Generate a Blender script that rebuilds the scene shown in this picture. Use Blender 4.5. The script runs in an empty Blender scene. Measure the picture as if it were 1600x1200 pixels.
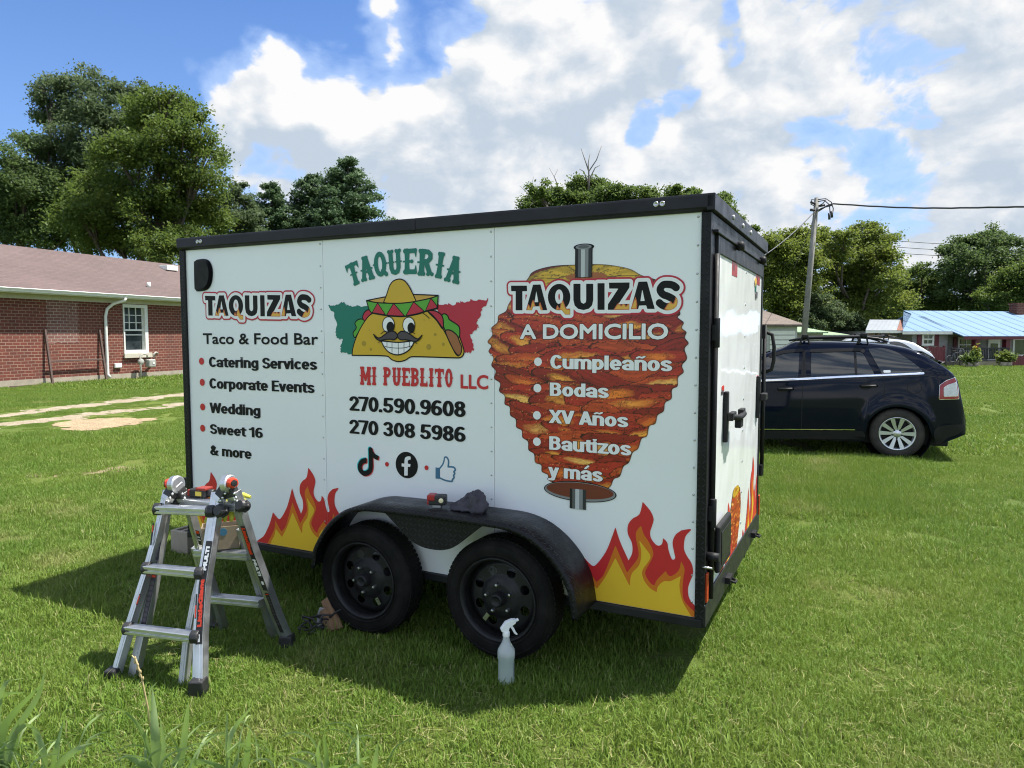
import bpy, bmesh, math, random
import numpy as np
from mathutils import Vector, Matrix, geometry
random.seed(7); np.random.seed(7)
S = bpy.context.scene
C = S.collection
R = math.radians
PI = math.pi

# ------------------------------------------------------------------ camera
EYE = 1.83
FPX = 1118.0                      # focal length in photo pixels (1600 wide)
PITCH = math.atan2(77.0, FPX)
cam_d = bpy.data.cameras.new('camera')
cam_d.sensor_width = 36.0
cam_d.lens = 36.0*FPX/1600.0
cam_d.clip_start = 0.05
cam_d.clip_end = 3000
cam = bpy.data.objects.new('camera', cam_d)
cam.location = (0, 0, EYE)
cam.rotation_euler = (PI/2-PITCH, 0, 0)
C.objects.link(cam)
S.camera = cam

# ------------------------------------------------------------------ exposure
S.view_settings.view_transform = 'Standard'
S.view_settings.look = 'None'
S.view_settings.gamma = 1.0
S.view_settings.exposure = 1.50
S.cycles.max_bounces = 8
S.cycles.transparent_max_bounces = 12
S.cycles.use_denoising = True
S.cycles.filter_width = 1.1

# ------------------------------------------------------------------ sun
to_sun = Vector((0.483, 0.085, 1.0)).normalized()
SUN_EL = math.asin(to_sun.z)
SUN_AZ = math.atan2(to_sun.x, to_sun.y)
sun_d = bpy.data.lights.new('sun', 'SUN')
sun_d.energy = 3.7
sun_d.angle = R(0.6)
sun_d.color = (1.0, 0.955, 0.88)
sun = bpy.data.objects.new('sun', sun_d)
sun.rotation_euler = (-to_sun).to_track_quat('-Z', 'Y').to_euler()
C.objects.link(sun)

# ------------------------------------------------------------------ node helpers
class NT:
    """small wrapper to write node trees as expressions"""
    def __init__(s, tree): s.t = tree; s.n = tree.nodes; s.l = tree.links
    def put(s, sock, v):
        if v is None: return
        if isinstance(v, bpy.types.NodeSocket): s.l.new(v, sock)
        else:
            if hasattr(sock.default_value, '__len__') and not hasattr(v, '__len__'): v = (v,)*len(sock.default_value)
            if hasattr(sock.default_value, '__len__') and len(sock.default_value) == 4 and len(v) == 3: v = (*v, 1)
            sock.default_value = v
    def m(s, op, a, b=None, c=None, clamp=False):
        n = s.n.new('ShaderNodeMath'); n.operation = op; n.use_clamp = clamp
        s.put(n.inputs[0], a); s.put(n.inputs[1], b)
        if c is not None: s.put(n.inputs[2], c)
        return n.outputs[0]
    def v(s, op, a, b=None, scale=None):
        n = s.n.new('ShaderNodeVectorMath'); n.operation = op
        s.put(n.inputs[0], a); s.put(n.inputs[1], b)
        if scale is not None: s.put(n.inputs['Scale'], scale)
        return n.outputs['Value'] if op in ('DOT_PRODUCT', 'LENGTH', 'DISTANCE') else n.outputs[0]
    def noise(s, vec, scale, detail=4, rough=0.5, dist=0.0, out=0):
        n = s.n.new('ShaderNodeTexNoise'); s.put(n.inputs['Vector'], vec)
        s.put(n.inputs['Scale'], scale); s.put(n.inputs['Detail'], detail); s.put(n.inputs['Roughness'], rough); s.put(n.inputs['Distortion'], dist)
        return n.outputs[out]
    def voro(s, vec, scale, feature='F1', out='Distance', rnd=1.0):
        n = s.n.new('ShaderNodeTexVoronoi'); n.feature = feature; s.put(n.inputs['Vector'], vec); s.put(n.inputs['Scale'], scale)
        s.put(n.inputs['Randomness'], rnd)
        return n.outputs[out]
    def ramp(s, fac, stops, interp='LINEAR'):
        n = s.n.new('ShaderNodeValToRGB'); r = n.color_ramp; r.interpolation = interp
        while len(r.elements) < len(stops): r.elements.new(0.5)
        for e, (p, c) in zip(r.elements, stops):
            e.position = p
            if not hasattr(c, '__len__'): c = (c, c, c)
            e.color = (*c[:3], 1)
        s.put(n.inputs[0], fac); return n.outputs[0]
    def mix(s, fac, a, b, mode='MIX'):
        n = s.n.new('ShaderNodeMix'); n.data_type = 'RGBA'; n.blend_type = mode
        s.put(n.inputs['Factor'], fac); s.put(n.inputs[6], a); s.put(n.inputs[7], b)
        return n.outputs[2]
    def mapr(s, v, a, b, c=0.0, d=1.0, smooth=False):
        n = s.n.new('ShaderNodeMapRange'); n.clamp = True
        if smooth: n.interpolation_type = 'SMOOTHSTEP'
        for i, x in enumerate((v, a, b, c, d)): s.put(n.inputs[i], x)
        return n.outputs[0]
    def co(s, kind='Object'):
        return s.n.new('ShaderNodeTexCoord').outputs[kind]
    def xyz(s, vec):
        n = s.n.new('ShaderNodeSeparateXYZ'); s.put(n.inputs[0], vec); return n.outputs
    def comb(s, x, y, z):
        n = s.n.new('ShaderNodeCombineXYZ')
        for i, q in enumerate((x, y, z)): s.put(n.inputs[i], q)
        return n.outputs[0]
    def bump(s, h, strength=0.5, dist=0.01):
        n = s.n.new('ShaderNodeBump'); s.put(n.inputs['Height'], h); n.inputs['Strength'].default_value = strength; n.inputs['Distance'].default_value = dist
        return n.outputs[0]
    def island(s):
        return s.n.new('ShaderNodeNewGeometry').outputs['Random Per Island']
    def pos(s):
        return s.n.new('ShaderNodeNewGeometry').outputs['Position']

def material(name, color=(.5, .5, .5), rough=.5, metal=0., spec=.5, coat=0., build=None):
    m = bpy.data.materials.new(name); m.use_nodes = True
    n = NT(m.node_tree); p = m.node_tree.nodes['Principled BSDF']
    n.put(p.inputs['Base Color'], color); n.put(p.inputs['Roughness'], rough)
    n.put(p.inputs['Metallic'], metal); n.put(p.inputs['Specular IOR Level'], spec)
    if coat: n.put(p.inputs['Coat Weight'], coat); n.put(p.inputs['Coat Roughness'], .04)
    if build: build(n, p)
    return m

def worn(c1, c2, scale=8, rough=(.4, .6), metal=0., bump=0.0, bscale=60, spec=.5):
    """two-tone procedural surface with uneven gloss and optional fine bump"""
    def b(n, p):
        co = n.co()
        f = n.noise(co, scale, 6, .6)
        n.put(p.inputs['Base Color'], n.mix(n.mapr(f, .3, .7), c1, c2))
        n.put(p.inputs['Roughness'], n.mapr(n.noise(co, scale*2.3, 4), .3, .7, *rough))
        if bump: n.put(p.inputs['Normal'], n.bump(n.noise(co, bscale, 3), bump, .004))
    return lambda name: material(name, metal=metal, spec=spec, build=b)

# ------------------------------------------------------------------ sky with cumulus
def make_world():
    w = bpy.data.worlds.new('World'); S.world = w; w.use_nodes = True
    n = NT(w.node_tree); bg = w.node_tree.nodes['Background']
    sky = n.n.new('ShaderNodeTexSky'); sky.sky_type = 'NISHITA'; sky.sun_disc = False
    sky.sun_elevation = SUN_EL; sky.sun_rotation = SUN_AZ
    sky.air_density = 1.0; sky.dust_density = 0.6; sky.ozone_density = 2.0
    d = n.co('Generated')
    def density(dv):
        x, y, z = n.xyz(dv)
        q = n.comb(x, y, n.m('MULTIPLY', z, 1.75))
        warp = n.noise(q, 4.0, 3, .5, out=1)
        q2 = n.v('ADD', q, n.v('SCALE', n.v('SUBTRACT', warp, (.5, .5, .5)), scale=.16))
        big = n.noise(n.v('ADD', q2, (3.1, 1.7, 5.3)), 4.6, 2, .5)
        fine = n.noise(n.v('ADD', q2, (1.1, 7.7, 2.3)), 11.0, 11, .58)
        s = n.m('ADD', n.m('MULTIPLY', big, .62), n.m('MULTIPLY', fine, .98))
        w2 = n.noise(dv, 9.0, 3, .55, out=1)
        dvw = n.v('NORMALIZE', n.v('ADD', dv, n.v('SCALE', n.v('SUBTRACT', w2, (.5, .5, .5)), scale=.16)))
        # broad weather pattern: cloud banks (+) and openings of blue (-), as directions in the sky
        for (dx, dz, rad, wt) in SKY_BLOBS:
            u = Vector((dx, 1.0, dz)).normalized()
            dot = n.v('DOT_PRODUCT', dvw, tuple(u))
            s = n.m('ADD', s, n.m('MULTIPLY', n.mapr(dot, math.cos(rad*1.5), math.cos(rad*.35), 0, 1, True), wt))
        return s
    d0 = density(d)
    up = n.v('NORMALIZE', n.v('ADD', d, tuple(Vector((.024, 0, .042)))))
    d1 = density(up)
    mask = n.mapr(d0, .77, .90, 0, 1, True)
    def puff(dv):
        x, y, z = n.xyz(dv); return n.noise(n.comb(x, y, n.m('MULTIPLY', z, 1.4)), 13.0, 8, .58, .3)
    bil = n.m('SUBTRACT', puff(d), puff(n.v('NORMALIZE', n.v('ADD', d, (.014, 0, .024)))))
    thick = n.mapr(d0, .88, 1.30, 0, 1)
    sh = n.m('ADD', n.m('ADD', n.m('MULTIPLY', n.m('SUBTRACT', d0, d1), 2.6), n.m('MULTIPLY', bil, 1.9)), n.m('SUBTRACT', .66, n.m('MULTIPLY', thick, .34)))
    cl = n.ramp(n.mapr(sh, -.08, 1.22), [(.0, (.58, .67, .78)), (.35, (.69, .76, .845)), (.65, (.84, .875, .92)), (1.0, (1.0, 1.0, 1.0))])
    cl = n.v('SCALE', cl, scale=3.55)
    z = n.xyz(d)[2]
    haze = n.mapr(z, .0, .5, 1.0, 0.0)
    base = n.mix(n.mapr(z, 0.0, .42, .72, .0), sky.outputs[0], (3.3, 4.0, 4.9))
    base = n.mix(1.0, base, SKY_TINT, 'MULTIPLY')
    veil = n.mapr(d0, .45, .85, 0.0, .42, True)
    col = n.mix(veil, base, (2.7, 3.3, 4.2))
    cl = n.mix(1.0, cl, n.mapr(n.xyz(d)[1], -.5, .1, 1.75, .93), 'MULTIPLY')      # cloud behind the viewer brightened, added fill light for the shaded trailer side
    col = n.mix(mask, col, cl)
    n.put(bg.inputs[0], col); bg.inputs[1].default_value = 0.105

def skydir(px, py):
    """photo pixel -> (x/y, z/y) slope of the view ray"""
    x = (px-800)/FPX; u = -(py-600)/FPX
    y = math.cos(PITCH)+u*math.sin(PITCH); z = -math.sin(PITCH)+u*math.cos(PITCH)
    return x/y, z/y
SKY_TINT = (.335, .45, .63)
SKY_BLOBS = []
for px, py, rad, wt in [
        (40, 60, .20, -.50), (200, 10, .14, -.40), (430, -10, .10, -.52), (570, 0, .09, -.52), (20, 230, .14, -.36), (690, 40, .05, -.40), (365, 125, .06, .36), (150, 200, .1, -.2),
        (430, 130, .10, .30), (560, 130, .10, .30), (680, 170, .12, .26), (820, 90, .10, .24), (360, 150, .06, .14), (330, 220, .05, -.10), (440, 255, .035, -.20), (380, 250, .06, .14),
        (1035, 160, .045, -.46), (925, 12, .05, -.40), (1120, 60, .030, -.34), (1000, 60, .08, .22), (900, 230, .14, .24), (1140, 130, .025, -.2),
        (1130, 210, .13, .22), (1300, 40, .12, .10), (1370, 190, .08, -.20), (1520, 130, .14, .26), (1260, 250, .08, .10), (1410, 240, .03, .18),
        (1480, 270, .07, -.18), (1570, 320, .08, .26), (720, 290, .07, .22), (610, 270, .06, -.12), (1310, 290, .06, -.14), (1200, 60, .10, .02), (1240, 330, .05, .12), (620, 40, .03, .16), (250, 105, .035, .20), (1330, 210, .06, -.12), (870, 170, .05, -.10), (1230, 140, .04, -.14), (650, 240, .06, -.12), (1440, 60, .05, -.10)]:
    a, b = skydir(px, py); SKY_BLOBS.append((a, b, rad, wt))
make_world()

# ------------------------------------------------------------------ mesh helpers
class MB:
    """collects shapes and links them as ONE mesh object"""
    def __init__(s): s.v = []; s.f = []; s.mi = []; s.cur = 0; s.sm = []; s.smooth = False
    def mat(s, i): s.cur = i; return s
    def add(s, vs, fs, smooth=None):
        o = len(s.v); s.v += [tuple(p) for p in vs]
        for f in fs: s.f.append([o+i for i in f]); s.mi.append(s.cur); s.sm.append(s.smooth if smooth is None else smooth)
    def box(s, x0, x1, y0, y1, z0, z1, M=None):
        vs = [(x, y, z) for x in (x0, x1) for y in (y0, y1) for z in (z0, z1)]
        if M: vs = [M @ Vector(p) for p in vs]
        s.add(vs, [(0, 1, 3, 2), (4, 6, 7, 5), (0, 4, 5, 1), (2, 3, 7, 6), (0, 2, 6, 4), (1, 5, 7, 3)], False); return s
    def bar(s, p, q, w, h, up=(0, 0, 1)):
        """rectangular bar from p to q, w across, h along 'up'"""
        p = Vector(p); q = Vector(q); d = (q-p).normalized(); u = Vector(up); a = d.cross(u)
        if a.length < 1e-6: a = d.cross(Vector((1, 0, 0)))
        a.normalize(); u = a.cross(d)
        vs = [b+a*sx*w/2+u*sy*h/2 for b in (p, q) for sx, sy in ((-1, -1), (1, -1), (1, 1), (-1, 1))]
        s.add(vs, [(0, 1, 2, 3), (7, 6, 5, 4), (0, 4, 5, 1), (1, 5, 6, 2), (2, 6, 7, 3), (3, 7, 4, 0)], False); return s
    def tube(s, pts, r, n=8, caps=True, smooth=True):
        pts = [Vector(p) for p in pts]; k = len(pts); rs = r if hasattr(r, '__len__') else [r]*k
        vs = []; ref = None
        for i, p in enumerate(pts):
            t = (pts[min(i+1, k-1)]-pts[max(i-1, 0)])
            t = t.normalized() if t.length > 1e-9 else Vector((0, 0, 1))
            if ref is None:
                ref = t.orthogonal().normalized()
            ref = (ref-t*ref.dot(t))
            ref = ref.normalized() if ref.length > 1e-6 else t.orthogonal().normalized()
            b = t.cross(ref)
            for j in range(n):
                a = 2*PI*j/n; vs.append(p+(ref*math.cos(a)+b*math.sin(a))*rs[i])
        fs = [(i*n+j, i*n+(j+1) % n, (i+1)*n+(j+1) % n, (i+1)*n+j) for i in range(k-1) for j in range(n)]
        o = len(s.v); s.add(vs, fs, smooth)
        if caps: s.add([], []); s.f += [[o+j for j in range(n)][::-1], [o+(k-1)*n+j for j in range(n)]]; s.mi += [s.cur]*2; s.sm += [False]*2
        return s
    def cyl(s, p, q, r, n=16, r1=None):
        return s.tube([p, q], [r, r if r1 is None else r1], n)
    def lathe(s, prof, center, axis, n=32, smooth=True, close=False):
        """profile of (radius, distance along axis)"""
        ax = Vector(axis).normalized(); a = ax.orthogonal().normalized(); b = ax.cross(a); c = Vector(center)
        vs = []
        for r, h in prof:
            for j in range(n):
                t = 2*PI*j/n; vs.append(c+ax*h+(a*math.cos(t)+b*math.sin(t))*r)
        k = len(prof)
        fs = [(i*n+j, i*n+(j+1) % n, (i+1)*n+(j+1) % n, (i+1)*n+j) for i in range(k-1 if not close else k) for j in range(n)] if not close else \
             [((i % k)*n+j, (i % k)*n+(j+1) % n, ((i+1) % k)*n+(j+1) % n, ((i+1) % k)*n+j) for i in range(k) for j in range(n)]
        s.add(vs, fs, smooth); return s
    def prism(s, poly, fn0, fn1):
        """polygon of (a,b) extruded between two mappings (a,b)->3D"""
        k = len(poly); vs = [fn0(*p) for p in poly]+[fn1(*p) for p in poly]
        tris = geometry.tessellate_polygon([[Vector((p[0], p[1], 0)) for p in poly]])
        fs = [tuple(t) for t in tris]+[tuple(k+i for i in reversed(t)) for t in tris]+[(i, (i+1) % k, k+(i+1) % k, k+i) for i in range(k)]
        s.add(vs, fs, False); return s
    def sphere(s, c, r, n=12, m=8, M=None):
        rr = r if hasattr(r, '__len__') else (r, r, r); vs = []
        for i in range(m+1):
            t = PI*i/m
            for j in range(n):
                a = 2*PI*j/n; vs.append((c[0]+rr[0]*math.sin(t)*math.cos(a), c[1]+rr[1]*math.sin(t)*math.sin(a), c[2]+rr[2]*math.cos(t)))
        s.add(vs, [(i*n+j, i*n+(j+1) % n, (i+1)*n+(j+1) % n, (i+1)*n+j) for i in range(m) for j in range(n)], True); return s
    def mesh(s, name, mats):
        me = bpy.data.meshes.new(name); me.from_pydata(s.v, [], s.f)
        for m in (mats if isinstance(mats, (list, tuple)) else [mats]): me.materials.append(m)
        me.polygons.foreach_set('material_index', s.mi); me.polygons.foreach_set('use_smooth', s.sm)
        bm = bmesh.new(); bm.from_mesh(me); bmesh.ops.recalc_face_normals(bm, faces=bm.faces); bm.to_mesh(me); bm.free()
        me.update(); return me
    def build(s, name, mats, parent=None, bevel=0, seg=2, sub=0):
        o = bpy.data.objects.new(name, s.mesh(name, mats)); C.objects.link(o)
        if parent: o.parent = parent
        if bevel:
            b = o.modifiers.new('bevel', 'BEVEL'); b.width = bevel; b.segments = seg; b.limit_method = 'ANGLE'; b.angle_limit = R(35)
        if sub:
            b = o.modifiers.new('sub', 'SUBSURF'); b.levels = sub; b.render_levels = sub
        return o

def tag(o, label=None, cat=None, group=None, kind=None):
    if label: o['label'] = label
    if cat: o['category'] = cat
    if group: o['group'] = group
    if kind: o['kind'] = kind
    return o
def empty(name, loc, rz=0, label=None, cat=None, group=None, tilt=None):
    o = bpy.data.objects.new(name, None); o.empty_display_size = .2
    o.location = loc; o.rotation_euler = (tilt or (0, 0, rz)); C.objects.link(o)
    return tag(o, label, cat, group)
def copy_tree(o, parent=None):
    c = o.copy(); C.objects.link(c)
    if parent: c.parent = parent
    for ch in list(o.children): copy_tree(ch, c)
    return c

# ray of the photograph -> point on a plane of the place (used to read sizes off the photograph)
def ray(px, py):
    a, b = skydir(px, py); return np.array([a, 1.0, b])
EYEV = np.array([0, 0, EYE])
def on_plane(px, py, P, n):
    r = ray(px, py); t = ((P-EYEV)@n)/(r@n); return EYEV+t*r
def ground(px, py, z=0.0):
    r = ray(px, py); return EYEV+r*((z-EYE)/r[2])
def at(px, py, dist):
    """point at a given forward distance"""
    r = ray(px, py); return EYEV+r*dist

# ------------------------------------------------------------------ signed-distance artwork (vinyl graphics, window outlines)
def cr(pts, closed=True, seg=5, sharp=()):
    """Catmull-Rom through pts; indices in sharp stay corners"""
    n = len(pts); out = []; P = [np.array(p, float) for p in pts]
    rng = range(n if closed else n-1)
    for i in rng:
        p1, p2 = P[i], P[(i+1) % n]
        p0 = P[i-1] if (closed or i > 0) else p1
        p3 = P[(i+2) % n] if (closed or i+2 < n) else p2
        L = np.linalg.norm(p2-p1)
        t1 = (p2-p0)*.5; t2 = (p3-p1)*.5
        if i in sharp: t1 = (p2-p1)*.6
        if (i+1) % n in sharp: t2 = (p2-p1)*.6
        for t in (t1, t2):
            l = np.linalg.norm(t)
            if l > 1.2*L: t *= 1.2*L/l
        for k in range(seg):
            u = k/seg; h00 = 2*u**3-3*u**2+1; h10 = u**3-2*u**2+u; h01 = -2*u**3+3*u**2; h11 = u**3-u**2
            out.append(h00*p1+h10*t1+h01*p2+h11*t2)
    if not closed: out.append(P[-1])
    return np.array(out)
def segs_of(pts, closed=True):
    p = np.asarray(pts, float); q = np.roll(p, -1, 0) if closed else p[1:]
    p = p if closed else p[:-1]; return np.hstack([p, q])
def seg_dist(G, sg):
    """min distance of points G(N,2) to segments(M,4)"""
    out = np.full(len(G), 1e9)
    for i in range(0, len(sg), 64):
        s = sg[i:i+64]; a = s[:, :2]; d = s[:, 2:]-a; L = (d*d).sum(1)+1e-15
        ap = G[:, None, :]-a[None]; t = np.clip((ap*d[None]).sum(2)/L, 0, 1)
        out = np.minimum(out, np.sqrt(((ap-t[..., None]*d[None])**2).sum(2)).min(1))
    return out
def seg_inside(G, sg):
    c = np.zeros(len(G), bool)
    for i in range(0, len(sg), 64):
        s = sg[i:i+64]; y0, y1 = s[:, 1], s[:, 3]; gy = G[:, 1:2]
        cross = (y0[None] > gy) != (y1[None] > gy)
        with np.errstate(divide='ignore', invalid='ignore'):
            xi = s[:, 0][None]+(gy-y0[None])*((s[:, 2]-s[:, 0])/(y1-y0))[None]
        c ^= ((cross & (G[:, 0:1] < xi)).sum(1) % 2).astype(bool)
    return c
class Grid:
    def __init__(s, x0, x1, z0, z1, step):
        s.nx = max(2, int(math.ceil((x1-x0)/step))+1); s.nz = max(2, int(math.ceil((z1-z0)/step))+1)
        s.x = x0+np.arange(s.nx)*step; s.z = z0+np.arange(s.nz)*step; s.step = step
        X, Z = np.meshgrid(s.x, s.z); s.P = np.stack([X.ravel(), Z.ravel()], 1)
    def full(s, v=9.): return np.full(len(s.P), v)
    def _local(s, sg, pad):
        x0 = min(sg[:, 0].min(), sg[:, 2].min())-pad; x1 = max(sg[:, 0].max(), sg[:, 2].max())+pad
        z0 = min(sg[:, 1].min(), sg[:, 3].min())-pad; z1 = max(sg[:, 1].max(), sg[:, 3].max())+pad
        return (s.P[:, 0] >= x0) & (s.P[:, 0] <= x1) & (s.P[:, 1] >= z0) & (s.P[:, 1] <= z1)
    def poly(s, sg, pad=.06):
        """sdf of the even-odd area inside closed segments"""
        sg = np.asarray(sg); 
        if sg.shape[1] == 2: sg = segs_of(sg)
        f = s.full(); m = s._local(sg, pad); G = s.P[m]
        if len(G):
            d = seg_dist(G, sg); f[m] = np.where(seg_inside(G, sg), -d, d)
        return f
    def stroke(s, pts, w, closed=False, pad=.06):
        sg = segs_of(pts, closed); f = s.full(); m = s._local(sg, pad+w); G = s.P[m]
        if len(G): f[m] = seg_dist(G, sg)-w/2
        return f
    def caps(s, p, q, r0, r1=None):
        r1 = r0 if r1 is None else r1; p = np.array(p); d = np.array(q)-p; L = d@d+1e-15
        t = np.clip(((s.P-p)@d)/L, 0, 1); return np.linalg.norm(s.P-p-t[:, None]*d, axis=1)-(r0+(r1-r0)*t)
    def circ(s, c, r): return np.linalg.norm(s.P-np.array(c), axis=1)-r
    def ell(s, c, rx, rz):
        q = (s.P-np.array(c))/np.array([rx, rz]); k = np.linalg.norm(q, axis=1); return (k-1)*min(rx, rz)
    def tris(s, f):
        """marching squares: points and faces of the area f<0"""
        nx, nz = s.nx, s.nz; F = f.copy(); F[np.abs(F) < 1e-7] = -1e-7
        ins = F < 0; I = np.arange(nx*nz).reshape(nz, nx)
        a = I[:-1, :-1].ravel(); b = I[:-1, 1:].ravel(); c = I[1:, 1:].ravel(); d = I[1:, :-1].ravel()
        cnt = ins[a].astype(int)+ins[b]+ins[c]+ins[d]
        used = {}; V = []; faces = []
        def vid(i):
            i = int(i)
            if i not in used: used[i] = len(V); V.append(s.P[i])
            return used[i]
        edge = {}
        def eid(i, j):
            i, j = int(i), int(j); k = (i, j) if i < j else (j, i)
            if k not in edge:
                t = F[k[0]]/(F[k[0]]-F[k[1]]); edge[k] = len(V); V.append(s.P[k[0]]*(1-t)+s.P[k[1]]*t)
            return edge[k]
        full = np.where(cnt == 4)[0]
        for q in full: faces.append((vid(a[q]), vid(b[q]), vid(c[q]), vid(d[q])))
        for q in np.where((cnt > 0) & (cnt < 4))[0]:
            ring = (a[q], b[q], c[q], d[q])
            if cnt[q] == 2 and ins[ring[0]] == ins[ring[2]]:
                for k in range(4):
                    if ins[ring[k]]: faces.append((vid(ring[k]), eid(ring[k], ring[(k+1) % 4]), eid(ring[k], ring[k-1])))
                continue
            out = []
            for k in range(4):
                i, j = ring[k], ring[(k+1) % 4]
                if ins[i]: out.append(vid(i))
                if ins[i] != ins[j]: out.append(eid(i, j))
            if len(out) > 2: faces.append(tuple(out))
        return np.array(V).reshape(-1, 2), faces
class Art:
    """layers of flat vinyl on a surface map(x, z, lift)->3D, one mesh with several inks"""
    def __init__(s, fmap, step=.0006): s.map = fmap; s.v = []; s.f = []; s.mi = []; s.inks = []; s.k = 0; s.step = step; s.cols = None
    def layer(s, grid, f, ink, lift=None):
        V, F = grid.tris(f)
        if not len(V): return
        if ink not in s.inks: s.inks.append(ink)
        o = len(s.v); l = s.k*s.step if lift is None else lift
        s.v += [tuple(s.map(x, z, l)) for x, z in V]
        s.f += [tuple(o+i for i in q) for q in F]; s.mi += [s.inks.index(ink)]*len(F); s.k += 1
        return V
    def build(s, name, parent=None, smooth=False):
        me = bpy.data.meshes.new(name); me.from_pydata(s.v, [], s.f)
        for m in s.inks: me.materials.append(m)
        me.polygons.foreach_set('material_index', s.mi)
        me.polygons.foreach_set('use_smooth', [smooth]*len(s.f))
        me.update()
        o = bpy.data.objects.new(name, me); C.objects.link(o)
        if parent: o.parent = parent
        return o
_txt = {}
def text_segs(body):
    """outline segments of a line of type at size 1 (built-in typeface)"""
    if body in _txt: return _txt[body]
    cu = bpy.data.curves.new('type', 'FONT'); cu.body = body; cu.size = 1; cu.resolution_u = 3
    ob = bpy.data.objects.new('type', cu); C.objects.link(ob)
    dg = bpy.context.evaluated_depsgraph_get(); me = bpy.data.meshes.new_from_object(ob.evaluated_get(dg))
    cnt = {}
    for p in me.polygons:
        for e in p.edge_keys: cnt[e] = cnt.get(e, 0)+1
    co = [v.co for v in me.vertices]
    sg = np.array([(co[a].x, co[a].y, co[b].x, co[b].y) for (a, b), k in cnt.items() if k == 1])
    bpy.data.objects.remove(ob); bpy.data.curves.remove(cu); bpy.data.meshes.remove(me)
    _txt[body] = sg; return sg
def fit_text(body, p, q, cap, bold):
    """segments of body fitted so that its ink runs from p to q (baseline) with capital height cap; bold is added outside"""
    sg = text_segs(body).copy(); H = text_segs('H'); h = H[:, [1, 3]].max()
    x0 = sg[:, [0, 2]].min(); x1 = sg[:, [0, 2]].max(); p = np.array(p, float); q = np.array(q, float)
    d = q-p; L = np.linalg.norm(d); e = d/L; nrm = np.array([-e[1], e[0]]); kx = (L-2*bold)/(x1-x0); kz = (cap-2*bold)/h
    def T(xy): return p+np.outer((xy[:, 0]-x0)*kx+bold, e)+np.outer(xy[:, 1]*kz+bold, nrm)
    return np.hstack([T(sg[:, :2]), T(sg[:, 2:])])
def bbox_grid(sg, pad, step):
    return Grid(min(sg[:, 0].min(), sg[:, 2].min())-pad, max(sg[:, 0].max(), sg[:, 2].max())+pad,
                min(sg[:, 1].min(), sg[:, 3].min())-pad, max(sg[:, 1].max(), sg[:, 3].max())+pad, step)
# ================================================================== GROUND
def lawn_color(n, P):
    """living lawn: yellow-green to blue-green drifts with straw patches (world position)"""
    a = n.noise(P, .22, 4, .6); b = n.noise(n.v('ADD', P, (9, 4, 2)), 1.1, 5, .65); c = n.noise(n.v('ADD', P, (3, 8, 1)), .45, 3, .6)
    g = n.mix(n.mapr(a, .35, .65), (.108, .200, .024), (.160, .250, .032))
    g = n.mix(n.mapr(b, .42, .70), g, (.195, .255, .042))
    straw = n.mapr(n.m('ADD', n.m('MULTIPLY', b, .6), n.m('MULTIPLY', c, .6)), .70, .88)
    return g, straw
def ground_mat():
    def b(n, p):
        P = n.pos(); g, straw = lawn_color(n, P)
        f = n.noise(P, 55, 6, .7); f2 = n.noise(P, 9, 5, .65)
        col = n.mix(n.mapr(f, .3, .7), n.mix(.8, g, (.045, .045, .018)), g)
        col = n.mix(n.mapr(f2, .35, .75, 0, .35), col, (.12, .10, .05))
        n.put(p.inputs['Base Color'], n.mix(n.m('MULTIPLY', straw, .5), col, (.24, .19, .09)))
        p.inputs['Roughness'].default_value = .9; p.inputs['Specular IOR Level'].default_value = .15
        n.put(p.inputs['Normal'], n.bump(n.m('ADD', f, f2), .9, .04))
    return material('lawn soil', build=b)
mb = MB()
N = 60
xs = [(-1+2*i/N) for i in range(N+1)]
gx = [math.copysign(abs(t)**2.2, t)*900 for t in xs]
mb.add([(x, y, 0) for y in gx for x in gx], [(j*(N+1)+i, j*(N+1)+i+1, (j+1)*(N+1)+i+1, (j+1)*(N+1)+i) for j in range(N) for i in range(N)])
tag(mb.build('ground', ground_mat()), kind='structure')

def vnoise(x, y, seed=0):
    """smooth 2-D value noise for edges and masks"""
    rs = np.random.RandomState(seed); T = rs.rand(64, 64)
    xi = np.floor(x).astype(int); yi = np.floor(y).astype(int); fx = x-xi; fy = y-yi; fx = fx*fx*(3-2*fx); fy = fy*fy*(3-2*fy)
    g = lambda i, j: T[i % 64, j % 64]
    return (g(xi, yi)*(1-fx)+g(xi+1, yi)*fx)*(1-fy)+(g(xi, yi+1)*(1-fx)+g(xi+1, yi+1)*fx)*fy
def gpt(px, py): return tuple(ground(px, py)[:2])

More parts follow.
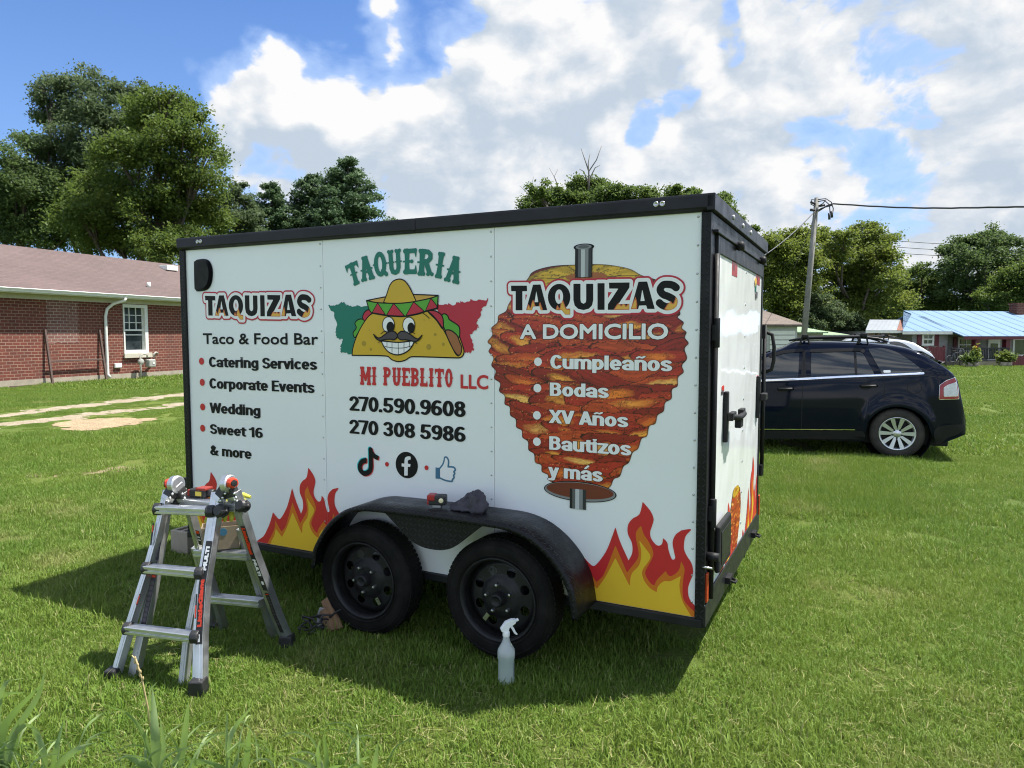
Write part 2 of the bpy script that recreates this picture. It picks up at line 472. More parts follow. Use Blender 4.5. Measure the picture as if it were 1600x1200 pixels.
t1a, t1b = np.array(gpt(0, 649)), np.array(gpt(285, 617)); t2a, t2b = np.array(gpt(0, 665)), np.array(gpt(285, 632))
t1 = [t1a-(t1b-t1a)*1.6, t1a, t1b, t1b+(t1b-t1a)*2]; t2 = [t2a-(t2b-t2a)*1.6, t2a, t2b, t2b+(t2b-t2a)*2]
bare = [gpt(*q) for q in ((70, 668), (100, 672), (135, 672), (200, 665), (252, 655), (215, 653), (150, 655), (100, 658))]
mud = [gpt(*q) for q in ((112, 739), (118, 743), (160, 742), (222, 731), (226, 726), (180, 729), (120, 735))]
mud2 = [gpt(*q) for q in ((55, 742), (75, 746), (105, 744), (100, 738), (70, 738))]
def sheet(name, shapes, mat, z, step, wob, seed):
    pts = np.vstack([np.array(s[1]) for s in shapes])
    G = Grid(pts[:, 0].min()-1, pts[:, 0].max()+1, pts[:, 1].min()-1, pts[:, 1].max()+1, step)
    f = G.full()
    for kind, p, w in shapes:
        f = np.minimum(f, G.stroke(p, w, pad=.8) if kind == 's' else G.poly(segs_of(cr(p)), pad=.8)-w)
    f = f+wob*(vnoise(G.P[:, 0]*2.2+90, G.P[:, 1]*2.2+90, seed)-.5)+wob*.7*(vnoise(G.P[:, 0]*7+190, G.P[:, 1]*7+190, seed+1)-.5)
    a = Art(lambda x, y, l: (x, y, z)); a.layer(G, f, mat); return tag(a.build(name), kind='structure')
def gravel(name, c1, c2):
    def b(n, p):
        P = n.pos(); v = n.voro(P, 28); f = n.noise(P, 1.6, 5, .6)
        col = n.mix(n.mapr(f, .35, .65), c1, c2); col = n.mix(n.mapr(v, .1, .6, .6, 0), col, (.16, .12, .08)); col = n.mix(n.mapr(n.noise(P, 4, 6, .7), .42, .62, .55, 0), col, (.20, .16, .09))
        n.put(p.inputs['Base Color'], n.mix(n.mapr(n.noise(P, 12, 5), .5, .75, 0, .6), col, (.10, .12, .04)))
        p.inputs['Roughness'].default_value = .95; n.put(p.inputs['Normal'], n.bump(v, .7, .03))
    return material(name, build=b)
sheet('gravel_path', [('s', t1, .82), ('s', t2, .66)], gravel('pale gravel', (.40, .34, .26), (.31, .25, .18)), .004, .07, .8, 5)
sheet('dirt_ground', [('p', bare, .05)], gravel('bare clay', (.46, .33, .20), (.36, .25, .15)), .008, .06, .6, 9)
sheet('mud_ground', [('p', mud, .0), ('p', mud2, .0)], gravel('trodden clay', (.30, .21, .13), (.22, .15, .09)), .004, .05, .35, 12)
def bare_mask(x, y):
    P = np.array([[x, y]]); d = min(seg_dist(P, segs_of(t1, False))[0]-.42, seg_dist(P, segs_of(t2, False))[0]-.34)
    for q in (bare, mud, mud2):
        sg = segs_of(q); dd = seg_dist(P, sg)[0]; d = min(d, (-dd if seg_inside(P, sg)[0] else dd)+(0 if q is bare else .36))
    return d

# ================================================================== GRASS (one object, instanced tufts of real blades)
def grass_mat():
    m = bpy.data.materials.new('grass blade'); m.use_nodes = True; n = NT(m.node_tree); p = m.node_tree.nodes['Principled BSDF']
    P = n.pos(); g, straw = lawn_color(n, P); r = n.island()
    dry = n.m('ADD', n.m('MULTIPLY', straw, .55), n.mapr(r, .93, .955, 0, .6), clamp=True)
    col = n.mix(n.m('MULTIPLY', r, .7), n.mix(.35, g, (.05, .115, .016)), n.mix(.35, g, (.22, .34, .06)))
    col = n.mix(dry, col, (.42, .36, .19))
    n.put(p.inputs['Base Color'], col); p.inputs['Roughness'].default_value = .6; p.inputs['Specular IOR Level'].default_value = .25
    tr = n.n.new('ShaderNodeBsdfTranslucent'); n.put(tr.inputs[0], n.mix(.35, col, (.26, .33, .05)))
    mx = n.n.new('ShaderNodeMixShader'); mx.inputs[0].default_value = .34
    n.l.new(p.outputs[0], mx.inputs[1]); n.l.new(tr.outputs[0], mx.inputs[2]); n.l.new(mx.outputs[0], m.node_tree.nodes['Material Output'].inputs[0])
    return m
GRASS = grass_mat()
def quads_mesh(name, V, faces, mat):
    """fast mesh from numpy arrays, faces (M,k)"""
    me = bpy.data.meshes.new(name); me.vertices.add(len(V)); me.vertices.foreach_set('co', np.asarray(V, np.float32).ravel())
    k = faces.shape[1]; me.loops.add(faces.size); me.loops.foreach_set('vertex_index', faces.ravel().astype(np.int32))
    me.polygons.add(len(faces)); me.polygons.foreach_set('loop_start', np.arange(0, faces.size, k, dtype=np.int32)); me.polygons.foreach_set('loop_total', np.full(len(faces), k, np.int32))
    me.materials.append(mat); me.update(calc_edges=True); me.validate(); return me
def tuft(name, size, n, seed, h=(.020, .050), w=.0037):
    rs = np.random.RandomState(seed); x = (rs.rand(n)-.5)*size; y = (rs.rand(n)-.5)*size
    a = rs.rand(n)*2*PI; L = h[0]+(h[1]-h[0])*rs.rand(n)**1.3; lean = np.clip(rs.normal(.75, .38, n), .05, 1.5); W = w*(.6+.8*rs.rand(n))
    clump = vnoise(x*9+20, y*9+20, seed); L = L*(.65+.7*clump)
    dx, dy = np.cos(a), np.sin(a); px, py = -dy*W/2, dx*W/2
    z1 = L*.55*np.cos(lean*.55); o1 = L*.55*np.sin(lean*.55); z2 = z1+L*.45*np.cos(lean*1.35); o2 = o1+L*.45*np.sin(lean*1.35)
    z2 = np.maximum(z2, .006)
    tw = rs.normal(0, .5, n); qx, qy = px*np.cos(tw)-py*np.sin(tw), px*np.sin(tw)+py*np.cos(tw)
    V = np.stack([np.stack([x-px, y-py, x*0], 1), np.stack([x+px, y+py, x*0], 1),
                  np.stack([x+dx*o1+qx, y+dy*o1+qy, z1], 1), np.stack([x+dx*o1-qx, y+dy*o1-qy, z1], 1),
                  np.stack([x+dx*o2+qx*.15, y+dy*o2+qy*.15, z2], 1), np.stack([x+dx*o2-qx*.15, y+dy*o2-qy*.15, z2], 1)], 1).reshape(-1, 3)
    b = (np.arange(n)*6)[:, None]
    F = np.concatenate([b+np.array([[0, 1, 2, 3]]), b+np.array([[3, 2, 4, 5]])], 0)
    return quads_mesh(name, V, F, GRASS)
tufts = []
for k in range(4): tufts.append(bpy.data.objects.new('tuft', tuft('tuft', .6, 2500, 40+k)))
tufts.append(bpy.data.objects.new('tuft', tuft('tuft', .6, 1500, 60, (.03, .08), .0045)))
for k in range(2): tufts.append(bpy.data.objects.new('tuft', tuft('tuft', 1.6, 3000, 80+k, (.035, .075), .011)))
def plain_mat(name, c1, c2, rough=.6):
    return material(name, spec=.25, build=lambda n, p: (n.put(p.inputs['Base Color'], n.mix(n.island(), c1, c2)), n.put(p.inputs['Roughness'], rough)))
def thatch(seed, n=12, size=.5):
    rs = np.random.RandomState(seed); x = rs.normal(size=n)*size*.30; y = rs.normal(size=n)*size*.30; a = rs.rand(n)*6.28; L = rs.uniform(.03, .09, n); w = rs.uniform(.0006, .0013, n); z = rs.uniform(.008, .034, n); dz = rs.normal(0, .008, n)
    dx, dy = np.cos(a), np.sin(a); V = np.stack([np.stack([x-dy*w, y+dx*w, z], 1), np.stack([x+dy*w, y-dx*w, z], 1), np.stack([x+dx*L+dy*w*.3, y+dy*L-dx*w*.3, z+dz], 1), np.stack([x+dx*L-dy*w*.3, y+dy*L+dx*w*.3, z+dz], 1)], 1).reshape(-1, 3)
    return quads_mesh('thatch', V, (np.arange(n)*4)[:, None]+np.array([[0, 1, 2, 3]]), plain_mat('dead thatch', (.20, .195, .075), (.31, .285, .13), .8))
for k in range(2): tufts.append(bpy.data.objects.new('tuft', thatch(95+k)))
def grass_points():
    pts = []
    rs = np.random.RandomState(3)
    def band(d0, d1, pitch, side, ids, sc, tall=0):
        y = d0
        while y < d1:
            hw = y*.78+side; x = -hw
            while x < hw:
                xx = x+rs.uniform(-.5, .5)*pitch; yy = y+rs.uniform(-.5, .5)*pitch
                ok = True
                if tall == 'right' and xx < -3.0 and yy < 25: ok = False
                if tall == 'left' and xx > -2.6: ok = False
                if xx < -4 and yy < 24 and bare_mask(xx, yy) < rs.uniform(.30, .48)*sc: ok = False
                if xx < -8 and yy > 17:      # not inside the brick house
                    q = (np.array([xx, yy])-house_A[:2])@house_n[:2]
                    if q < .12: ok = False
                if not ok and tall == 'left' and yy < 24 and xx < -4:      # thin edges and stray tufts on the worn ground
                    for _ in range(5):
                        x2 = xx+rs.uniform(-.35, .35); y2 = yy+rs.uniform(-.35, .35); d2 = bare_mask(x2, y2)
                        if d2 > .10 or (d2 > -.1 and rs.rand() < .35) or rs.rand() < .05: pts.append((x2, y2, rs.rand()*6.28, rs.uniform(.32, .5) if d2 > .1 else rs.uniform(.14, .3), rs.choice(ids)))
                if ok: pts.append((xx, yy, rs.rand()*2*PI, sc*rs.uniform(.85, 1.2), rs.choice(ids)))
                x += pitch
            y += pitch
    band(1.7, 6.0, .40, 1.2, [0, 1, 2, 3, 0, 1, 2, 3, 4], 1.0)
    band(6.0, 11., .50, 1.5, [0, 1, 2, 3, 4], 1.12)
    band(11., 26, 1.15, 2.5, [5, 6], 1.0, 'right')
    band(11., 25, .55, 2.5, [0, 1, 2, 3, 4], 1.25, 'left')
    band(26, 62, 2.1, 4, [5, 6], 1.7)
    for _ in range(320):      # clover and dead clippings through the near lawn, in loose drifts
        px = rs.uniform(-100, 1700); py = rs.uniform(700, 1230)**1.0; g = ground(px, py); dr = vnoise(np.array([g[0]*.9+40]), np.array([g[1]*.9+40]), 3)[0]
        g = ground(rs.uniform(-100, 1700), rs.uniform(720, 1230)); dr = vnoise(np.array([g[0]*.8+80]), np.array([g[1]*.8+80]), 6)[0]
        if True: pts.append((g[0], g[1], rs.rand()*6.28, rs.uniform(.6, 1.4), rs.choice([7, 8])))
    # taller strip left by the mower, right of the trailer beyond its rear
    for _ in range(260):
        px = rs.uniform(1170, 1420); py = rs.uniform(722, 800); g = ground(px, py)
        pts.append((g[0], g[1], rs.rand()*6.28, rs.uniform(.9, 1.5), 4))
    return np.array(pts)
def make_grass():
    P = grass_points(); me = bpy.data.meshes.new('grass'); me.vertices.add(len(P))
    me.vertices.foreach_set('co', np.stack([P[:, 0], P[:, 1], P[:, 0]*0+.001], 1).astype(np.float32).ravel())
    for nm, col in (('spin', 2), ('size', 3)):
        a = me.attributes.new(nm, 'FLOAT', 'POINT'); a.data.foreach_set('value', P[:, col].astype(np.float32))
    a = me.attributes.new('pick', 'INT', 'POINT'); a.data.foreach_set('value', P[:, 4].astype(np.int32))
    ob = bpy.data.objects.new('grass', me); C.objects.link(ob); me.materials.append(GRASS)
    ng = bpy.data.node_groups.new('grass', 'GeometryNodeTree')
    ng.interface.new_socket('Geometry', in_out='INPUT', socket_type='NodeSocketGeometry'); ng.interface.new_socket('Geometry', in_out='OUTPUT', socket_type='NodeSocketGeometry')
    N_ = ng.nodes; L = ng.links; gi = N_.new('NodeGroupInput'); go = N_.new('NodeGroupOutput')
    join = N_.new('GeometryNodeJoinGeometry')
    for t in reversed(tufts):
        oi = N_.new('GeometryNodeObjectInfo'); oi.inputs['Object'].default_value = t; oi.inputs['As Instance'].default_value = True
        L.new(oi.outputs['Geometry'], join.inputs[0])
    ip = N_.new('GeometryNodeInstanceOnPoints'); ip.inputs['Pick Instance'].default_value = True
    L.new(gi.outputs[0], ip.inputs['Points']); L.new(join.outputs[0], ip.inputs['Instance'])
    def attr(nm, ty):
        n = N_.new('GeometryNodeInputNamedAttribute'); n.data_type = ty; n.inputs[0].default_value = nm; return n.outputs[0]
    L.new(attr('pick', 'INT'), ip.inputs['Instance Index'])
    cx = N_.new('ShaderNodeCombineXYZ'); L.new(attr('spin', 'FLOAT'), cx.inputs[2]); L.new(cx.outputs[0], ip.inputs['Rotation'])
    L.new(attr('size', 'FLOAT'), ip.inputs['Scale']); L.new(ip.outputs[0], go.inputs[0])
    ob.modifiers.new('grass', 'NODES').node_group = ng
    tag(ob, 'short mown lawn grass with straw coloured patches', 'grass', kind='stuff')

# ================================================================== BRICK HOUSE (left)
house_A = ground(0, 606)
_d = np.array([.358, 1, 0]); _d /= np.linalg.norm(_d)
house_n = np.array([_d[1], -_d[0], 0])           # outwards, towards the lawn
HZ = math.atan2(_d[1], _d[0])
def hp(px, py, off=0.0):
    """photo pixel -> (x along the wall, z) on the wall plane moved 'off' metres inwards"""
    q = on_plane(px, py, house_A-house_n*off, house_n); return float((q-house_A)@_d), float(q[2])
def brick_mat(c1, c2, mortar, bw=.26, bh=.112):
    def b(n, p):
        o = n.xyz(n.co()); vec = n.comb(n.m('ADD', o[0], o[1]), o[2], 0.0)
        t = n.n.new('ShaderNodeTexBrick'); n.put(t.inputs['Vector'], vec)
        t.inputs['Scale'].default_value = 1.0; t.inputs['Mortar Size'].default_value = .011; t.inputs['Brick Width'].default_value = bw; t.inputs['Row Height'].default_value = bh
        t.inputs['Mortar Smooth'].default_value = .25; t.inputs['Bias'].default_value = -.1
        n.put(t.inputs['Color1'], c1); n.put(t.inputs['Color2'], c2); n.put(t.inputs['Mortar'], mortar)
        f = n.noise(n.co(), 1.1, 6, .65)
        col = n.mix(n.mapr(f, .35, .7, 0, .45), t.outputs[0], (.075, .03, .024))
        col = n.mix(n.mapr(n.noise(n.co(), 22, 4), .5, .75, 0, .25), col, (.24, .09, .06))
        n.put(p.inputs['Base Color'], col); p.inputs['Roughness'].default_value = .88
        n.put(p.inputs['Normal'], n.bump(n.m('SUBTRACT', 1.0, t.outputs['Fac']), .6, .012))
    return material('red brick', build=b)
BRICK = brick_mat((.155, .034, .022), (.100, .023, .017), (.30, .205, .14))
BRICK_OLD = brick_mat((.21, .09, .07), (.15, .06, .05), (.40, .34, .28))
def shingle_mat(name, c1, c2):
    def b(n, p):
        o = n.xyz(n.co()); vec = n.comb(o[0], n.m('MULTIPLY', o[1], 1.1), 0.0)
        t = n.n.new('ShaderNodeTexBrick'); n.put(t.inputs['Vector'], vec); t.inputs['Scale'].default_value = 1
        t.inputs['Brick Width'].default_value = .42; t.inputs['Row Height'].default_value = .17; t.inputs['Mortar Size'].default_value = .010; t.offset_frequency = 2; t.offset = .37
        n.put(t.inputs['Color1'], c1); n.put(t.inputs['Color2'], c2); n.put(t.inputs['Mortar'], tuple(.55*k for k in c2))
        col = n.mix(n.mapr(n.noise(n.co(), 30, 5), .4, .7, 0, .5), t.outputs[0], tuple(.7*k for k in c1))
        col = n.mix(n.mapr(n.noise(n.co(), .35, 4), .4, .7, 0, .4), col, tuple(1.2*k for k in c1))
        n.put(p.inputs['Base Color'], col); p.inputs['Roughness'].default_value = .9
        n.put(p.inputs['Normal'], n.bump(n.m('ADD', t.outputs['Fac'], n.noise(n.co(), 40, 3)), .5, .02))
    return material(name, build=b)
WHITE_TRIM = worn((.72, .72, .68), (.62, .62, .57), 5, (.35, .55))('white trim paint')
CREAM = worn((.52, .49, .40), (.44, .41, .33), 4, (.6, .8))('cream painted boards')
CONC = worn((.36, .31, .24), (.25, .22, .17), 3, (.8, .95), bump=.4)('weathered concrete')
GLASS_DARK = material('window glass', build=lambda n, p: (n.put(p.inputs['Base Color'], n.mix(n.mapr(n.noise(n.co(), 1.6, 3), .35, .65), (.015, .02, .022), (.06, .075, .08))), n.put(p.inputs['Roughness'], .06), n.put(p.inputs['Specular IOR Level'], .7)))
def build_house():
    H = empty('brick_house', house_A, HZ, 'long single storey red brick house with mauve shingle roof and white gutter at left', 'house')
    x0, x1, dep = -9.0, 15.0, 8.0
    z_e = hp(0, 447, -.5)[1]                       # eave height read at the gutter line
    z_s = z_e-.16
    wx0, wz1 = hp(191, 475); wx1, wz0 = hp(232, 551)
    m = MB()                                       # local +y runs into the house
    zf = .24
    for a, b, c, d in ((x0, wx0, zf, z_s), (wx1, x1, zf, z_s), (wx0, wx1, zf, wz0), (wx0, wx1, wz1, z_s)): m.box(a, b, 0, .22, c, d)
    m.box(x0, x0+.22, .22, dep, zf, z_s); m.box(x1-.22, x1, .22, dep, zf, z_s); m.box(x0+.22, x1-.22, dep-.22, dep, zf, z_s)
    m.build('wall', BRICK, H)
    MB().box(x0-.02, x1+.02, -.025, dep, -.2, zf-.004).build('foundation', CONC, H)
    px0, pz1 = hp(71, 464); px1, pz0 = hp(123, 536)
    a = Art(lambda x, z, l: (x, -.006, z)); G = Grid(px0-.2, px1+.2, pz0-.2, pz1+.1, .03)
    f = G.poly(segs_of([(px0, pz0), (px1, pz0), (px1, pz1), (px0, pz1)]), .3)+.10*(vnoise(G.P[:, 0]*9+9, G.P[:, 1]*9+9, 4)-.5)
    a.layer(G, f, BRICK_OLD); a.build('bricked_up_opening', H)
    # roof: two pitched slabs with an overhang, ridge height read off the photograph
    rx, rz = hp(150, 399, 4.0); ov = .5
    m = MB()
    for y0, zz0, y1, zz1 in ((-ov, z_e, 4.0, rz), (dep+ov, z_e, 4.0, rz)):
        t = .07
        m.add([(x0-.5, y0, zz0), (x1+.5, y0, zz0), (x1+.5, y1, zz1), (x0-.5, y1, zz1), (x0-.5, y0, zz0-t), (x1+.5, y0, zz0-t), (x1+.5, y1, zz1-t), (x0-.5, y1, zz1-t)],
              [(0, 1, 2, 3), (7, 6, 5, 4), (0, 4, 5, 1), (1, 5, 6, 2), (2, 6, 7, 3), (3, 7, 4, 0)])
    roof = m.build('roof', shingle_mat('mauve shingles', (.125, .086, .080), (.098, .068, .063)), H)
    sl = (rz-z_e)/4.5
    for qx, qy in ((222, 413), (249, 411)):
        pass
    vx, vz = hp(256, 413, 3.4); vy = 3.1; vz = z_e+sl*(vy+ov)
    MB().box(vx-.35, vx+.35, vy-.25, vy+.25, vz-.05, vz+.20).build('vent', WHITE_TRIM, roof, .02)
    vx2, _ = hp(240, 458, .2); vy = .45; vz = z_e+sl*(vy+ov)
    MB().cyl((vx2, vy, vz-.05), (vx2, vy, vz+.22), .07, 12).build('vent', WHITE_TRIM, roof)
    MB().box(x0-.5, x1+.5, -ov, .0, z_s-.03, z_s).box(x0-.5, x1+.5, -.03, .0, z_s-.20, z_s-.032).build('soffit', CREAM, H)
    MB().box(x0-.5, x1+.5, -ov-.025, -ov, z_s-.03, z_e-.05).build('fascia', WHITE_TRIM, H)
    g = MB()
    prof = [(0, 0), (0, .13), (-.02, .13), (-.12, .135), (-.14, .115), (-.105, .05), (-.09, 0)]
    g.prism(prof, lambda a, b: (x0-.5, -ov-.028+a, z_e-.155+b), lambda a, b: (x1+.5, -ov-.028+a, z_e-.155+b)); g.build('gutter', WHITE_TRIM, H)
    dx, _ = hp(163.5, 520); d = MB()
    d.tube([(dx+.52, -ov-.09, z_e-.16), (dx+.50, -ov-.06, z_e-.26), (dx+.26, -.22, z_s-.24), (dx+.08, -.085, z_s-.45), (dx, -.075, z_s-.75), (dx, -.075, 1.0), (dx, -.075, .25), (dx+.04, -.16, .12)], .062, 10)
    d.build('downspout', WHITE_TRIM, H)
    # window
    w = MB(); fw = .13
    w.box(wx0, wx1, -.03, .16, wz0, wz0+fw); w.box(wx0, wx1, -.03, .16, wz1-fw, wz1)
    w.box(wx0, wx0+fw*.5, -.03, .16, wz0+fw, wz1-fw); w.box(wx1-fw*1.2, wx1, -.03, .16, wz0+fw, wz1-fw)
    win = w.build('window', WHITE_TRIM, H)
    ix0, ix1, iz0, iz1 = wx0+fw*.5, wx1-fw*1.2, wz0+fw, wz1-fw; zm = iz0+(iz1-iz0)*.47
    MB().box(ix0, ix1, .13, .14, iz0, iz1).build('pane', GLASS_DARK, win)
    s = MB(); s.box(ix0, ix1, .07, .128, zm-.035, zm+.035)
    for k in (1, 2): s.box(ix0+(ix1-ix0)*k/3-.014, ix0+(ix1-ix0)*k/3+.014, .09, .128, zm+.036, iz1)
    for k in (1, 2): s.box(ix0, ix1, .092, .127, zm+(iz1-zm)*k/3-.014, zm+(iz1-zm)*k/3+.014)
    s.box(ix0, ix1, .085, .127, zm-(zm-iz0)*.24-.02, zm-(zm-iz0)*.24+.02)
    s.box(ix0, ix0+.035, .10, .129, iz0, iz1); s.box(ix1-.035, ix1, .10, .129, iz0, iz1)
    s.build('sash', WHITE_TRIM, win)
    MB().box(wx0-.05, wx1+.12, -.10, -.032, wz0-.2, wz0).build('sill', CREAM, win, .01)
    bx, bz = hp(183, 571); MB().box(bx-.16, bx+.16, -.09, 0, bz-.09, bz+.09).build('outlet_box', WHITE_TRIM, H, .015)
    return H
build_house()
def build_meter():
    x, z = hp(226, 575); base = house_A+_d*x+house_n*.32
    g = empty('gas_meter', base, HZ, 'grey gas meter with curved pipes below the house window', 'gas meter')
    GR = worn((.36, .36, .33), (.26, .26, .23), 12, (.4, .6))('meter paint'); PIPE = worn((.42, .41, .37), (.28, .26, .22), 14, (.5, .7))('galvanised pipe')
    m = MB(); m.box(-.17, .20, -.13, .13, .45, .80); m.build('body', GR, g, .06, 3)
    MB().lathe([(0, .03), (.12, .03), (.135, 0), (.135, -.08), (0, -.08)], (-.45, 0, .70), (0, -1, 0), 20).build('regulator', GR, g)
    p = MB(); p.tube([(-.5, 0, -.1), (-.5, 0, .5), (-.5, 0, .95), (-.35, 0, 1.03), (-.15, 0, 1.0), (-.15, 0, .86)], .035, 8)
    p.tube([(.2, 0, .86), (.2, 0, 1.02), (.32, 0, 1.08), (.5, .1, 1.05), (.5, .3, .9)], .035, 8)
    p.build('pipe', PIPE, g)
    MB().box(.0, .10, -.145, -.1305, .60, .68).build('dial', material('dial', (.7, .7, .66), .3), g)
    return g
build_meter()
def build_lean_frame():
    xl_, _ = hp(83, 606); xr_, _ = hp(166, 602); _, zt = hp(70, 514)
    xl_, _ = hp(83, 608, -.3); xr_, _ = hp(167, 603, -.3); xt_, zt = hp(70, 514, -.03); base = house_A+_d*xl_+house_n*.3
    g = empty('metal_frame', base, HZ, 'rusty metal rack frame leaning against the brick house wall', 'metal frame')
    RUST = worn((.075, .05, .045), (.12, .075, .06), 14, (.6, .85))('dull rusty steel'); L = xr_-xl_; s = .2
    # leaning posts: feet away from the wall, heads against it, slightly askew to the left as in the photo
    def post(x): return (x, 0, -.05), (x+xt_-xl_, .27, zt)
    for x in (0, L): MB().bar(*post(x), .07, .07, (1, 0, 0)).build('post', RUST, g)
    k = .42
    MB().bar(((xt_-xl_)*k+.04, .27*k, zt*k), (L+(xt_-xl_)*k-.04, .27*k, zt*k), .05, .05).build('crossbar', RUST, g)
    MB().bar((-1.6, -.03, .03), (L, -.06, .03), .05, .05).build('foot_rail', RUST, g)
build_lean_frame()

# ================================================================== TREES
def leaf_material(name, dark, light, yellow=None, trans=.44):
    m = bpy.data.materials.new(name); m.use_nodes = True; n = NT(m.node_tree); p = m.node_tree.nodes['Principled BSDF']
    P = n.pos(); f = n.noise(P, .55, 4, .6); r = n.island()
    col = n.mix(n.mapr(n.m('ADD', n.m('MULTIPLY', f, .8), n.m('MULTIPLY', r, .35)), .35, .8), dark, light)
    if yellow: col = n.mix(n.mapr(n.noise(n.v('ADD', P, (5, 3, 8)), .38, 3, .6), .56, .76, 0, .5), col, yellow)
    n.put(p.inputs['Base Color'], col); p.inputs['Roughness'].default_value = .55; p.inputs['Specular IOR Level'].default_value = .22
    tr = n.n.new('ShaderNodeBsdfTranslucent'); n.put(tr.inputs[0], n.mix(.4, col, tuple(1.5*c for c in light)))
    mx = n.n.new('ShaderNodeMixShader'); mx.inputs[0].default_value = trans
    n.l.new(p.outputs[0], mx.inputs[1]); n.l.new(tr.outputs[0], mx.inputs[2]); n.l.new(mx.outputs[0], m.node_tree.nodes['Material Output'].inputs[0])
    return m
BARK = worn((.10, .08, .065), (.055, .043, .035), 9, (.85, .95), bump=.8, bscale=25)('tree bark')
def leaves_mesh(name, cen, size, mat, rs, flat=.0):
    n = len(cen); nr = rs.normal(size=(n, 3)); nr[:, 2] = np.abs(nr[:, 2])+flat; nr /= np.linalg.norm(nr, axis=1)[:, None]
    a = np.cross(nr, rs.normal(size=(n, 3))); a /= np.linalg.norm(a, axis=1)[:, None]+1e-9; b = np.cross(nr, a)
    s = size*(.55+.9*rs.rand(n))[:, None]; w = s*(.42+.25*rs.rand(n))[:, None]; fold = nr*s*.18
    V = np.stack([cen-a*s*.5, cen+b*w*.5+fold, cen+a*s*.5, cen-b*w*.5+fold], 1).reshape(-1, 3)
    F = (np.arange(n)*4)[:, None]+np.array([[0, 1, 2, 3]])
    return quads_mesh(name, V, F, mat)
def tree(name, label, base, lobes, mat, n, leaf, seed, group=None, trunk_r=.25, clump=.55, dead=None, fill=.35, cat='tree', up=.3):
    """lobes: (x, y, z, r[, squash]) in world metres; leaves sit in small clumps on and inside each lobe, limbs run to every lobe"""
    rs = np.random.RandomState(seed); t = empty(name, base, 0, label, cat, group); B = np.array(base)
    L = [np.array(l[:4], float) for l in lobes]; vol = np.array([l[3]**2 for l in L]); vol /= vol.sum(); cen = []
    for l, v in zip(L, vol):
        n2 = int(n*2.1); k = max(3, int(v*n2/105)); d = rs.normal(size=(k, 3)); d /= np.linalg.norm(d, axis=1)[:, None]
        d[:, 2] = np.where(d[:, 2] < -.35, -d[:, 2]*.6, d[:, 2])
        rad = l[3]*np.where(rs.rand(k) < fill, rs.rand(k)**.5, rs.normal(.95, .2, k))
        c = l[:3]+d*rad[:, None]*np.array([1, 1, .92])
        sz = l[3]*.19+clump*(.3+.7*rs.rand(k))
        m = rs.poisson(105, k)
        cc = np.repeat(c, m, 0)+np.repeat(sz, m)[:, None]*rs.normal(size=(m.sum(), 3))*np.array([.44, .44, .28])
        cen.append(cc)
    cen = np.vstack(cen)-B; cen = cen[cen[:, 2] > .1]
    o = bpy.data.objects.new('crown', leaves_mesh('crown', cen, leaf*.66, mat, rs, up)); C.objects.link(o); o.parent = t
    m = MB(); top = max(l[2] for l in L)-B[2]; mid = np.mean([l[:3] for l in L], 0)-B
    stem = [np.zeros(3), np.array([mid[0]*.15, mid[1]*.15, top*.22]), np.array([mid[0]*.5, mid[1]*.5, top*.48]), np.array([mid[0]*.9, mid[1]*.9, top*.8])]
    m.tube(stem, [trunk_r*1.15, trunk_r*.85, trunk_r*.55, trunk_r*.15], 9)
    for l in L:
        e = l[:3]-B; s0 = .25+.4*rs.rand(); h = min(top*.75, max(top*.18, e[2]*s0)); q = h/(top*.8); st = np.array([mid[0]*.9*q, mid[1]*.9*q, h])
        kk = (st+e)/2+np.array([rs.normal()*.08, rs.normal()*.08, -.06])*np.linalg.norm(e-st); r = trunk_r*.42*(.5+.5*l[3]/max(x[3] for x in L))
        m.tube([st, kk, e], [r, r*.6, r*.2], 6)
        for _ in range(5):
            d = rs.normal(size=3); d[2] = abs(d[2]); d /= np.linalg.norm(d); m.tube([e*.6+kk*.4, e+d*l[3]*.45, e+d*l[3]*.95], [r*.35, r*.2, r*.06], 5, caps=False)
    m.build('trunk', BARK, t)
    if dead:
        m = MB()
        for pts, r in dead:
            p = [np.array(q)-B for q in pts]; m.tube(p, list(np.linspace(r, r*.3, len(p))), 5)
        m.build('dead_branch', material('grey deadwood', (.16, .14, .13), .9), t)
    return t
def pl_lobes(dist, lst, jit=1.0, seed=1):
    rs = np.random.RandomState(seed); out = []
    for px, py, r in lst:
        d = dist+rs.uniform(-jit, jit); p = at(px, py, d); out.append((p[0], p[1], p[2], r*d/FPX))
    return out
def base_of(px, dist): 
    p = at(px, 523, dist); return (p[0], p[1], 0)
LEAF_GREY = leaf_material('grey green leaves', (.045, .078, .034), (.115, .155, .070))
LEAF_OLIVE = leaf_material('olive leaves', (.048, .088, .020), (.118, .165, .032), (.18, .185, .03))
LEAF_DEEP = leaf_material('deep green leaves', (.040, .076, .028), (.105, .155, .048))
LEAF_PINE = leaf_material('pine needles', (.042, .084, .040), (.100, .160, .072), trans=.3)
LEAF_SUN = leaf_material('yellow green leaves', (.065, .105, .020), (.175, .215, .038), (.24, .235, .042))
LEAF_MID = leaf_material('mid green leaves', (.046, .088, .022), (.12, .17, .042))
G_L = 'trees behind the brick house'
tree('broadleaf_tree', 'tall grey green tree behind the brick house, its thin top reaching highest at left', base_of(140, 50),
     pl_lobes(50, [(80, 150, 26), (125, 140, 30), (165, 150, 32), (195, 150, 22), (110, 185, 42), (75, 190, 24), (160, 195, 42), (195, 200, 36), (120, 240, 48), (90, 290, 52), (170, 260, 50), (80, 350, 55), (150, 340, 50)], 1.6, 3), LEAF_GREY, 26000, .30, 11, G_L, .5)
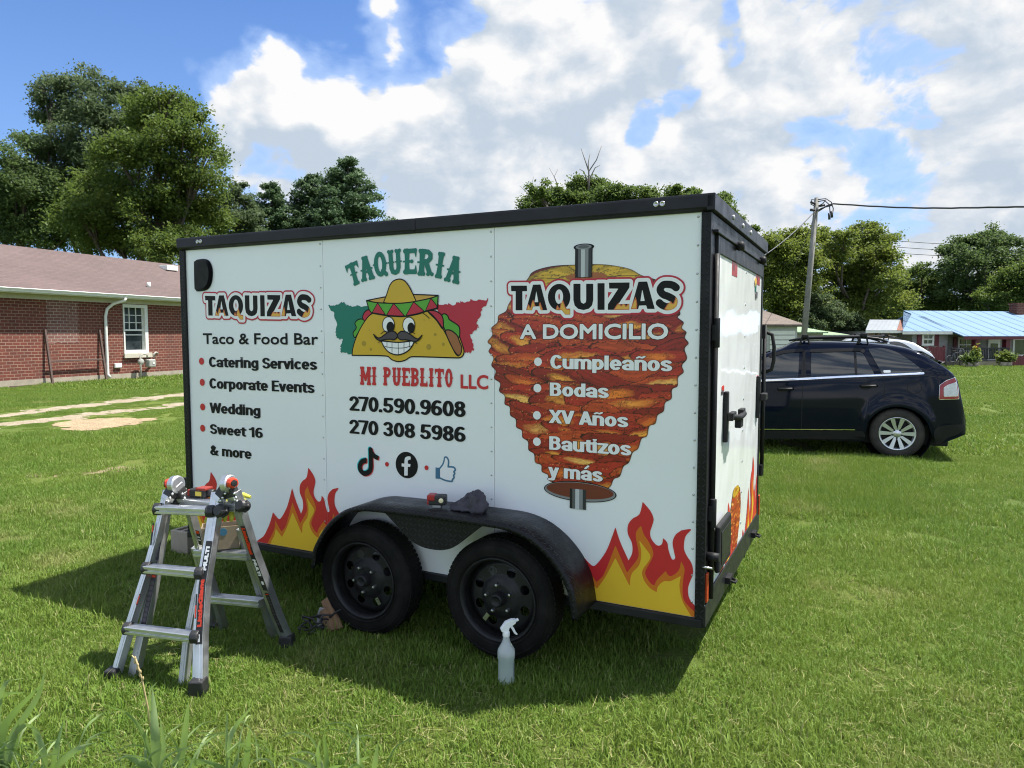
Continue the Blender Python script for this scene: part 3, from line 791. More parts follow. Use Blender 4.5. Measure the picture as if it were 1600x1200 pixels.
tree('broadleaf_tree', 'broad olive and yellow green tree nearest the mauve roof ridge', base_of(245, 43),
     pl_lobes(43, [(228, 165, 24), (258, 165, 30), (285, 180, 26), (312, 190, 17), (235, 205, 40), (285, 225, 42), (320, 245, 26), (190, 245, 40), (245, 265, 48), (305, 290, 42), (165, 305, 48), (215, 330, 52), (270, 335, 50), (318, 345, 40), (130, 350, 45), (180, 385, 48), (250, 395, 48), (310, 395, 42)], 2.2, 4), LEAF_OLIVE, 42000, .27, 12, G_L, .5)
tree('broadleaf_tree', 'dark rounded tree at the far left edge above the mauve roof', base_of(30, 47),
     pl_lobes(47, [(25, 265, 30), (60, 240, 34), (40, 300, 44), (0, 320, 48), (75, 320, 48), (25, 370, 50), (-40, 330, 60), (90, 375, 46)], 1.6, 5), LEAF_DEEP, 24000, .28, 13, G_L, .42)
tree('broadleaf_tree', 'slim pale green tree between the olive tree and the pines', base_of(372, 52),
     pl_lobes(52, [(370, 290, 11), (368, 310, 18), (385, 325, 18), (352, 320, 18), (375, 350, 28), (395, 345, 20), (350, 360, 30), (385, 380, 30)], 1, 6), LEAF_GREY, 9000, .27, 14, G_L, .25, clump=.4)
def pine(label, px_apex, py_apex, half, dist, seed, n=15000):
    """pointed crown: tiers of boughs, longer towards the ground"""
    rs = np.random.RandomState(seed); base = base_of(px_apex, dist); a = at(px_apex, py_apex, dist); Ht = a[2]; t = empty('pine_tree', base, 0, label, 'tree', 'pines behind the trailer')
    cen = []; m = MB(); m.tube([(0, 0, 0), (0.05, 0, Ht*.5), (0, 0, Ht*.985)], [.3, .18, .03], 8)
    rmax = half*dist/FPX; z = Ht*.985; nt = 0
    while z > Ht*.12:
        f = (Ht-z)/Ht; r = rmax*min(1.15, .12+(f*3.1)**.65)*(1 if f < .75 else 1-.5*(f-.75)); nb = 8+int(9*min(1, f*2))
        for k in range(nb):
            an = rs.rand()*6.283; rr = r*rs.uniform(.7, 1.12); zz = z+rs.uniform(-.25, .25); tip = np.array([math.cos(an)*rr, math.sin(an)*rr, zz+rr*.22])
            m.tube([(0, 0, zz-.1), tuple(tip*.5+np.array([0, 0, zz*.5-.15])), tuple(tip)], [.05, .03, .01], 5, caps=False)
            q = max(3, int(rr*3.2)); s = rs.uniform(.3, 1.03, q)[:, None]; c = np.array([[0, 0, zz]])*(1-s)+tip*s
            mm = rs.poisson(n/420, q); cen.append(np.repeat(c, mm, 0)+rs.normal(size=(mm.sum(), 3))*np.array([.27, .27, .15])*(.6+.12*rr))
        z -= .62+.4*f; nt += 1
    cen = np.vstack(cen); o = bpy.data.objects.new('crown', leaves_mesh('crown', cen, .21, LEAF_PINE, rs, .3)); C.objects.link(o); o.parent = t
    m.build('trunk', BARK, t); return t
pine('tallest pine behind the trailer, pointed, standing rightmost of the pines', 548, 254, 52, 55, 21, 26000)
pine('round topped pine directly left of the tallest pine', 490, 277, 44, 57, 22, 22000)
pine('shorter pine at the left end of the row of pines', 428, 292, 40, 56, 23, 20000)
pine('low pine filling the gap between the two taller pines in the row', 520, 315, 40, 53, 24, 14000)
def deadb(px, py, tips, dist, r=.035):
    b = at(px, py, dist); out = []
    for q in tips: out.append(([b]+[at(x, y, dist+.2) for x, y in q], r))
    return out
tree('broadleaf_tree', 'leafy tree behind the trailer roof with bare dead twigs sticking out of its top', base_of(920, 27),
     pl_lobes(27, [(845, 305, 16), (835, 325, 20), (868, 312, 18), (905, 296, 18), (930, 292, 16), (895, 318, 24), (940, 312, 24), (975, 306, 18), (1005, 306, 18), (1015, 320, 20), (970, 330, 26), (870, 340, 30), (920, 345, 32), (1000, 345, 30)], .8, 7), LEAF_MID, 17000, .16, 15, 'trees behind the trailer', .2, clump=.25,
     dead=deadb(920, 300, [[(920, 268), (914, 250), (908, 232)], [(920, 268), (932, 250), (940, 228)], [(921, 280), (930, 262), (938, 258)], [(919, 285), (912, 268), (905, 264)], [(920, 272), (919, 255), (922, 240)]], 27)
     + deadb(880, 315, [[(868, 280), (858, 262)], [(866, 276), (872, 264)], [(862, 290), (850, 276)]], 27, .02) + deadb(835, 318, [[(822, 300), (812, 290)], [(830, 290), (834, 276)]], 27, .018))
tree('broadleaf_tree', 'small leafy tree top peeking over the rear corner of the trailer roof', base_of(1085, 25),
     pl_lobes(25, [(1055, 298, 10), (1050, 315, 16), (1075, 305, 12), (1085, 320, 20), (1128, 312, 10), (1120, 330, 20), (1110, 345, 24), (1150, 350, 16), (1180, 362, 8), (1165, 375, 18)], .6, 8), LEAF_MID, 9000, .15, 16, 'trees behind the trailer', .16, clump=.2)
G_R = 'trees behind the parked car'
tree('broadleaf_tree', 'yellow green tree left of the utility pole beside the trailer', base_of(1235, 48),
     pl_lobes(48, [(1205, 385, 20), (1228, 382, 18), (1255, 372, 17), (1215, 405, 28), (1245, 400, 28), (1205, 440, 32), (1240, 440, 32), (1265, 415, 22), (1215, 475, 32), (1255, 470, 32), (1225, 505, 30)], 1.5, 9), LEAF_SUN, 22000, .27, 31, G_R, .3)
tree('broadleaf_tree', 'large bright yellow green tree just right of the utility pole', base_of(1340, 50),
     pl_lobes(50, [(1290, 378, 17), (1318, 372, 16), (1345, 362, 13), (1362, 358, 11), (1372, 378, 20), (1388, 378, 12), (1300, 405, 26), (1340, 395, 30), (1372, 408, 26), (1395, 405, 12), (1310, 440, 32), (1350, 435, 36), (1385, 440, 24), (1402, 432, 14), (1300, 480, 34), (1345, 480, 38), (1385, 480, 30), (1330, 510, 34), (1375, 510, 30)], 1.8, 10), LEAF_SUN, 36000, .26, 32, G_R, .4)
tree('shrub', 'grey green vine covered bush at the foot of the pole', base_of(1282, 47),
     pl_lobes(47, [(1272, 470, 18), (1290, 478, 18), (1278, 495, 24), (1305, 500, 24), (1262, 505, 20), (1325, 512, 22)], .8, 12), LEAF_GREY, 9000, .2, 33, None, .12, clump=.3, cat='shrub')
tree('broadleaf_tree', 'thin green tree in the gap left of the twin domed tree', base_of(1435, 60),
     pl_lobes(60, [(1420, 432, 16), (1440, 428, 17), (1458, 440, 14), (1412, 455, 22), (1440, 455, 24), (1465, 462, 18), (1420, 485, 28), (1455, 485, 28), (1480, 480, 16)], 1.5, 13), LEAF_MID, 13000, .28, 34, G_R, .26, clump=.4)
tree('broadleaf_tree', 'tall dark green tree with a twin domed top above the blue roof', base_of(1535, 58),
     pl_lobes(58, [(1485, 400, 18), (1505, 385, 17), (1480, 425, 14), (1505, 415, 26), (1535, 378, 17), (1555, 372, 16), (1575, 385, 18), (1540, 405, 28), (1575, 415, 26), (1500, 450, 28), (1545, 445, 32), (1590, 430, 20), (1515, 480, 32), (1560, 480, 34), (1600, 410, 22), (1610, 450, 30)], 1.8, 14), LEAF_DEEP, 28000, .29, 35, G_R, .4)
tree('broadleaf_tree', 'olive yellow tree crown at the right edge in front of the tall dark tree', base_of(1585, 52),
     pl_lobes(52, [(1560, 455, 18), (1582, 440, 20), (1600, 432, 22), (1540, 470, 16), (1570, 478, 26), (1602, 470, 30), (1625, 450, 30)], 1.2, 15), LEAF_OLIVE, 13000, .26, 36, G_R, .28)
def far_wood():
    rs = np.random.RandomState(77); cen = []
    for px in range(-260, 1900, 16):
        d = rs.uniform(70, 82); h = rs.uniform(3.5, 6.0); c = at(px, 523, d); m = 900
        cc = np.array([c[0], c[1], h*.45])+rs.normal(size=(m, 3))*np.array([1.1, 1.0, h*.26]); cen.append(cc)
    cen = np.vstack(cen); cen = cen[cen[:, 2] > 0]
    o = bpy.data.objects.new('woods', leaves_mesh('woods', cen, .34, LEAF_DEEP, rs, .3)); C.objects.link(o)
    tag(o, 'dark line of far woods along the end of the field', 'woods', kind='stuff')
far_wood()
make_grass()
# ================================================================== FAR HOUSE with blue metal roof
FA = ground(1404, 572.5); _f = ground(1600, 570.5)-FA; _f /= np.linalg.norm(_f); FN = np.array([_f[1], -_f[0], 0]); FZ = math.atan2(_f[1], _f[0])
def fp(px, py, off=0.0):
    q = on_plane(px, py, FA-FN*off, FN); return float((q-FA)@_f), float(q[2])
def ribbed(name, c1, c2, pitch=.42, axis=0, rough=.4, metal=.0):
    def b(n, p):
        o = n.xyz(n.co()); s = n.m('FRACT', n.m('MULTIPLY', o[axis], 1/pitch)); rib = n.mapr(n.m('ABSOLUTE', n.m('SUBTRACT', s, .5)), .40, .46, 0, 1)
        f = n.noise(n.co(), .8, 5, .6)
        n.put(p.inputs['Base Color'], n.mix(n.m('MULTIPLY', rib, .35), n.mix(n.mapr(f, .3, .7), c1, c2), tuple(.45*k for k in c1)))
        n.put(p.inputs['Roughness'], rough); p.inputs['Metallic'].default_value = metal; n.put(p.inputs['Normal'], n.bump(rib, 1, .05))
    return material(name, build=b)
BLUE = ribbed('blue metal roofing', (.088, .18, .30), (.103, .20, .325), .9, 0, .5)
TIN = ribbed('galvanised tin', (.30, .325, .35), (.23, .25, .275), .3, 0, .45)
RUSTY = ribbed('rusted tin', (.21, .085, .05), (.15, .06, .04), .3, 0, .8)
def siding(name, c1, c2, pitch=.16):
    def b(n, p):
        o = n.xyz(n.co()); s = n.m('FRACT', n.m('MULTIPLY', o[2], 1/pitch)); f = n.noise(n.co(), .9, 5, .6)
        n.put(p.inputs['Base Color'], n.mix(n.mapr(f, .3, .7), c1, c2)); n.put(p.inputs['Roughness'], .6); n.put(p.inputs['Normal'], n.bump(s, .8, .03))
    return material(name, build=b)
GREY_SIDE = siding('grey siding', (.27, .26, .27), (.22, .215, .22)); WHITE_SIDE = siding('white siding', (.42, .44, .43), (.34, .355, .345), .2)
MAROON = worn((.13, .012, .022), (.085, .010, .017), 6, (.45, .65))('maroon paint')
DARK = worn((.02, .02, .022), (.035, .034, .033), 6, (.6, .8))('dark boards')  # plain dark tone for boards, railing and bicycle wheels
def slab(m, a, b, c, d, t=.06):
    """sloped sheet through four points with thickness t below"""
    q = [Vector(p) for p in (a, b, c, d)]; w = [p-Vector((0, 0, t)) for p in q]
    m.add(q+w, [(0, 1, 2, 3), (7, 6, 5, 4), (0, 4, 5, 1), (1, 5, 6, 2), (2, 6, 7, 3), (3, 7, 4, 0)])
def build_far_house():
    H = empty('cottage', FA, FZ, 'grey cottage with light blue metal roof and maroon shutters beyond the lawn at right', 'house')
    x0 = fp(1424, 560)[0]; xe = x0+13.5; ze = fp(1450, 517)[1]; zr = fp(1500, 486, 3.6)[1]; xp0 = fp(1481, 523)[0]; xp1 = fp(1589, 523)[0]
    m = MB(); m.box(x0, xp0, 0, 6.9, -.1, ze); m.box(xp0, xe, .9, 6.9, -.1, ze); m.build('wall', GREY_SIDE, H)
    zp = fp(1540, 525, -.9)[1]
    m = MB(); xr0 = fp(1410, 518, -.35)[0]; xrt = fp(1427, 485, 3.6)[0]
    slab(m, (xr0, -.35, ze-.02), (xp0, -.35, ze-.02), (xp0, 3.6, zr), (xrt, 3.6, zr))
    sl = (zr-(ze-.02))/3.95
    slab(m, (xp0, -1.15, zp), (xp1, -1.15, zp), (xp1, 3.6, zr+.003), (xp0, 3.6, zr+.003))
    slab(m, (xp1, -.35, ze-.02), (xe+.3, -.35, ze-.02), (xe+.3, 3.6, zr), (xp1, 3.6, zr))
    slab(m, (xrt, 7.3, ze-.02), (xe+.3, 7.3, ze-.02), (xe+.3, 3.6, zr-.01), (xrt, 3.6, zr-.01))
    roof = m.build('roof', BLUE, H)
    cx_, _ = fp(1590, 480, 3.2); MB().box(cx_-.34, cx_+.34, 2.9, 3.5, zr-.5, zr+.42).box(cx_-.4, cx_+.4, 2.84, 3.56, zr+.42, zr+.52).build('chimney', BRICK, roof)
    MB().box(xr0, xp0-.02, -.38, -.352, ze-.2, ze-.03).build('fascia', WHITE_TRIM, H)
    MB().box(xp0, xp1, -1.18, -1.152, zp-.2, zp-.03).build('porch_beam', MAROON, H)
    # window with shutters
    def window(px0, px1, pyt, pyb, y, sh=True, bars=True):
        a, zt = fp(px0, pyt, y); b, zb = fp(px1, pyb, y); f = MB(); w = .12
        f.box(a, b, y-.07, y-.001, zb, zb+w).box(a, b, y-.07, y-.001, zt-w, zt).box(a, a+w, y-.07, y-.001, zb+w, zt-w).box(b-w, b, y-.07, y-.001, zb+w, zt-w)
        wn = f.build('window', WHITE_TRIM, H); MB().box(a+w, b-w, y-.03, y-.02, zb+w, zt-w).build('pane', GLASS_DARK, wn)
        if bars:
            s = MB(); zm = (zb+zt)/2; s.box(a+w, b-w, y-.055, y-.031, zm-.04, zm+.04); xm = (a+b)/2; s.box(xm-.02, xm+.02, y-.05, y-.032, zb+w, zt-w); s.build('sash', WHITE_TRIM, wn)
        if sh:
            for q, r in ((a-.30, a-.02), (b+.02, b+.34)): MB().box(q, r, y-.05, y-.001, zb-.02, zt+.04).build('shutter', MAROON, H)
    window(1440, 1458, 520, 540, 0)
    window(1496, 1521, 527, 550, .9, True, True)
    window(1582, 1612, 528, 557, .9, False, False)
    a, zt = fp(1543, 529, .9); b, zb = fp(1560, 566, .9); d = MB().box(a, b, .83, .898, .1, zt).build('door', WHITE_TRIM, H); MB().box(a+.18, b-.18, .81, .829, zt-1.25, zt-.3).build('pane', GLASS_DARK, d)
    for px in (1524, 1572):
        c, _ = fp(px, 540, -.9); MB().box(c-.14, c+.14, -1.04, -.76, 0, zp-.12).build('porch_post', MAROON, H)
    c, _ = fp(1482.5, 540, -.6); 
    MB().box(xp0-.02, xp1, -1.2, .9, -.05, .28).build('porch_floor', CONC, H)
    r = MB(); a, _ = fp(1485, 550, -1.1); b, _ = fp(1576, 550, -1.1); n = 34
    r.box(a, b, -1.16, -1.10, 1.02, 1.09).box(a, b, -1.15, -1.11, .42, .47)
    for k in range(n): x = a+(b-a)*(k+.5)/n; r.box(x-.018, x+.018, -1.148, -1.112, .47, 1.02)
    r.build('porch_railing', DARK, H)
    # carport at the left with patched tin roof
    K = empty('carport', FA, FZ, 'open carport with patched tin roof, one sheet rusty, joined to the cottage', 'carport')
    xa = fp(1352.5, 517, -.2)[0]; za = fp(1385, 516, -.2)[1]; zr2 = fp(1385, 499.5, 3.2)[1]; rx0, _ = fp(1401, 517, -.2); rx1, _ = fp(1412, 517, -.2); xb = fp(1416, 517, -.2)[0]
    tA, tB = fp(1359, 499.5, 3.2)[0], fp(1421, 499.5, 3.2)[0]
    tx = lambda x: tA+(tB-tA)*(x-xa)/(xb-xa)
    for nm, p, q, mt in (('roof_sheet', xa, rx0, TIN), ('roof_sheet', rx0+.01, rx1, RUSTY), ('roof_sheet', rx1+.01, xb, TIN)):
        m = MB(); slab(m, (p, -.2, za), (q, -.2, za), (tx(q), 3.2, zr2), (tx(p), 3.2, zr2), .05); m.build(nm, mt, K)
    MB().box(xa, xb, -.22, -.202, za-.16, za-.02).build('fascia', WHITE_TRIM, K)
    WOOD = worn((.23, .13, .07), (.15, .085, .05), 8, (.8, .9))('carport timber')
    for px in (1361, 1371.5, 1386): x, _ = fp(px, 530, 0.1); MB().box(x-.11, x+.11, 0, .22, 0, za-.06).build('post', WOOD, K)
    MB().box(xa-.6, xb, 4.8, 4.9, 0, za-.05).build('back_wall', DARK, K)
    x, z = fp(1385, 524, 1.2); x1, z1 = fp(1424, 531, 1.2); MB().box(x, x1, 1.2, 1.28, z1, z).build('shelf_board', WHITE_TRIM, K)
build_far_house()
def fbase(px, py, off=-1.6):
    x, _ = fp(px, py, off); return FA+_f*x-FN*off
def fence_panel(px0, px1, label):
    a, zt = fp(px0, 541 if px0 < 1500 else 555, -1.9); b, _ = fp(px1, 541, -1.9); o = FA+_f*a+FN*1.9; L = b-a
    F = empty('wooden_fence', o, FZ, label, 'fence'); m = MB(); k = int(L/.16)
    for i in range(k): m.box(i*.16, i*.16+.15, 0, .025, .05, zt-.03*((i*7) % 3))
    m.build('board_panel', MAROON, F); MB().box(0, L, .026, .08, zt*.8, zt*.8+.08).box(0, L, .026, .08, .25, .33).build('rail', MAROON, F)
    for x in (0, L): MB().box(x-.05, x+.05, .081, .18, 0, zt+.03).build('post', MAROON, F)
fence_panel(1440, 1478, 'maroon board fence left of the cottage porch')
fence_panel(1577, 1640, 'low maroon board fence right of the cottage porch')
def bicycle(px, label):
    o = fbase(px, 566, -1.9); B = empty('bicycle', o, FZ+.15, label, 'bicycle'); GM = material('bicycle frame paint', (.20, .20, .22), .4, .4)
    for x in (0, 1.05):
        w = MB(); w.lathe([(.33+.018*math.cos(t), .018*math.sin(t)) for t in np.linspace(0, 2*PI, 7)[:-1]], (x, 0, .35), (0, 1, 0), 22, close=True)
        for k in range(8): w.tube([(x, 0, .35), (x+.33*math.cos(k*PI/4), 0, .35+.33*math.sin(k*PI/4))], .004, 4)
        w.build('wheel', DARK, B)
    f = MB(); f.tube([(0, 0, .35), (.45, 0, .32), (.82, 0, .82), (.30, 0, .82), (.45, 0, .32)], .02, 6); f.tube([(0, 0, .35), (.3, 0, .82)], .015, 6); f.tube([(1.05, 0, .35), (.82, 0, .82), (.78, 0, 1.02)], .02, 6); f.build('frame', GM, B)
    MB().tube([(.72, -.25, 1.02), (.80, 0, 1.04), (.72, .25, 1.02)], .015, 6).build('handlebar', GM, B); MB().box(.18, .42, -.06, .06, .90, .95).cyl((.30, 0, .8), (.30, 0, .9), .015, 8).build('saddle', DARK, B, .02)
bicycle(1484, 'grey bicycle parked against the porch railing of the cottage')
def potted(px, h, r, mat, label, seed, flower=None):
    o = fbase(px, 568, -2.3); rs = np.random.RandomState(seed); P = empty('potted_plant', o, 0, label, 'plant', 'potted plants along the cottage porch')
    MB().lathe([(0, 0), (.16, 0), (.22, .3), (.19, .3), (.17, .25), (0, .25)], (0, 0, 0), (0, 0, 1), 14).build('pot', CONC, P)
    c = np.array([0, 0, .3+h*.5])+rs.normal(size=(420, 3))*np.array([r*.45, r*.45, h*.26]); q = bpy.data.objects.new('foliage', leaves_mesh('foliage', c, .16, mat, rs, .3)); C.objects.link(q); q.parent = P
    if flower: c = np.array([0, 0, .3+h*.95])+rs.normal(size=(46, 3))*r*.2; q = bpy.data.objects.new('flower', leaves_mesh('flower', c, .15, flower, rs, .6)); C.objects.link(q); q.parent = P
YEL = material('yellow petals', (.75, .5, .03), .6)
potted(1523, .8, .26, LEAF_SUN, 'tall potted plant with a yellow flower head before the porch railing', 1, YEL); potted(1514, .45, .4, LEAF_MID, 'low pot of leaves left of the yellow flowered pot', 2)
potted(1567, .55, .3, LEAF_SUN, 'yellow green potted shrub right of the cottage door', 3); potted(1575, .55, .4, LEAF_MID, 'dark leafy pot at the right end of the porch railing', 4)

# ================================================================== SHEDS
def shed(label, px0, px1, dist, pyt, depth, roofmat, wallmat, yaw, door=False, slope=.25, hip=False, over=.2, name='shed'):
    a = at(px0, 523, dist); b = at(px1, 523, dist); L = (b-a)[0]; z = at(px0, pyt, dist)[2]
    S_ = empty(name, (a[0], a[1], 0), yaw, label, 'shed'); x1 = L/math.cos(yaw)
    MB().box(0, x1, 0, depth, 0, z).build('wall', wallmat, S_)
    m = MB()
    if hip:
        zr = z+slope*depth; e = over; t = [(-e, -e, z), (x1+e, -e, z), (x1+e, depth+e, z), (-e, depth+e, z), (x1*.18, depth/2, zr), (x1*.55, depth/2, zr)]
        m.add([(*p[:2], p[2]+.004) for p in t]+[(*p[:2], p[2]-.10) for p in t[:4]], [(0, 1, 5, 4), (1, 2, 5), (2, 3, 4, 5), (3, 0, 4), (0, 6, 7, 1), (1, 7, 8, 2), (2, 8, 9, 3), (3, 9, 6, 0), (6, 9, 8, 7)])
    else: slab(m, (-over, -over, z), (x1+over, -over, z), (x1+over*.3, depth+over, z+slope*depth), (-over*.3, depth+over, z+slope*depth), .08)
    m.build('roof', roofmat, S_)
    if door:
        d = MB(); w0, w1 = x1*.28, x1*.93
        zt = z-.25; k = 9
        for i in range(k): d.box(w0, w1, -.05-.006*(i % 2), -.002, zt*i/k, zt*(i+1)/k-.045)
        d.build('door', WHITE_TRIM, S_)
    return S_
BROWN_SH = shingle_mat('brown shingles', (.16, .125, .10), (.10, .08, .065)); GREEN_TIN = ribbed('green tin', (.26, .36, .22), (.30, .40, .25), .3, 0, .5)
shed('white garage with brown hip roof and a roll up door beside the trailer', 1186, 1249, 34, 507, 5.5, BROWN_SH, WHITE_SIDE, R(8), True, .17, True, .25, 'garage')
shed('low shed with pale green tin roof directly right of the white garage', 1250, 1287, 40, 518.5, 2.6, GREEN_TIN, worn((.30, .29, .26), (.2, .19, .17), 5, (.7, .9))('weathered boards'), R(4), False, .12)
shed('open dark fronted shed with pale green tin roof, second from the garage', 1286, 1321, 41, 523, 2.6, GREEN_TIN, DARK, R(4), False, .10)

# ================================================================== UTILITY POLE AND WIRES
def build_pole():
    d = 31.0; b = at(1261, 523, d); t = at(1276.5, 309, d); b = np.array([b[0]-.25, b[1], 0]); o = b
    P = empty('utility_pole', o, 0, 'tall grey wooden utility pole leaning slightly right behind the parked car', 'utility pole')
    GREYW = worn((.24, .23, .21), (.15, .145, .13), 5, (.8, .95), bump=.5, bscale=40)('grey pole wood')
    T = t-o; MB().tube([(0, 0, 0), tuple(T*.5), tuple(T)], [.135, .118, .10], 14).build('pole', GREYW, P)
    IRON = material('pole iron', (.06, .06, .065), .6, .6)
    u = T*.965
    for p_, q_, r_ in ((u+np.array([-.10, -.10, 0]), u+np.array([-.3, -.15, .06]), .05), (u+np.array([.08, -.10, -.1]), u+np.array([.3, -.15, -.06]), .05), (T*.93+np.array([-.10, -.10, 0]), T*.93+np.array([-.28, -.14, 0]), .06)): MB().cyl(p_, q_, r_, 10).build('insulator', IRON, P)
    q = lambda px, py: at(px, py, d-.2)-o
    w = MB()
    for l in ([(1278, 312), (1290, 310), (1299, 316), (1302, 326), (1300, 340)], [(1278, 315), (1288, 313), (1296, 320), (1297, 333), (1296, 343)], [(1278, 322), (1286, 318), (1290, 312)], [(1275, 312), (1268, 312), (1267, 319), (1273, 322)], [(1275, 330), (1284, 325), (1292, 323), (1300, 321)]): w.tube([q(*p) for p in l], .022, 5)
    for p in ((1300, 340), (1296, 343)): w.cyl(q(*p), q(p[0]-.5, p[1]-10), .05, 7)
    w.build('service_loop', IRON, P)
    WIRE = material('cable rubber', (.035, .037, .045), .5)
    def wire(name, pts, r, label, group=None):
        m = MB(); m.tube([np.array(p) for p in pts], r, 6); tag(m.build(name, WIRE, None), label, 'cable', group)
    c0 = at(1290, 320, d); c1 = at(1600, 324, 24.0); e = c1+(c1-c0)*.8
    def sag(a, b, s, n=26, wob=0): return [a+(b-a)*i/n+np.array([0, 0, -4*s*(i/n)*(1-i/n)+wob*math.sin(i*1.9)*.5]) for i in range(n+1)]
    mid = at(1450, 326.5, 27); 
    wire('overhead_cable', [at(1277, 331, d), at(1292, 321.5, d)]+[at(1302+(i*14.2), 318.3+6.8*math.sin(min(1, i/11)*PI/2)-(.0+max(0, i-13)*.25)+.25*math.sin(i*2.1), d-(i*.28)) for i in range(30)], .035, 'thick black cable running right from the pole top')
    wire('overhead_cable', sag(at(1275, 328, d), at(1150, 424, d-6), .25), .022, 'thin cable dropping left from the pole towards the trailer roof')
    wire('overhead_cable', sag(at(1275, 330, d), at(1240, 420, d+8), .1), .013, 'steep thin guy wire left of the pole')
    for k, (ya, yb) in enumerate(((366, 381), (376, 390), (386, 398))): wire('overhead_cable', sag(at(1270, ya-4, 66), at(1700, yb+2, 60), .5), .028, ['highest', 'middle', 'lowest'][k]+' of three thin distant wires between the bright tree and the tall dark tree', 'distant power lines')
build_pole()

# ================================================================== CARS
CYAW = R(-22); _ca = np.array([math.cos(CYAW), math.sin(CYAW), 0]); _cn = np.array([-math.sin(CYAW), math.cos(CYAW), 0])
WC = EYEV+ray(1402, 678)*10.4; CB = np.array([WC[0], WC[1], 0])
def cp(px, py):
    q = on_plane(px, py, CB, _cn); return float((q-CB)@_ca), float(q[2])
def build_car(origin, yaw, paint, label, chrome=True):
    """mid-size SUV; x towards the rear (rear axle at 0), y=0 the near flank, z up"""
    A = empty('parked_car', origin, yaw, label, 'car', None)
    HW = .945; FRONT = -3.74
    lin = lambda t: (lambda x: float(np.interp(x, [p[0] for p in t], [p[1] for p in t])))
    top = [cp(*p) for p in ((1240, 532.5), (1300, 532.5), (1360, 534.5), (1400, 538.5), (1420, 542), (1440, 549), (1462, 561.5), (1480, 572.5), (1494, 583.5), (1499.5, 592))]
    RE = cp(1513.5, 655)[0]
    topf = [(FRONT, .72), (-3.70, .84), (-3.55, .95), (-3.2, 1.02), (-2.75, 1.085), (-2.62, 1.12), (-2.2, 1.38), (-1.85, 1.56), (-1.62, 1.635)]+[t for t in top if t[0] > -1.5]
    x_e, z_e = topf[-1]; topf += [(x_e+.03, 1.12), (x_e+.05, 1.0), (cp(1509, 633)[0], cp(1509, 633)[1]), (RE-.01, .70), (RE, .62)]
    ztop = lin(topf)
    low = [(FRONT, .34), (-3.45, .27), (-3.25, .26), (-2.4, .25), (-.46, .25), (.46, .27), (.62, .28), (RE, .40)]
    zlow0 = lin(low); AR = .425; ZW = WC[2]-.01
    def zlow(x):
        z = zlow0(x)
        for c in (0., -2.83):
            d = x-c
            if abs(d) < AR: z = max(z, ZW+math.sqrt(AR*AR-d*d)*.97)
        return z
    belt = lin([(FRONT, .80), (-3.3, .93), (-2.6, 1.04), (cp(1195, 594)[0], cp(1195, 594)[1]), (cp(1378, 586)[0], cp(1378, 586)[1]), (cp(1444, 582)[0], cp(1444, 582)[1]), (x_e, cp(1444, 582)[1]+.02), (RE, .9)])
    def plan(x):
        if x > .25: t = min(1, (x-.25)/(RE-.25)); return HW*(1-.17*t**2.6)
        if x < -2.9: t = min(1, (-2.9-x)/(FRONT*-1-2.9)); return HW*(1-.22*t**2.4)
        return HW
    def half(x, z):
        """half width of the flank at height z"""
        W = plan(x); zb = min(belt(x), ztop(x)-.02)
        if z <= zb:
            t = z/max(zb, .1); base = W*(1-.05*max(0, .45-t)/.45-.025*max(0, (t-.62)/.38)**1.5)
        else:
            zt = max(ztop(x), zb+.03); t = min(1, (z-zb)/max(1.72-zb, .05)); base = W*(.975-.235*t**1.15)
        # flared wheel arches
        for c in (0., -2.83):
            r = math.hypot(x-c, z-ZW); base += .028*math.exp(-((r-AR-.03)/.07)**2)*(1 if z > .3 else .4)
        return base
    xs = sorted(set([round(FRONT+(RE-FRONT)*i/70, 3) for i in range(71)]+[round(c+AR*math.cos(a)*1.0, 3) for c in (0., -2.83) for a in np.linspace(0, PI, 17)]+[round(c+s*(AR+.004), 3) for c in (0, -2.83) for s in (-1, 1)]))
    xs = [x for i, x in enumerate(xs) if i == 0 or x-xs[i-1] > .012]
    NS = 13; NT = 6; V = []; rings = []
    for x in xs:
        zl, zt = zlow(x), ztop(x); zsh = zt-.055*min(1, max(.2, (zt-zl)/.6)); ring = []
        prof = []
        for i in range(NS): z = zl+(zsh-zl)*i/(NS-1); prof.append((half(x, z), z))
        hw, zz = prof[-1]
        for i in range(1, NT+1): t = i/NT; prof.append((hw*math.cos(t*PI/2)**.62 if i < NT else 0, zz+(zt-zz)*math.sin(t*PI/2)**.75))
        ring = [(x, HW-h, z) for h, z in prof]+[(x, HW+h, z) for h, z in prof[-2::-1]]
        rings.append(ring)
    m = MB(); k = len(rings[0]); vs = [p for r in rings for p in r]
    fs = [(i*k+j, i*k+j+1, (i+1)*k+j+1, (i+1)*k+j) for i in range(len(rings)-1) for j in range(k-1)]
    fs += [tuple(range(k)), tuple((len(rings)-1)*k+j for j in reversed(range(k)))]
    m.add(vs, fs, True); body = m.build('body', paint, A)
    BLACK = material('black trim plastic', (.010, .010, .011), .45, spec=.25); RUB = worn((.018, .017, .016), (.05, .042, .033), 7, (.75, .9))('tyre rubber'); CHR = material('chrome', (.78, .78, .80), .09, 1.); ALLOY = material('bright alloy', (.62, .63, .65), .32, .85)
    TINT = material('tinted car glass', (.012, .014, .016), .03, spec=.75)
    # dark underbody and wheel housings
    u = MB(); u.box(FRONT+.25, RE-.2, .25, 2*HW-.25, .20, .5)
    for c in (0., -2.83):
        for y in (.02, 2*HW-.30): u.lathe([(AR+.02, 0), (AR+.02, .28), (0, .28)] if y < 1 else [(0, 0), (AR+.02, 0), (AR+.02, .28)], (c, y, ZW), (0, 1, 0), 28)
    u.build('underbody', BLACK, A)
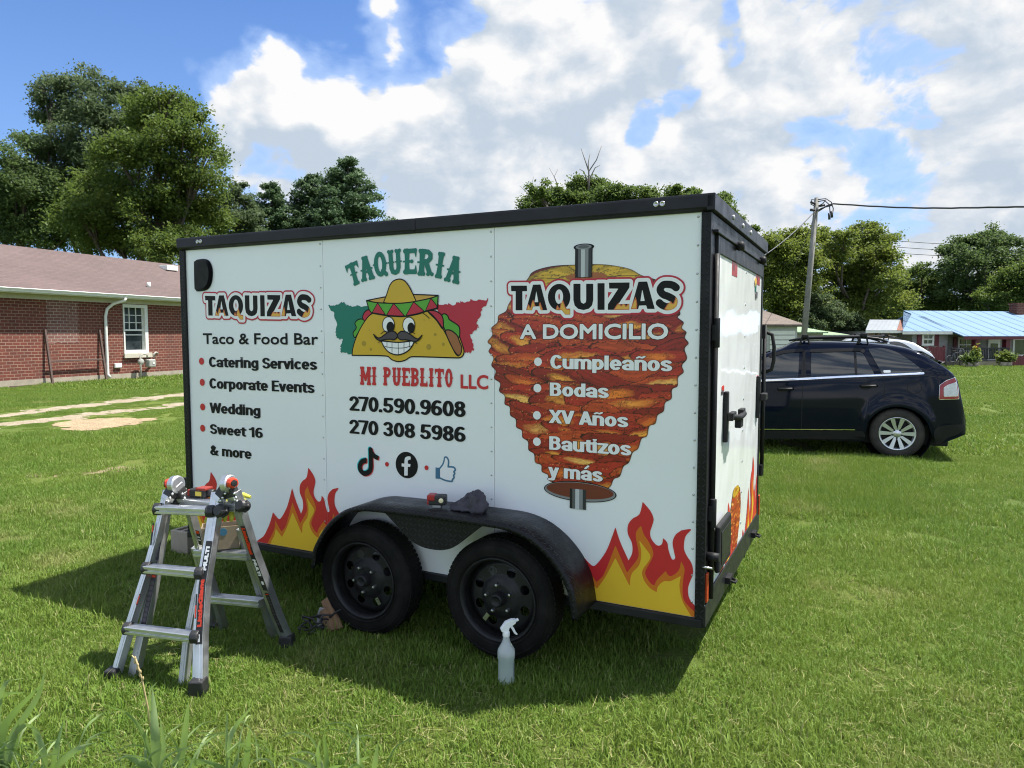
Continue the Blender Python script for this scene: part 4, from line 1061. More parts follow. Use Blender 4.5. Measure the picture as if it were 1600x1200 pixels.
    near = lambda lift: (lambda x, z, l: (x, HW-half(x, z)-lift-l, z))
    far = lambda lift: (lambda x, z, l: (x, HW+half(x, z)+lift+l, z))
    def panel(name, pts, mat, lift=.004, smooth=True, step=.03, sharp=None, both=True, parent=None, px=True):
        P = [cp(*p) for p in pts] if px else pts
        sg = segs_of(cr(P, seg=4, sharp=range(len(P)) if sharp is None else sharp)); g = bbox_grid(sg, .02, step); f = g.poly(sg)
        o = None
        for mp in ((near(lift), far(lift)) if both else (near(lift),)):
            a = Art(mp); a.layer(g, f, mat); q = a.build(name, parent or A, smooth); o = o or q
        return o
    def strip(name, pts, w, mat, lift=.006, closed=False, both=True, step=.012, parent=None):
        P = np.array([cp(*p) for p in pts]); g = bbox_grid(segs_of(P, closed), w+.02, step); f = g.stroke(P, w, closed); o = None
        for mp in ((near(lift), far(lift)) if both else (near(lift),)):
            a = Art(mp); a.layer(g, f, mat); q = a.build(name, parent or A, True); o = o or q
        return o
    # side glass
    z1, z2, z3 = (1270, 589), (1268, 550), (1348, 548)
    panel('door_window', [(1267, 590), (1268, 549), (1347, 547.5), (1367, 585.5)], TINT, sharp=(0, 1, 2, 3))
    panel('door_window', [(1150, 601), (1165, 584), (1195, 560), (1225, 551), (1249, 549), (1247, 591)], TINT, sharp=(0, 4, 5))
    q = panel('quarter_window', [(1379, 584.8), (1358, 545), (1380, 544), (1402, 550), (1424, 564), (1440, 577), (1443, 582)], TINT, sharp=(0, 1, 6))
    panel('sticker', [(1381, 582.6), (1380.5, 578.7), (1392, 578.5), (1392, 582.4)], material('white sticker', (.75, .78, .8), .5), .006, parent=q, both=False, step=.01)
    for l in ([(1338, 586.5), (1337, 549)], [(1258, 591), (1256, 549)], [(1253, 592), (1257, 549)]): strip('pillar_trim', l, .035, BLACK, .007)
    for l in ([(1268, 548.2), (1346, 546.2), (1350, 549)], [(1203, 556), (1225, 549.5), (1252, 547.5)]): strip('rain_visor', l, .05, BLACK, .02)
    strip('belt_trim', [(1120, 598.5), (1195, 594.5), (1254, 592), (1320, 588.5), (1379, 586), (1443, 583.2)], .03, CHR, .008)
    strip('sill_trim', [(1100, 669.5), (1195, 670.8), (1253, 671), (1336, 671.5)], .013, CHR, .012)
    strip('sill', [(1100, 679), (1195, 679.5), (1344, 680)], .13, BLACK, .006)
    for l in ([(1254, 593), (1253, 640), (1252, 688)], [(1381, 586), (1382, 612), (1381, 627)]): strip('door_gap', l, .012, BLACK, .003)
    strip('fuel_door', [(1429+11*math.cos(t)*1.03, 605.5+9.7*math.sin(t)) for t in np.linspace(0, 2*PI, 25)[:-1]], .008, BLACK, .003, True, False, .006)
    for px, py in ((1357, 603.5), (1227, 608)):
        x, z = cp(px, py); y = HW-half(x, z)
        for s in (0, 1):
            yy = y-.035 if s == 0 else 2*HW-y+.035
            h = MB(); h.tube([(x-.10, yy+(.035 if s == 0 else -.035), z), (x-.09, yy, z), (x, yy-.006, z+.003), (x+.09, yy, z+.006), (x+.11, yy+(.035 if s == 0 else -.035), z+.006)], .02, 8); h.build('door_handle', BLACK, A)
        panel('handle_recess', [(px-14, py+2), (px-8, py-4.5), (px+3, py-5), (px+6, py), (px+1, py+5), (px-8, py+5)], BLACK, .002, sharp=())
    # tail lights
    RED = material('red lamp lens', (.30, .012, .02), .12, spec=.7); CLEAR = worn((.55, .56, .58), (.72, .72, .73), 25, (.08, .2))('clear lamp lens')
    lp = [(1468, 624), (1469, 602), (1480, 595), (1494, 590.5), (1499, 606), (1500.5, 624)]
    P = [cp(*p) for p in lp]; g = bbox_grid(segs_of(P), .02, .012); f = g.poly(segs_of(P))
    ip = [cp(*p) for p in ((1475.5, 619.5), (1475.5, 606), (1483, 601.5), (1496, 598), (1498.5, 619.5))]; fi = g.poly(segs_of(ip))
    for mp in (near(.008), far(.008)):
        a = Art(mp, .004); a.layer(g, f-.005, CHR); a.layer(g, f, RED); a.layer(g, fi-.004, CHR); a.layer(g, fi, CLEAR); a.build('tail_light', A, True)
    # bumper lower trim and rear wash
    panel('rear_bumper', [(1463, 668), (1510, 665), (1505, 676), (1496, 681), (1482, 685), (1470, 694), (1462, 692)], BLACK, .006, sharp=())
    ex, ez = cp(1503, 682); MB().lathe([(.03, 0), (.038, 0), (.038, .2), (0, .2)], (ex+.02, .42, ez), (-1, 0, 0), 14).build('exhaust_tip', CHR, A)
    # rear screen on the sloping tail
    r = MB(); zs = [(cp(1444, 551)[0], cp(1444, 551)[1]), (cp(1462, 561.5)[0], cp(1462, 561.5)[1]), (cp(1480, 572.5)[0], cp(1480, 572.5)[1]), (cp(1490, 580)[0], cp(1490, 580)[1])]
    for (xa, za), (xb, zb) in zip(zs[:-1], zs[1:]):
        wa, wb = .70, .73; r.add([(xa+.012, HW-wa, za+.014), (xb+.012, HW-wb, zb+.014), (xb+.012, HW+wb, zb+.014), (xa+.012, HW+wa, za+.014)], [(0, 1, 2, 3)], True)
    r.build('rear_window', TINT, A)
    x, z = cp(1435, 547); MB().add([], []) if False else None
    s = MB(); s.prism([(x-.10, z-.0), (x+.10, z-.055), (x+.11, z-.075), (x-.10, z-.04)], lambda a, b: (a, HW-.56, b+.02), lambda a, b: (a, HW+.56, b+.02)); s.build('spoiler', paint, A, .01)
    x, z = cp(1494, 569.5); MB().tube([(x-.12, HW, z-.06), (x, HW, z-.01), (x-.03, HW+.3, z)], .02, 6).build('rear_wiper', BLACK, A)
    # windscreen, lamps, grille at the hidden front
    w = MB(); w.add([(-2.60, HW-.74, 1.14), (-1.80, HW-.60, 1.592), (-1.80, HW+.60, 1.592), (-2.60, HW+.74, 1.14)], [(0, 1, 2, 3)]); w.build('windscreen', TINT, A)
    for y in (HW-.58, HW+.58): MB().box(FRONT-.01, FRONT+.2, y-.17, y+.17, .64, .80).build('headlight', CLEAR, A, .03)
    g_ = MB(); [g_.box(FRONT-.02, FRONT+.1, HW-.38, HW+.38, z, z+.045) for z in (.56, .63, .70)]; g_.build('grille', CHR, A)
    for s in (-1, 1): MB().sphere((-2.1, HW+s*1.06, 1.10), (.09, .11, .075), 12, 8).build('side_mirror', paint, A)
    # roof rails and cross bars with clamp feet
    rl = [(cp(px, py)[0], cp(px, py)[1]+.0) for px, py in ((1232, 533.5), (1260, 529.5), (1300, 528), (1345, 527.5), (1375, 530.5), (1392, 536))]
    for s in (-1, 1): MB().tube([(x, HW+s*.64, z+.01) for x, z in rl], [.012, .024, .024, .024, .02, .01], 8).build('roof_rail', BLACK, A)
    for px, py in ((1257, 526), (1350, 524)):
        x, z = cp(px, py); MB().tube([(x, HW-.76, z+.0), (x, HW, z+.01), (x, HW+.70, z+.0)], [.016, .02, .016], 8).build('cross_bar', BLACK, A)
        for s in (-1, 1):
            c = MB(); c.prism([(-.085, -.13), (-.045, -.13), (-.025, -.02), (.04, -.02), (.065, -.13), (.085, -.13), (.055, .025), (-.03, .035)], lambda a, b: (x+a, HW+s*.70-.03, z+b), lambda a, b: (x+a, HW+s*.70+.03, z+b)); c.build('bar_foot', BLACK, A, .008)
    # wheels
    for c in (0., -2.83):
        for s in (0, 1):
            yo = HW-plan(c)+.01 if s == 0 else 2*HW-(HW-plan(c)+.01); ax = (0, 1, 0) if s == 0 else (0, -1, 0); RT = .368
            W = MB(); W.lathe([(.235, .012), (.25, .0), (.30, -.006), (RT-.025, .012), (RT, .045), (RT, .19), (RT-.03, .22), (.235, .22)], (c, yo, WC[2]), ax, 40)
            ty = W.build('wheel', RUB, A)
            B = MB(); B.lathe([(.226, .20), (.226, .05), (.232, .012), (.244, .004), (.246, -.002), (.236, -.004), (.222, .010), (.21, .05)], (c, yo, WC[2]), ax, 40)
            sg = -1 if s == 0 else 1; yy = lambda d: yo-sg*d
            for k in range(10):
                a = 2*PI*(k//2)/5+PI/2+(.17 if k % 2 else -.17)*1.75+PI/5*0; d = np.array([math.cos(a), 0, math.sin(a)]); t = np.array([-d[2], 0, d[0]]); w0, w1 = .017, .03
                o_ = np.array([c, 0, WC[2]]); q = []
                for rr, ww, dep in ((.05, w0, .020), (.228, w1, .004)):
                    for e in (-1, 1): p = o_+d*rr+t*ww*e; q.append((p[0], yy(dep), p[2])); q.append((p[0], yy(dep+.03), p[2]))
                B.add(q, [(0, 2, 6, 4), (1, 5, 7, 3), (0, 4, 5, 1), (2, 3, 7, 6), (4, 6, 7, 5), (0, 1, 3, 2)], False)
            B.lathe([(0, .008), (.045, .010), (.062, .022), (.062, .05)], (c, yo, WC[2]), ax, 20)
            B.build('rim', ALLOY, ty)
            Dk = MB(); Dk.lathe([(0, .075), (.222, .08)], (c, yo, WC[2]), ax, 24); 
            for k in range(5): a = 2*PI*k/5-PI/2; Dk.lathe([(0, .004), (.011, .006), (.011, .03)], (c+.066*math.cos(a), yo, WC[2]+.066*math.sin(a)), ax, 8)
            Dk.build('brake', BLACK, ty)
    return A
NAVY = material('dark navy car paint', build=lambda n, p: (n.put(p.inputs['Base Color'], (.003, .005, .014)), n.put(p.inputs['Roughness'], n.mapr(n.noise(n.co(), 3, 4), .3, .7, .04, .07)), n.put(p.inputs['Specular IOR Level'], .22), n.put(p.inputs['Coat Weight'], .0), n.put(p.inputs['Coat Roughness'], .03)))
build_car(CB, CYAW, NAVY, 'dark navy sport utility car with roof rack parked on the grass right of the trailer')
SILV = material('silver car paint', (.50, .53, .56), .3, .3, coat=.5)
q = at(1432, 523, 20.5); build_car((q[0]-.3, q[1], 0), CYAW, SILV, 'silver car mostly hidden behind the navy one, only its roof end showing')
# ================================================================== FOOD TRAILER
TA = np.array([-2.343, 5.189, 0.0]); TYAW = R(-26.2345)
TX = np.array([math.cos(TYAW), math.sin(TYAW), 0]); TY = np.array([-math.sin(TYAW), math.cos(TYAW), 0])
def pan(px, py, off=0.0):
    """photograph pixel -> (x, z) in metres on the trailer's long side"""
    q = on_plane(px, py, TA+TY*off, TY)-TA; return float(q@TX), float(q[2])
XR = 3.704
def rear(px, py, off=0.0):
    q = on_plane(px, py, TA+TX*(XR+off), TX)-TA; return float(q@TY), float(q[2])
def zoomed(x0, y0, k): return lambda u, v: pan(x0+u/k, y0+v/k)
TR = empty('food_trailer', TA, TYAW, 'white enclosed food trailer with taco, meat and flame graphics, black trim and twin axle wheels', 'trailer')
W = 2.03; XL = 3.66; ZB = .385; ZT = 2.44
def white_b(n, p):
    f = n.noise(n.co(), .9, 4, .6)
    n.put(p.inputs['Base Color'], n.mix(n.mapr(f, .35, .65), (.765, .79, .80), (.79, .815, .825)))
    n.put(p.inputs['Roughness'], n.mapr(n.noise(n.co(), 1.2, 2), .25, .75, .13, .20)); n.put(p.inputs['Normal'], n.bump(n.noise(n.co(), 1.5, 2), .18, .05))
WHITE = material('white trailer skin', build=white_b)
def plate(name, c, k=26.0, rough=(.28, .5), swap=0):
    """black treadplate: raised lozenges alternating left and right"""
    def b(n, p):
        o = n.xyz(n.co()); u = n.m('MULTIPLY', o[0] if swap != 2 else o[1], k); v = n.m('MULTIPLY', n.m('ADD', o[1], o[2]) if swap == 0 else o[2], k)
        par = n.m('FRACT', n.m('MULTIPLY', n.m('ADD', n.m('FLOOR', u), n.m('FLOOR', v)), .5)); sg = n.m('SUBTRACT', n.m('MULTIPLY', n.m('GREATER_THAN', par, .25), 2.0), 1.0)
        fu = n.m('SUBTRACT', n.m('FRACT', u), .5); fv = n.m('MULTIPLY', n.m('SUBTRACT', n.m('FRACT', v), .5), sg)
        a = n.m('ADD', fu, fv); c_ = n.m('SUBTRACT', fu, fv)
        e = n.m('ADD', n.m('POWER', n.m('ABSOLUTE', n.m('MULTIPLY', a, 1.35)), 2.0), n.m('POWER', n.m('ABSOLUTE', n.m('MULTIPLY', c_, 4.6)), 2.0))
        h = n.mapr(e, .15, 1.0, 1.0, 0.0, True)
        pale_ = n.m('MULTIPLY', h, n.mapr(n.noise(n.co(), 7, 5, .65), .3, .75, .15, 1.0))      # raised lozenges coloured paler, unevenly by noise
        n.put(p.inputs['Base Color'], n.mix(pale_, n.mix(n.mapr(n.noise(n.co(), 6, 5), .35, .7), c, tuple(1.6*q+.003 for q in c)), tuple(3.2*q+.014 for q in c)))
        n.put(p.inputs['Roughness'], n.mapr(n.noise(n.co(), 9, 4), .3, .7, *rough)); p.inputs['Specular IOR Level'].default_value = .22
        n.put(p.inputs['Normal'], n.bump(h, .8, .0045))
    return material(name, build=b)
PLATE = plate('black treadplate', (.006, .006, .007), 34); PLATE_S = plate('black treadplate trim', (.006, .006, .007), 34, swap=1); PLATE_R = plate('black treadplate rear', (.012, .012, .014), swap=2)
BLK = worn((.012, .012, .015), (.022, .022, .026), 5, (.3, .45), spec=.22)('black gloss paint')
BLKM = worn((.010, .010, .011), (.016, .016, .017), 9, (.5, .7), spec=.25)('black rough steel')
SILVER = worn((.62, .62, .63), (.45, .45, .46), 20, (.25, .45), metal=1.)('zinc screw heads')
# ---- body
xs3 = [0, pan(507, 560)[0], pan(772.5, 560)[0], XL]
panels = []
for i in range(3):
    a, b = xs3[i]+(.0012 if i else 0), xs3[i+1]-(.0012 if i < 2 else 0)
    panels.append(MB().box(a, b, 0, .018, ZB, ZT).build('side_panel', WHITE, TR, .001, 1))
    r = MB()
    for x in ((b-.018,) if i < 2 else (b-.022,)):
        for k in range(15): z = ZB+.08+k*.139; r.lathe([(.0062, 0), (.005, .0032), (0, .004)], (x, 0, z), (0, -1, 0), 8)
    r.build('screw', SILVER, panels[-1])
MB().box(.0, XL, .019, .022, ZB, ZT).box(0, XL, W-.02, W, ZB, ZT).build('far_side_wall', WHITE, TR)
MB().box(-.02, .0, .0, W, ZB, ZT).build('front_wall', WHITE, TR)
rf = MB(); nn = 10
rf.prism([(-.03, 2.512)]+[(-.03+(W+.06)*i/nn, 2.512+.03*math.sin(PI*i/nn)) for i in range(1, nn)]+[(W+.03, 2.512), (W+.03, 2.47), (-.03, 2.47)], lambda a, b: (-.045, a, b), lambda a, b: (XR-.012, a, b))
rf.build('roof', BLKM, TR)
t = MB(); x_m = pan(651, 348)[0]
prof = [(0, 2.432), (-.010, 2.432), (-.030, 2.444), (-.034, 2.452), (-.034, 2.506), (-.030, 2.517), (0, 2.517)]
for a, b in ((-.052, x_m-.002), (x_m+.002, XR+.012)): t.prism(prof, lambda u, v: (a, u, v), lambda u, v: (b, u, v))
t.box(x_m-.012, x_m+.012, -.0385, -.0345, 2.446, 2.512)
t.build('roof_rail', BLK, TR, .003)
MB().prism([(q[0]*-1+W, q[1]) for q in prof], lambda u, v: (-.052, u, v), lambda u, v: (XR+.012, u, v)).build('roof_rail', BLK, TR)
MB().box(-.052, -.021, -.014, W+.014, ZB-.04, 2.45).build('front_trim', PLATE_R, TR, .004)
MB().box(-.050, .004, -.016, -.0005, ZB-.04, 2.431).build('corner_trim', PLATE_S, TR, .004)
MB().box(XL-.004, XR, -.016, -.0005, ZB-.03, 2.431).build('corner_trim', PLATE_S, TR, .004)
MB().box(-.05, XR-.01, -.022, .05, ZB-.045, ZB-.001).box(-.05, XR-.01, W-.05, W+.02, ZB-.045, ZB-.001).build('bottom_rail', BLK, TR, .004)
u = MB()
for k in range(7): x = .1+k*.57; u.box(x-.025, x+.025, .05, W-.05, ZB-.07, ZB-.005)
for y in (.32, W-.37): u.box(-.9 if y < 0 else .0, XL, y, y+.05, ZB-.16, ZB-.071)
u.box(0, XL, .05, W-.05, ZB-.004, ZB+.012)
u.build('underframe', BLKM, TR)
tg = MB(); tg.bar((.2, .35, .33), (-1.05, W/2, .42), .05, .08); tg.bar((.2, W-.35, .33), (-1.05, W/2, .42), .05, .08); tg.box(-1.32, -1.02, W/2-.05, W/2+.05, .40, .49); tg.build('tongue', BLKM, TR)
MB().cyl((-.98, W/2, .05), (-.98, W/2, .95), .028, 14).lathe([(0, 0), (.09, 0), (.09, .02), (.028, .03)], (-.98, W/2, .02), (0, 0, 1), 18).tube([(-.98, W/2, .93), (-.98, W/2-.14, .93), (-.98, W/2-.16, 1.0)], .01, 6).build('jack', SILVER, TR)
# D shaped side vent
pz = [pan(*q) for q in ((306, 408), (308, 406), (320, 404.5), (328, 408), (332.5, 419), (333, 433), (330, 446), (323, 453.5), (310, 455.5), (307, 454))]
sg = segs_of(cr(pz, seg=4)); g = bbox_grid(sg, .03, .006); f = g.poly(sg)
a = Art(lambda x, z, l: (x, -.004-l, z), .012); a.layer(g, f, BLK); a.layer(g, f+.008, BLK); a.layer(g, f+.014, BLKM)
a.build('side_vent', panels[0])
v = MB(); cxv, czv = np.mean(np.array(pz), 0)
v.sphere((cxv-.015, .004, czv), (.07, .018, .09), 20, 12); v.build('vent_cowl', BLK, TR)
# ---- fender
ZF0, YF = .42, -.285; xc = 2.245; fe = []
prof = [(-.874, .40), (-.856, .51), (-.815, .59), (-.757, .670), (-.685, .735), (-.60, .787), (-.50, .818), (-.40, .829), (0, .833), (.40, .830), (.50, .820), (.60, .790), (.685, .740), (.757, .676), (.815, .60), (.856, .515), (.880, .385)]
cv = cr([(xc+a, b) for a, b in prof], False, 4)
F = MB(); n_ = len(cv)
vs = []
for y in (0.0, YF+.012): vs += [(x, y, z) for x, z in cv]
vs += [(x, YF, z-.010) for x, z in cv]
nrm = []
for i in range(n_):
    d = cv[min(i+1, n_-1)]-cv[max(i-1, 0)]; d = d/np.linalg.norm(d); nrm.append(np.array([d[1], -d[0]]))
vs += [(x+q[0]*.030, YF-.001, z+q[1]*.030) for (x, z), q in zip(cv, nrm)]
F.add(vs, [(r*n_+i, r*n_+i+1, (r+1)*n_+i+1, (r+1)*n_+i) for r in range(3) for i in range(n_-1)], True)
fen = F.build('fender', PLATE, TR)
so = fen.modifiers.new('thick', 'SOLIDIFY'); so.thickness = .004; so.offset = 0
dp = [(xc-.36, .822), (xc-.30, .78), (xc-.22, .715), (xc-.14, .655), (xc-.07, .63), (xc, .624), (xc+.07, .63), (xc+.14, .655), (xc+.22, .715), (xc+.30, .78), (xc+.36, .822)]
dp = [tuple(q) for q in cr(dp, False, 3)]
MB().prism(dp, lambda a, b: (a, YF+.014, b), lambda a, b: (a, YF+.020, b)).build('fender_skirt', PLATE_S, TR)
# ---- wheels
RUBBER = worn((.0045, .0045, .0045), (.013, .012, .0115), 10, (.62, .85), bump=.2, bscale=90, spec=.15)('trailer tyre rubber'); RIMB = worn((.010, .010, .011), (.02, .02, .021), 14, (.35, .5), spec=.25)('black steel rim')
def trailer_wheel(x, z, y, out):
    ax = (0, -out, 0); w = MB()
    R0 = .338
    prof = [(.222, .02), (.235, .004), (.262, -.004), (.300, -.006), (.325, .004), (.338, .018), (.349, .034), (.352, .052), (.352, .155), (.349, .172), (.325, .2), (.262, .21), (.222, .19)]
    prof2 = [(r*R0/.352 if r > .24 else r, -h*.88) for r, h in prof]
    w.lathe(prof2, (x, y, z), ax, 56, close=True)
    # tread: ribs across the shoulder
    for k in range(76):
        a = 2*PI*k/76; c, s_ = math.cos(a), math.sin(a)
        M_ = Matrix.Translation((x, y, z)) @ Matrix.Rotation(-a, 4, 'Y')
        for y0, y1 in ((.026, .056), (.060, .087), (.093, .120), (.126, .155)):
            w.box(R0-.006, R0+.0012, out*y0 if out > 0 else -y1, out*y1 if out > 0 else -y0, -.0095, .0095, M_)
    # raised rings on the sidewall
    for rr in (.25, .306): w.lathe([(rr-.004, -.0 if rr > .3 else .0), (rr, .0105 if rr < .3 else .0045), (rr+.004, 0)], (x, y, z), ax, 56)
    ty = w.build('wheel', RUBBER, TR)
    d = MB(); d.lathe([(.224, -.16), (.224, -.05), (.214, -.03), (.216, -.012), (.226, .003), (.232, .006), (.236, .0), (.232, -.012)], (x, y, z), ax, 48)
    rim = d.build('rim', RIMB, ty)
    G = Grid(-.23, .23, -.23, .23, .006); f = G.circ((0, 0), .214)
    for k in range(8): a = 2*PI*(k+.5)/8; f = np.maximum(f, -G.circ((.152*math.cos(a), .152*math.sin(a)), .027))
    dish = lambda r: float(np.interp(r, [0, .075, .10, .125, .185, .205, .22], [-.036, -.036, -.044, -.060, -.064, -.078, -.092]))
    A_ = Art(lambda u, v_, l: (x+u, y-out*dish(math.hypot(u, v_)), z+v_)); A_.layer(G, f, RIMB); A_.build('rim_disc', RIMB and rim, True) if False else A_.build('rim_disc', ty, True)
    h = MB(); h.lathe([(.042, -.05), (.040, -.002), (.036, .012), (.030, .018), (.025, .016), (.022, .010), (0, .012)], (x, y, z), ax, 24); h.build('hub_cap', RIMB, ty)
    b = MB(); b.lathe([(.120, -.15), (.120, -.085), (0, -.085)], (x, y, z), ax, 24); b.build('brake_drum', BLKM, ty)
    for k in range(5):
        a = 2*PI*k/5+.35+x; b = MB(); c = (x+.078*math.cos(a), y+out*.012, z+.078*math.sin(a)); b.lathe([(.0115, -.03), (.0115, -.006), (.008, .002), (0, .004)], c, ax, 6, smooth=False); b.build('lug_nut', SILVER, ty)
    if out > 0:
        M_ = Matrix.Translation((x, y, z)) @ Matrix.Rotation(1.0 if x < 2 else 2.2, 4, 'Y') 
        MB().box(.13, .175, .043, .0445, -.012, .012, M_).build('sticker', SILVER, ty)
for x, z in ((1.707, .343), (2.625, .376)):
    trailer_wheel(x, z, -.215, 1); trailer_wheel(x, z, W+.215, -1)
ax_ = MB()
for x, z in ((1.707, .343), (2.625, .376)): ax_.cyl((x, -.1, z), (x, W+.1, z), .04, 12); ax_.box(x-.35, x+.35, .30, .37, z-.09, z-.05); ax_.box(x-.35, x+.35, W-.37, W-.30, z-.09, z-.05)
ax_.build('axle', BLKM, TR)
# ---- rear end
X0 = XL
for ya, yb in ((.0, .115), (W-.115, W)): MB().box(X0+.001, XR-.003, ya, yb, ZB, 2.43).build('door_post', BLK, TR, .004)
MB().box(X0+.001, XR, -.01, W+.01, 2.345, 2.431).build('rear_header', PLATE_R, TR, .004)
MB().box(XR-.02, XR+.02, -.034, W+.034, 2.434, 2.517).build('rear_rail', BLK, TR, .004)
MB().box(X0+.001, XR+.006, -.01, W+.01, ZB-.045, ZB+.075).build('rear_sill', BLK, TR, .006)
D0, D1, Z0, Z1 = .125, W-.12, .468, 2.335
GLOSS = material('glossy white door skin', build=lambda n, p: (n.put(p.inputs['Base Color'], (.79, .81, .81)), n.put(p.inputs['Roughness'], .07), n.put(p.inputs['Normal'], n.bump(n.noise(n.co(), 2.2, 2), .22, .05))))
dr = MB().box(XR-.03, XR+.004, D0+.045, D1-.045, Z0+.04, Z1-.045).build('rear_door', GLOSS, TR)
fr = MB(); fr.box(XR-.032, XR+.012, D0, D0+.044, Z0, Z1).box(XR-.032, XR+.012, D1-.044, D1, Z0, Z1).box(XR-.032, XR+.012, D0+.045, D1-.045, Z1-.09, Z1).box(XR-.032, XR+.012, D0+.045, D1-.045, Z0, Z0+.04); fr.build('door_frame', BLK, dr, .003)
fl = MB().box(XR-.04, XR+.024, .05, W-.05, 2.336, 2.352); fl.build('drip_cap', BLK, TR, .003)
for py, yb in ((520, .07), (790, .07)):
    z = rear(1118, py)[1]; h = MB(); h.cyl((XR+.02, yb, z-.075), (XR+.02, yb, z+.075), .017, 12); h.box(XR-.002, XR+.02, yb-.02, yb+.10, z-.04, z+.04); h.build('hinge', BLKM, TR, .004)
for i in range(1, 15):
    pass
lk = MB(); lk.cyl((XR+.012, .085, Z0), (XR+.012, .085, Z1-.1), .014, 10); lk.build('lock_bar', BLKM, TR)
lk = MB(); lk.cyl((XR+.022, W-.05, .78), (XR+.022, W-.05, 1.9), .014, 10); lk.box(XR, XR+.03, W-.10, W-.04, .78, .86).box(XR, XR+.03, W-.10, W-.04, 1.8, 1.9); lk.build('lock_bar', BLKM, TR)
MB().tube([(XR, W-.02, 1.86), (XR+.07, W-.01, 1.83), (XR+.085, W-.01, 1.74), (XR+.085, W-.01, 1.64), (XR+.07, W-.01, 1.57), (XR, W-.02, 1.54)], .014, 10).build('grab_handle', BLKM, TR)
y, z = rear(1131, 650); h = MB(); h.box(XR+.005, XR+.03, y-.06, y-.01, z-.14, z+.14); h.box(XR+.03, XR+.06, y-.06, y+.06, z-.02, z+.025); h.tube([(XR+.04, y-.03, z), (XR+.08, y+.05, z-.01), (XR+.08, y+.19, z)], .018, 8); h.box(XR+.05, XR+.085, y+.05, y+.14, z-.07, z-.02); h.box(XR+.055, XR+.085, y+.12, y+.22, z-.025, z+.03); h.build('latch', BLKM, dr, .006)
y, z = rear(1181, 620); h = MB(); h.box(XR+.005, XR+.03, y-.03, y+.02, z-.15, z+.15); h.box(XR+.03, XR+.07, y-.02, y+.10, z-.025, z+.025); h.build('latch', BLKM, dr, .006)
MB().box(XR+.004, XR+.007, .25, W-.25, 1.0, 1.001).build('seam', BLKM, dr) if False else None
for px, py in ((1147.5, 385), (1184, 407)):
    y, z = rear(px, py); k = MB(); k.lathe([(0, .045), (.022, .043), (.027, .032), (.027, .012), (.02, 0)], (XR+.012, y, z), (1, 0, 0), 18); k.build('door_bumper', BLKM, dr)
    TAPE = material('red reflective tape', (.34, .015, .025), .25)
    MB().box(XR+.0042, XR+.0056, y-.09, y+.09, z-.17, z-.06).build('reflective_tape', TAPE, dr)
for k in range(9): MB().lathe([(.009, 0), (.006, .004), (0, .005)], (XR+.004, W/2+.1, .62+k*.2), (1, 0, 0), 8).build('screw', SILVER, dr)
y0, z1 = rear(1118, 818); y1, z0 = rear(1141, 868)
q = MB().box(XR+.012, XR+.042, .16, .52, .575, .83).build('plate_bracket', BLKM, TR, .02, 3); MB().box(XR+.0425, XR+.046, .20, .48, .615, .79).build('plate_backing', BLK, q, .006)
MB().cyl((XR, .045, .70), (XR+.06, .045, .70), .022, 14).build('door_stop', BLKM, TR)
LAMP = material('small clear lamp', (.42, .42, .43), .45, .3)
for px, py in ((1146, 340), (1161, 353), (1173, 364.5)):
    y, z = rear(px, py, .02); MB().lathe([(.014, 0), (.014, .005), (.009, .008), (0, .009)], (XR+.02, y, 2.474), (1, 0, 0), 14).build('marker_light', LAMP, TR)
for px, py in ((1030, 317.5), (311, 372.5)):
    x, z = pan(px, py, -.034); m = MB()
    for s in (-.016, .016): m.lathe([(.014, 0), (.014, .004), (.009, .006), (.008, .003), (0, .003)], (x+s, -.034, 2.482), (0, -1, 0), 14)
    m.build('marker_light', SILVER, TR)
AMB = material('red side reflector', (.42, .05, .02), .15)
for y in (.02, W-.03): MB().box(XR+.0, XR+.012, y-.02, y+.02, .47, .62).build('tail_light', AMB, TR, .004)
for px, py in ((1133, 914), (1173, 846)):
    y, z = rear(px, py); k = MB(); k.box(XR+.007, XR+.035, y-.05, y+.05, .395, .43).tube([(XR+.03, y-.03, .41), (XR+.06, y-.02, .40), (XR+.06, y+.02, .40), (XR+.03, y+.03, .41)], .008, 6); k.build('tie_ring', BLKM, TR)
x, z = pan(1092, 884); MB().lathe([(.018, 0), (.018, .005), (.01, .012), (0, .012)], (x, 0, z), (0, -1, 0), 12).cyl((x, -.008, z), (x+.07, -.016, z+.0), .006, 8).build('door_holder', SILVER, TR)

# ---- vinyl graphics
def ink(name, c, rough=.3, c2=None): 
    return material(name, spec=.22 if max(c) < .1 else .4, build=lambda n, p: (n.put(p.inputs['Base Color'], n.mix(n.mapr(n.noise(n.co(), 2.5, 4), .3, .7), c, c2 or tuple(.93*k for k in c))), n.put(p.inputs['Roughness'], rough)))
I_BLACK = ink('black vinyl', (.006, .006, .007), .5); I_WHITE = ink('white vinyl', (.80, .81, .81)); I_RED = ink('red vinyl', (.55, .025, .032)); I_DRED = ink('crimson vinyl', (.47, .018, .04))
I_ORANGE = ink('orange vinyl', (.62, .17, .02)); I_YELLOW = ink('yellow vinyl', (.74, .47, .035)); I_GREEN = ink('green vinyl', (.004, .165, .115)); I_LIME = ink('leaf green vinyl', (.09, .36, .03))
I_TACO = ink('taco yellow vinyl', (.60, .38, .022)); I_SPOT = ink('taco spot vinyl', (.36, .24, .02)); I_TAN = ink('tan vinyl', (.56, .32, .05)); I_BROWN = ink('brown vinyl', (.32, .12, .04)); I_GREY = ink('grey vinyl', (.075, .062, .07))
I_CYAN = ink('cyan vinyl', (.03, .55, .58)); I_BLUE = ink('blue vinyl', (.05, .16, .27)); I_FIRE = ink('fire vinyl', (.55, .13, .04)); I_GLOW = ink('fire tip vinyl', (.72, .40, .06))
side_map = lambda x, z, l: (x, -.0022-l, z)
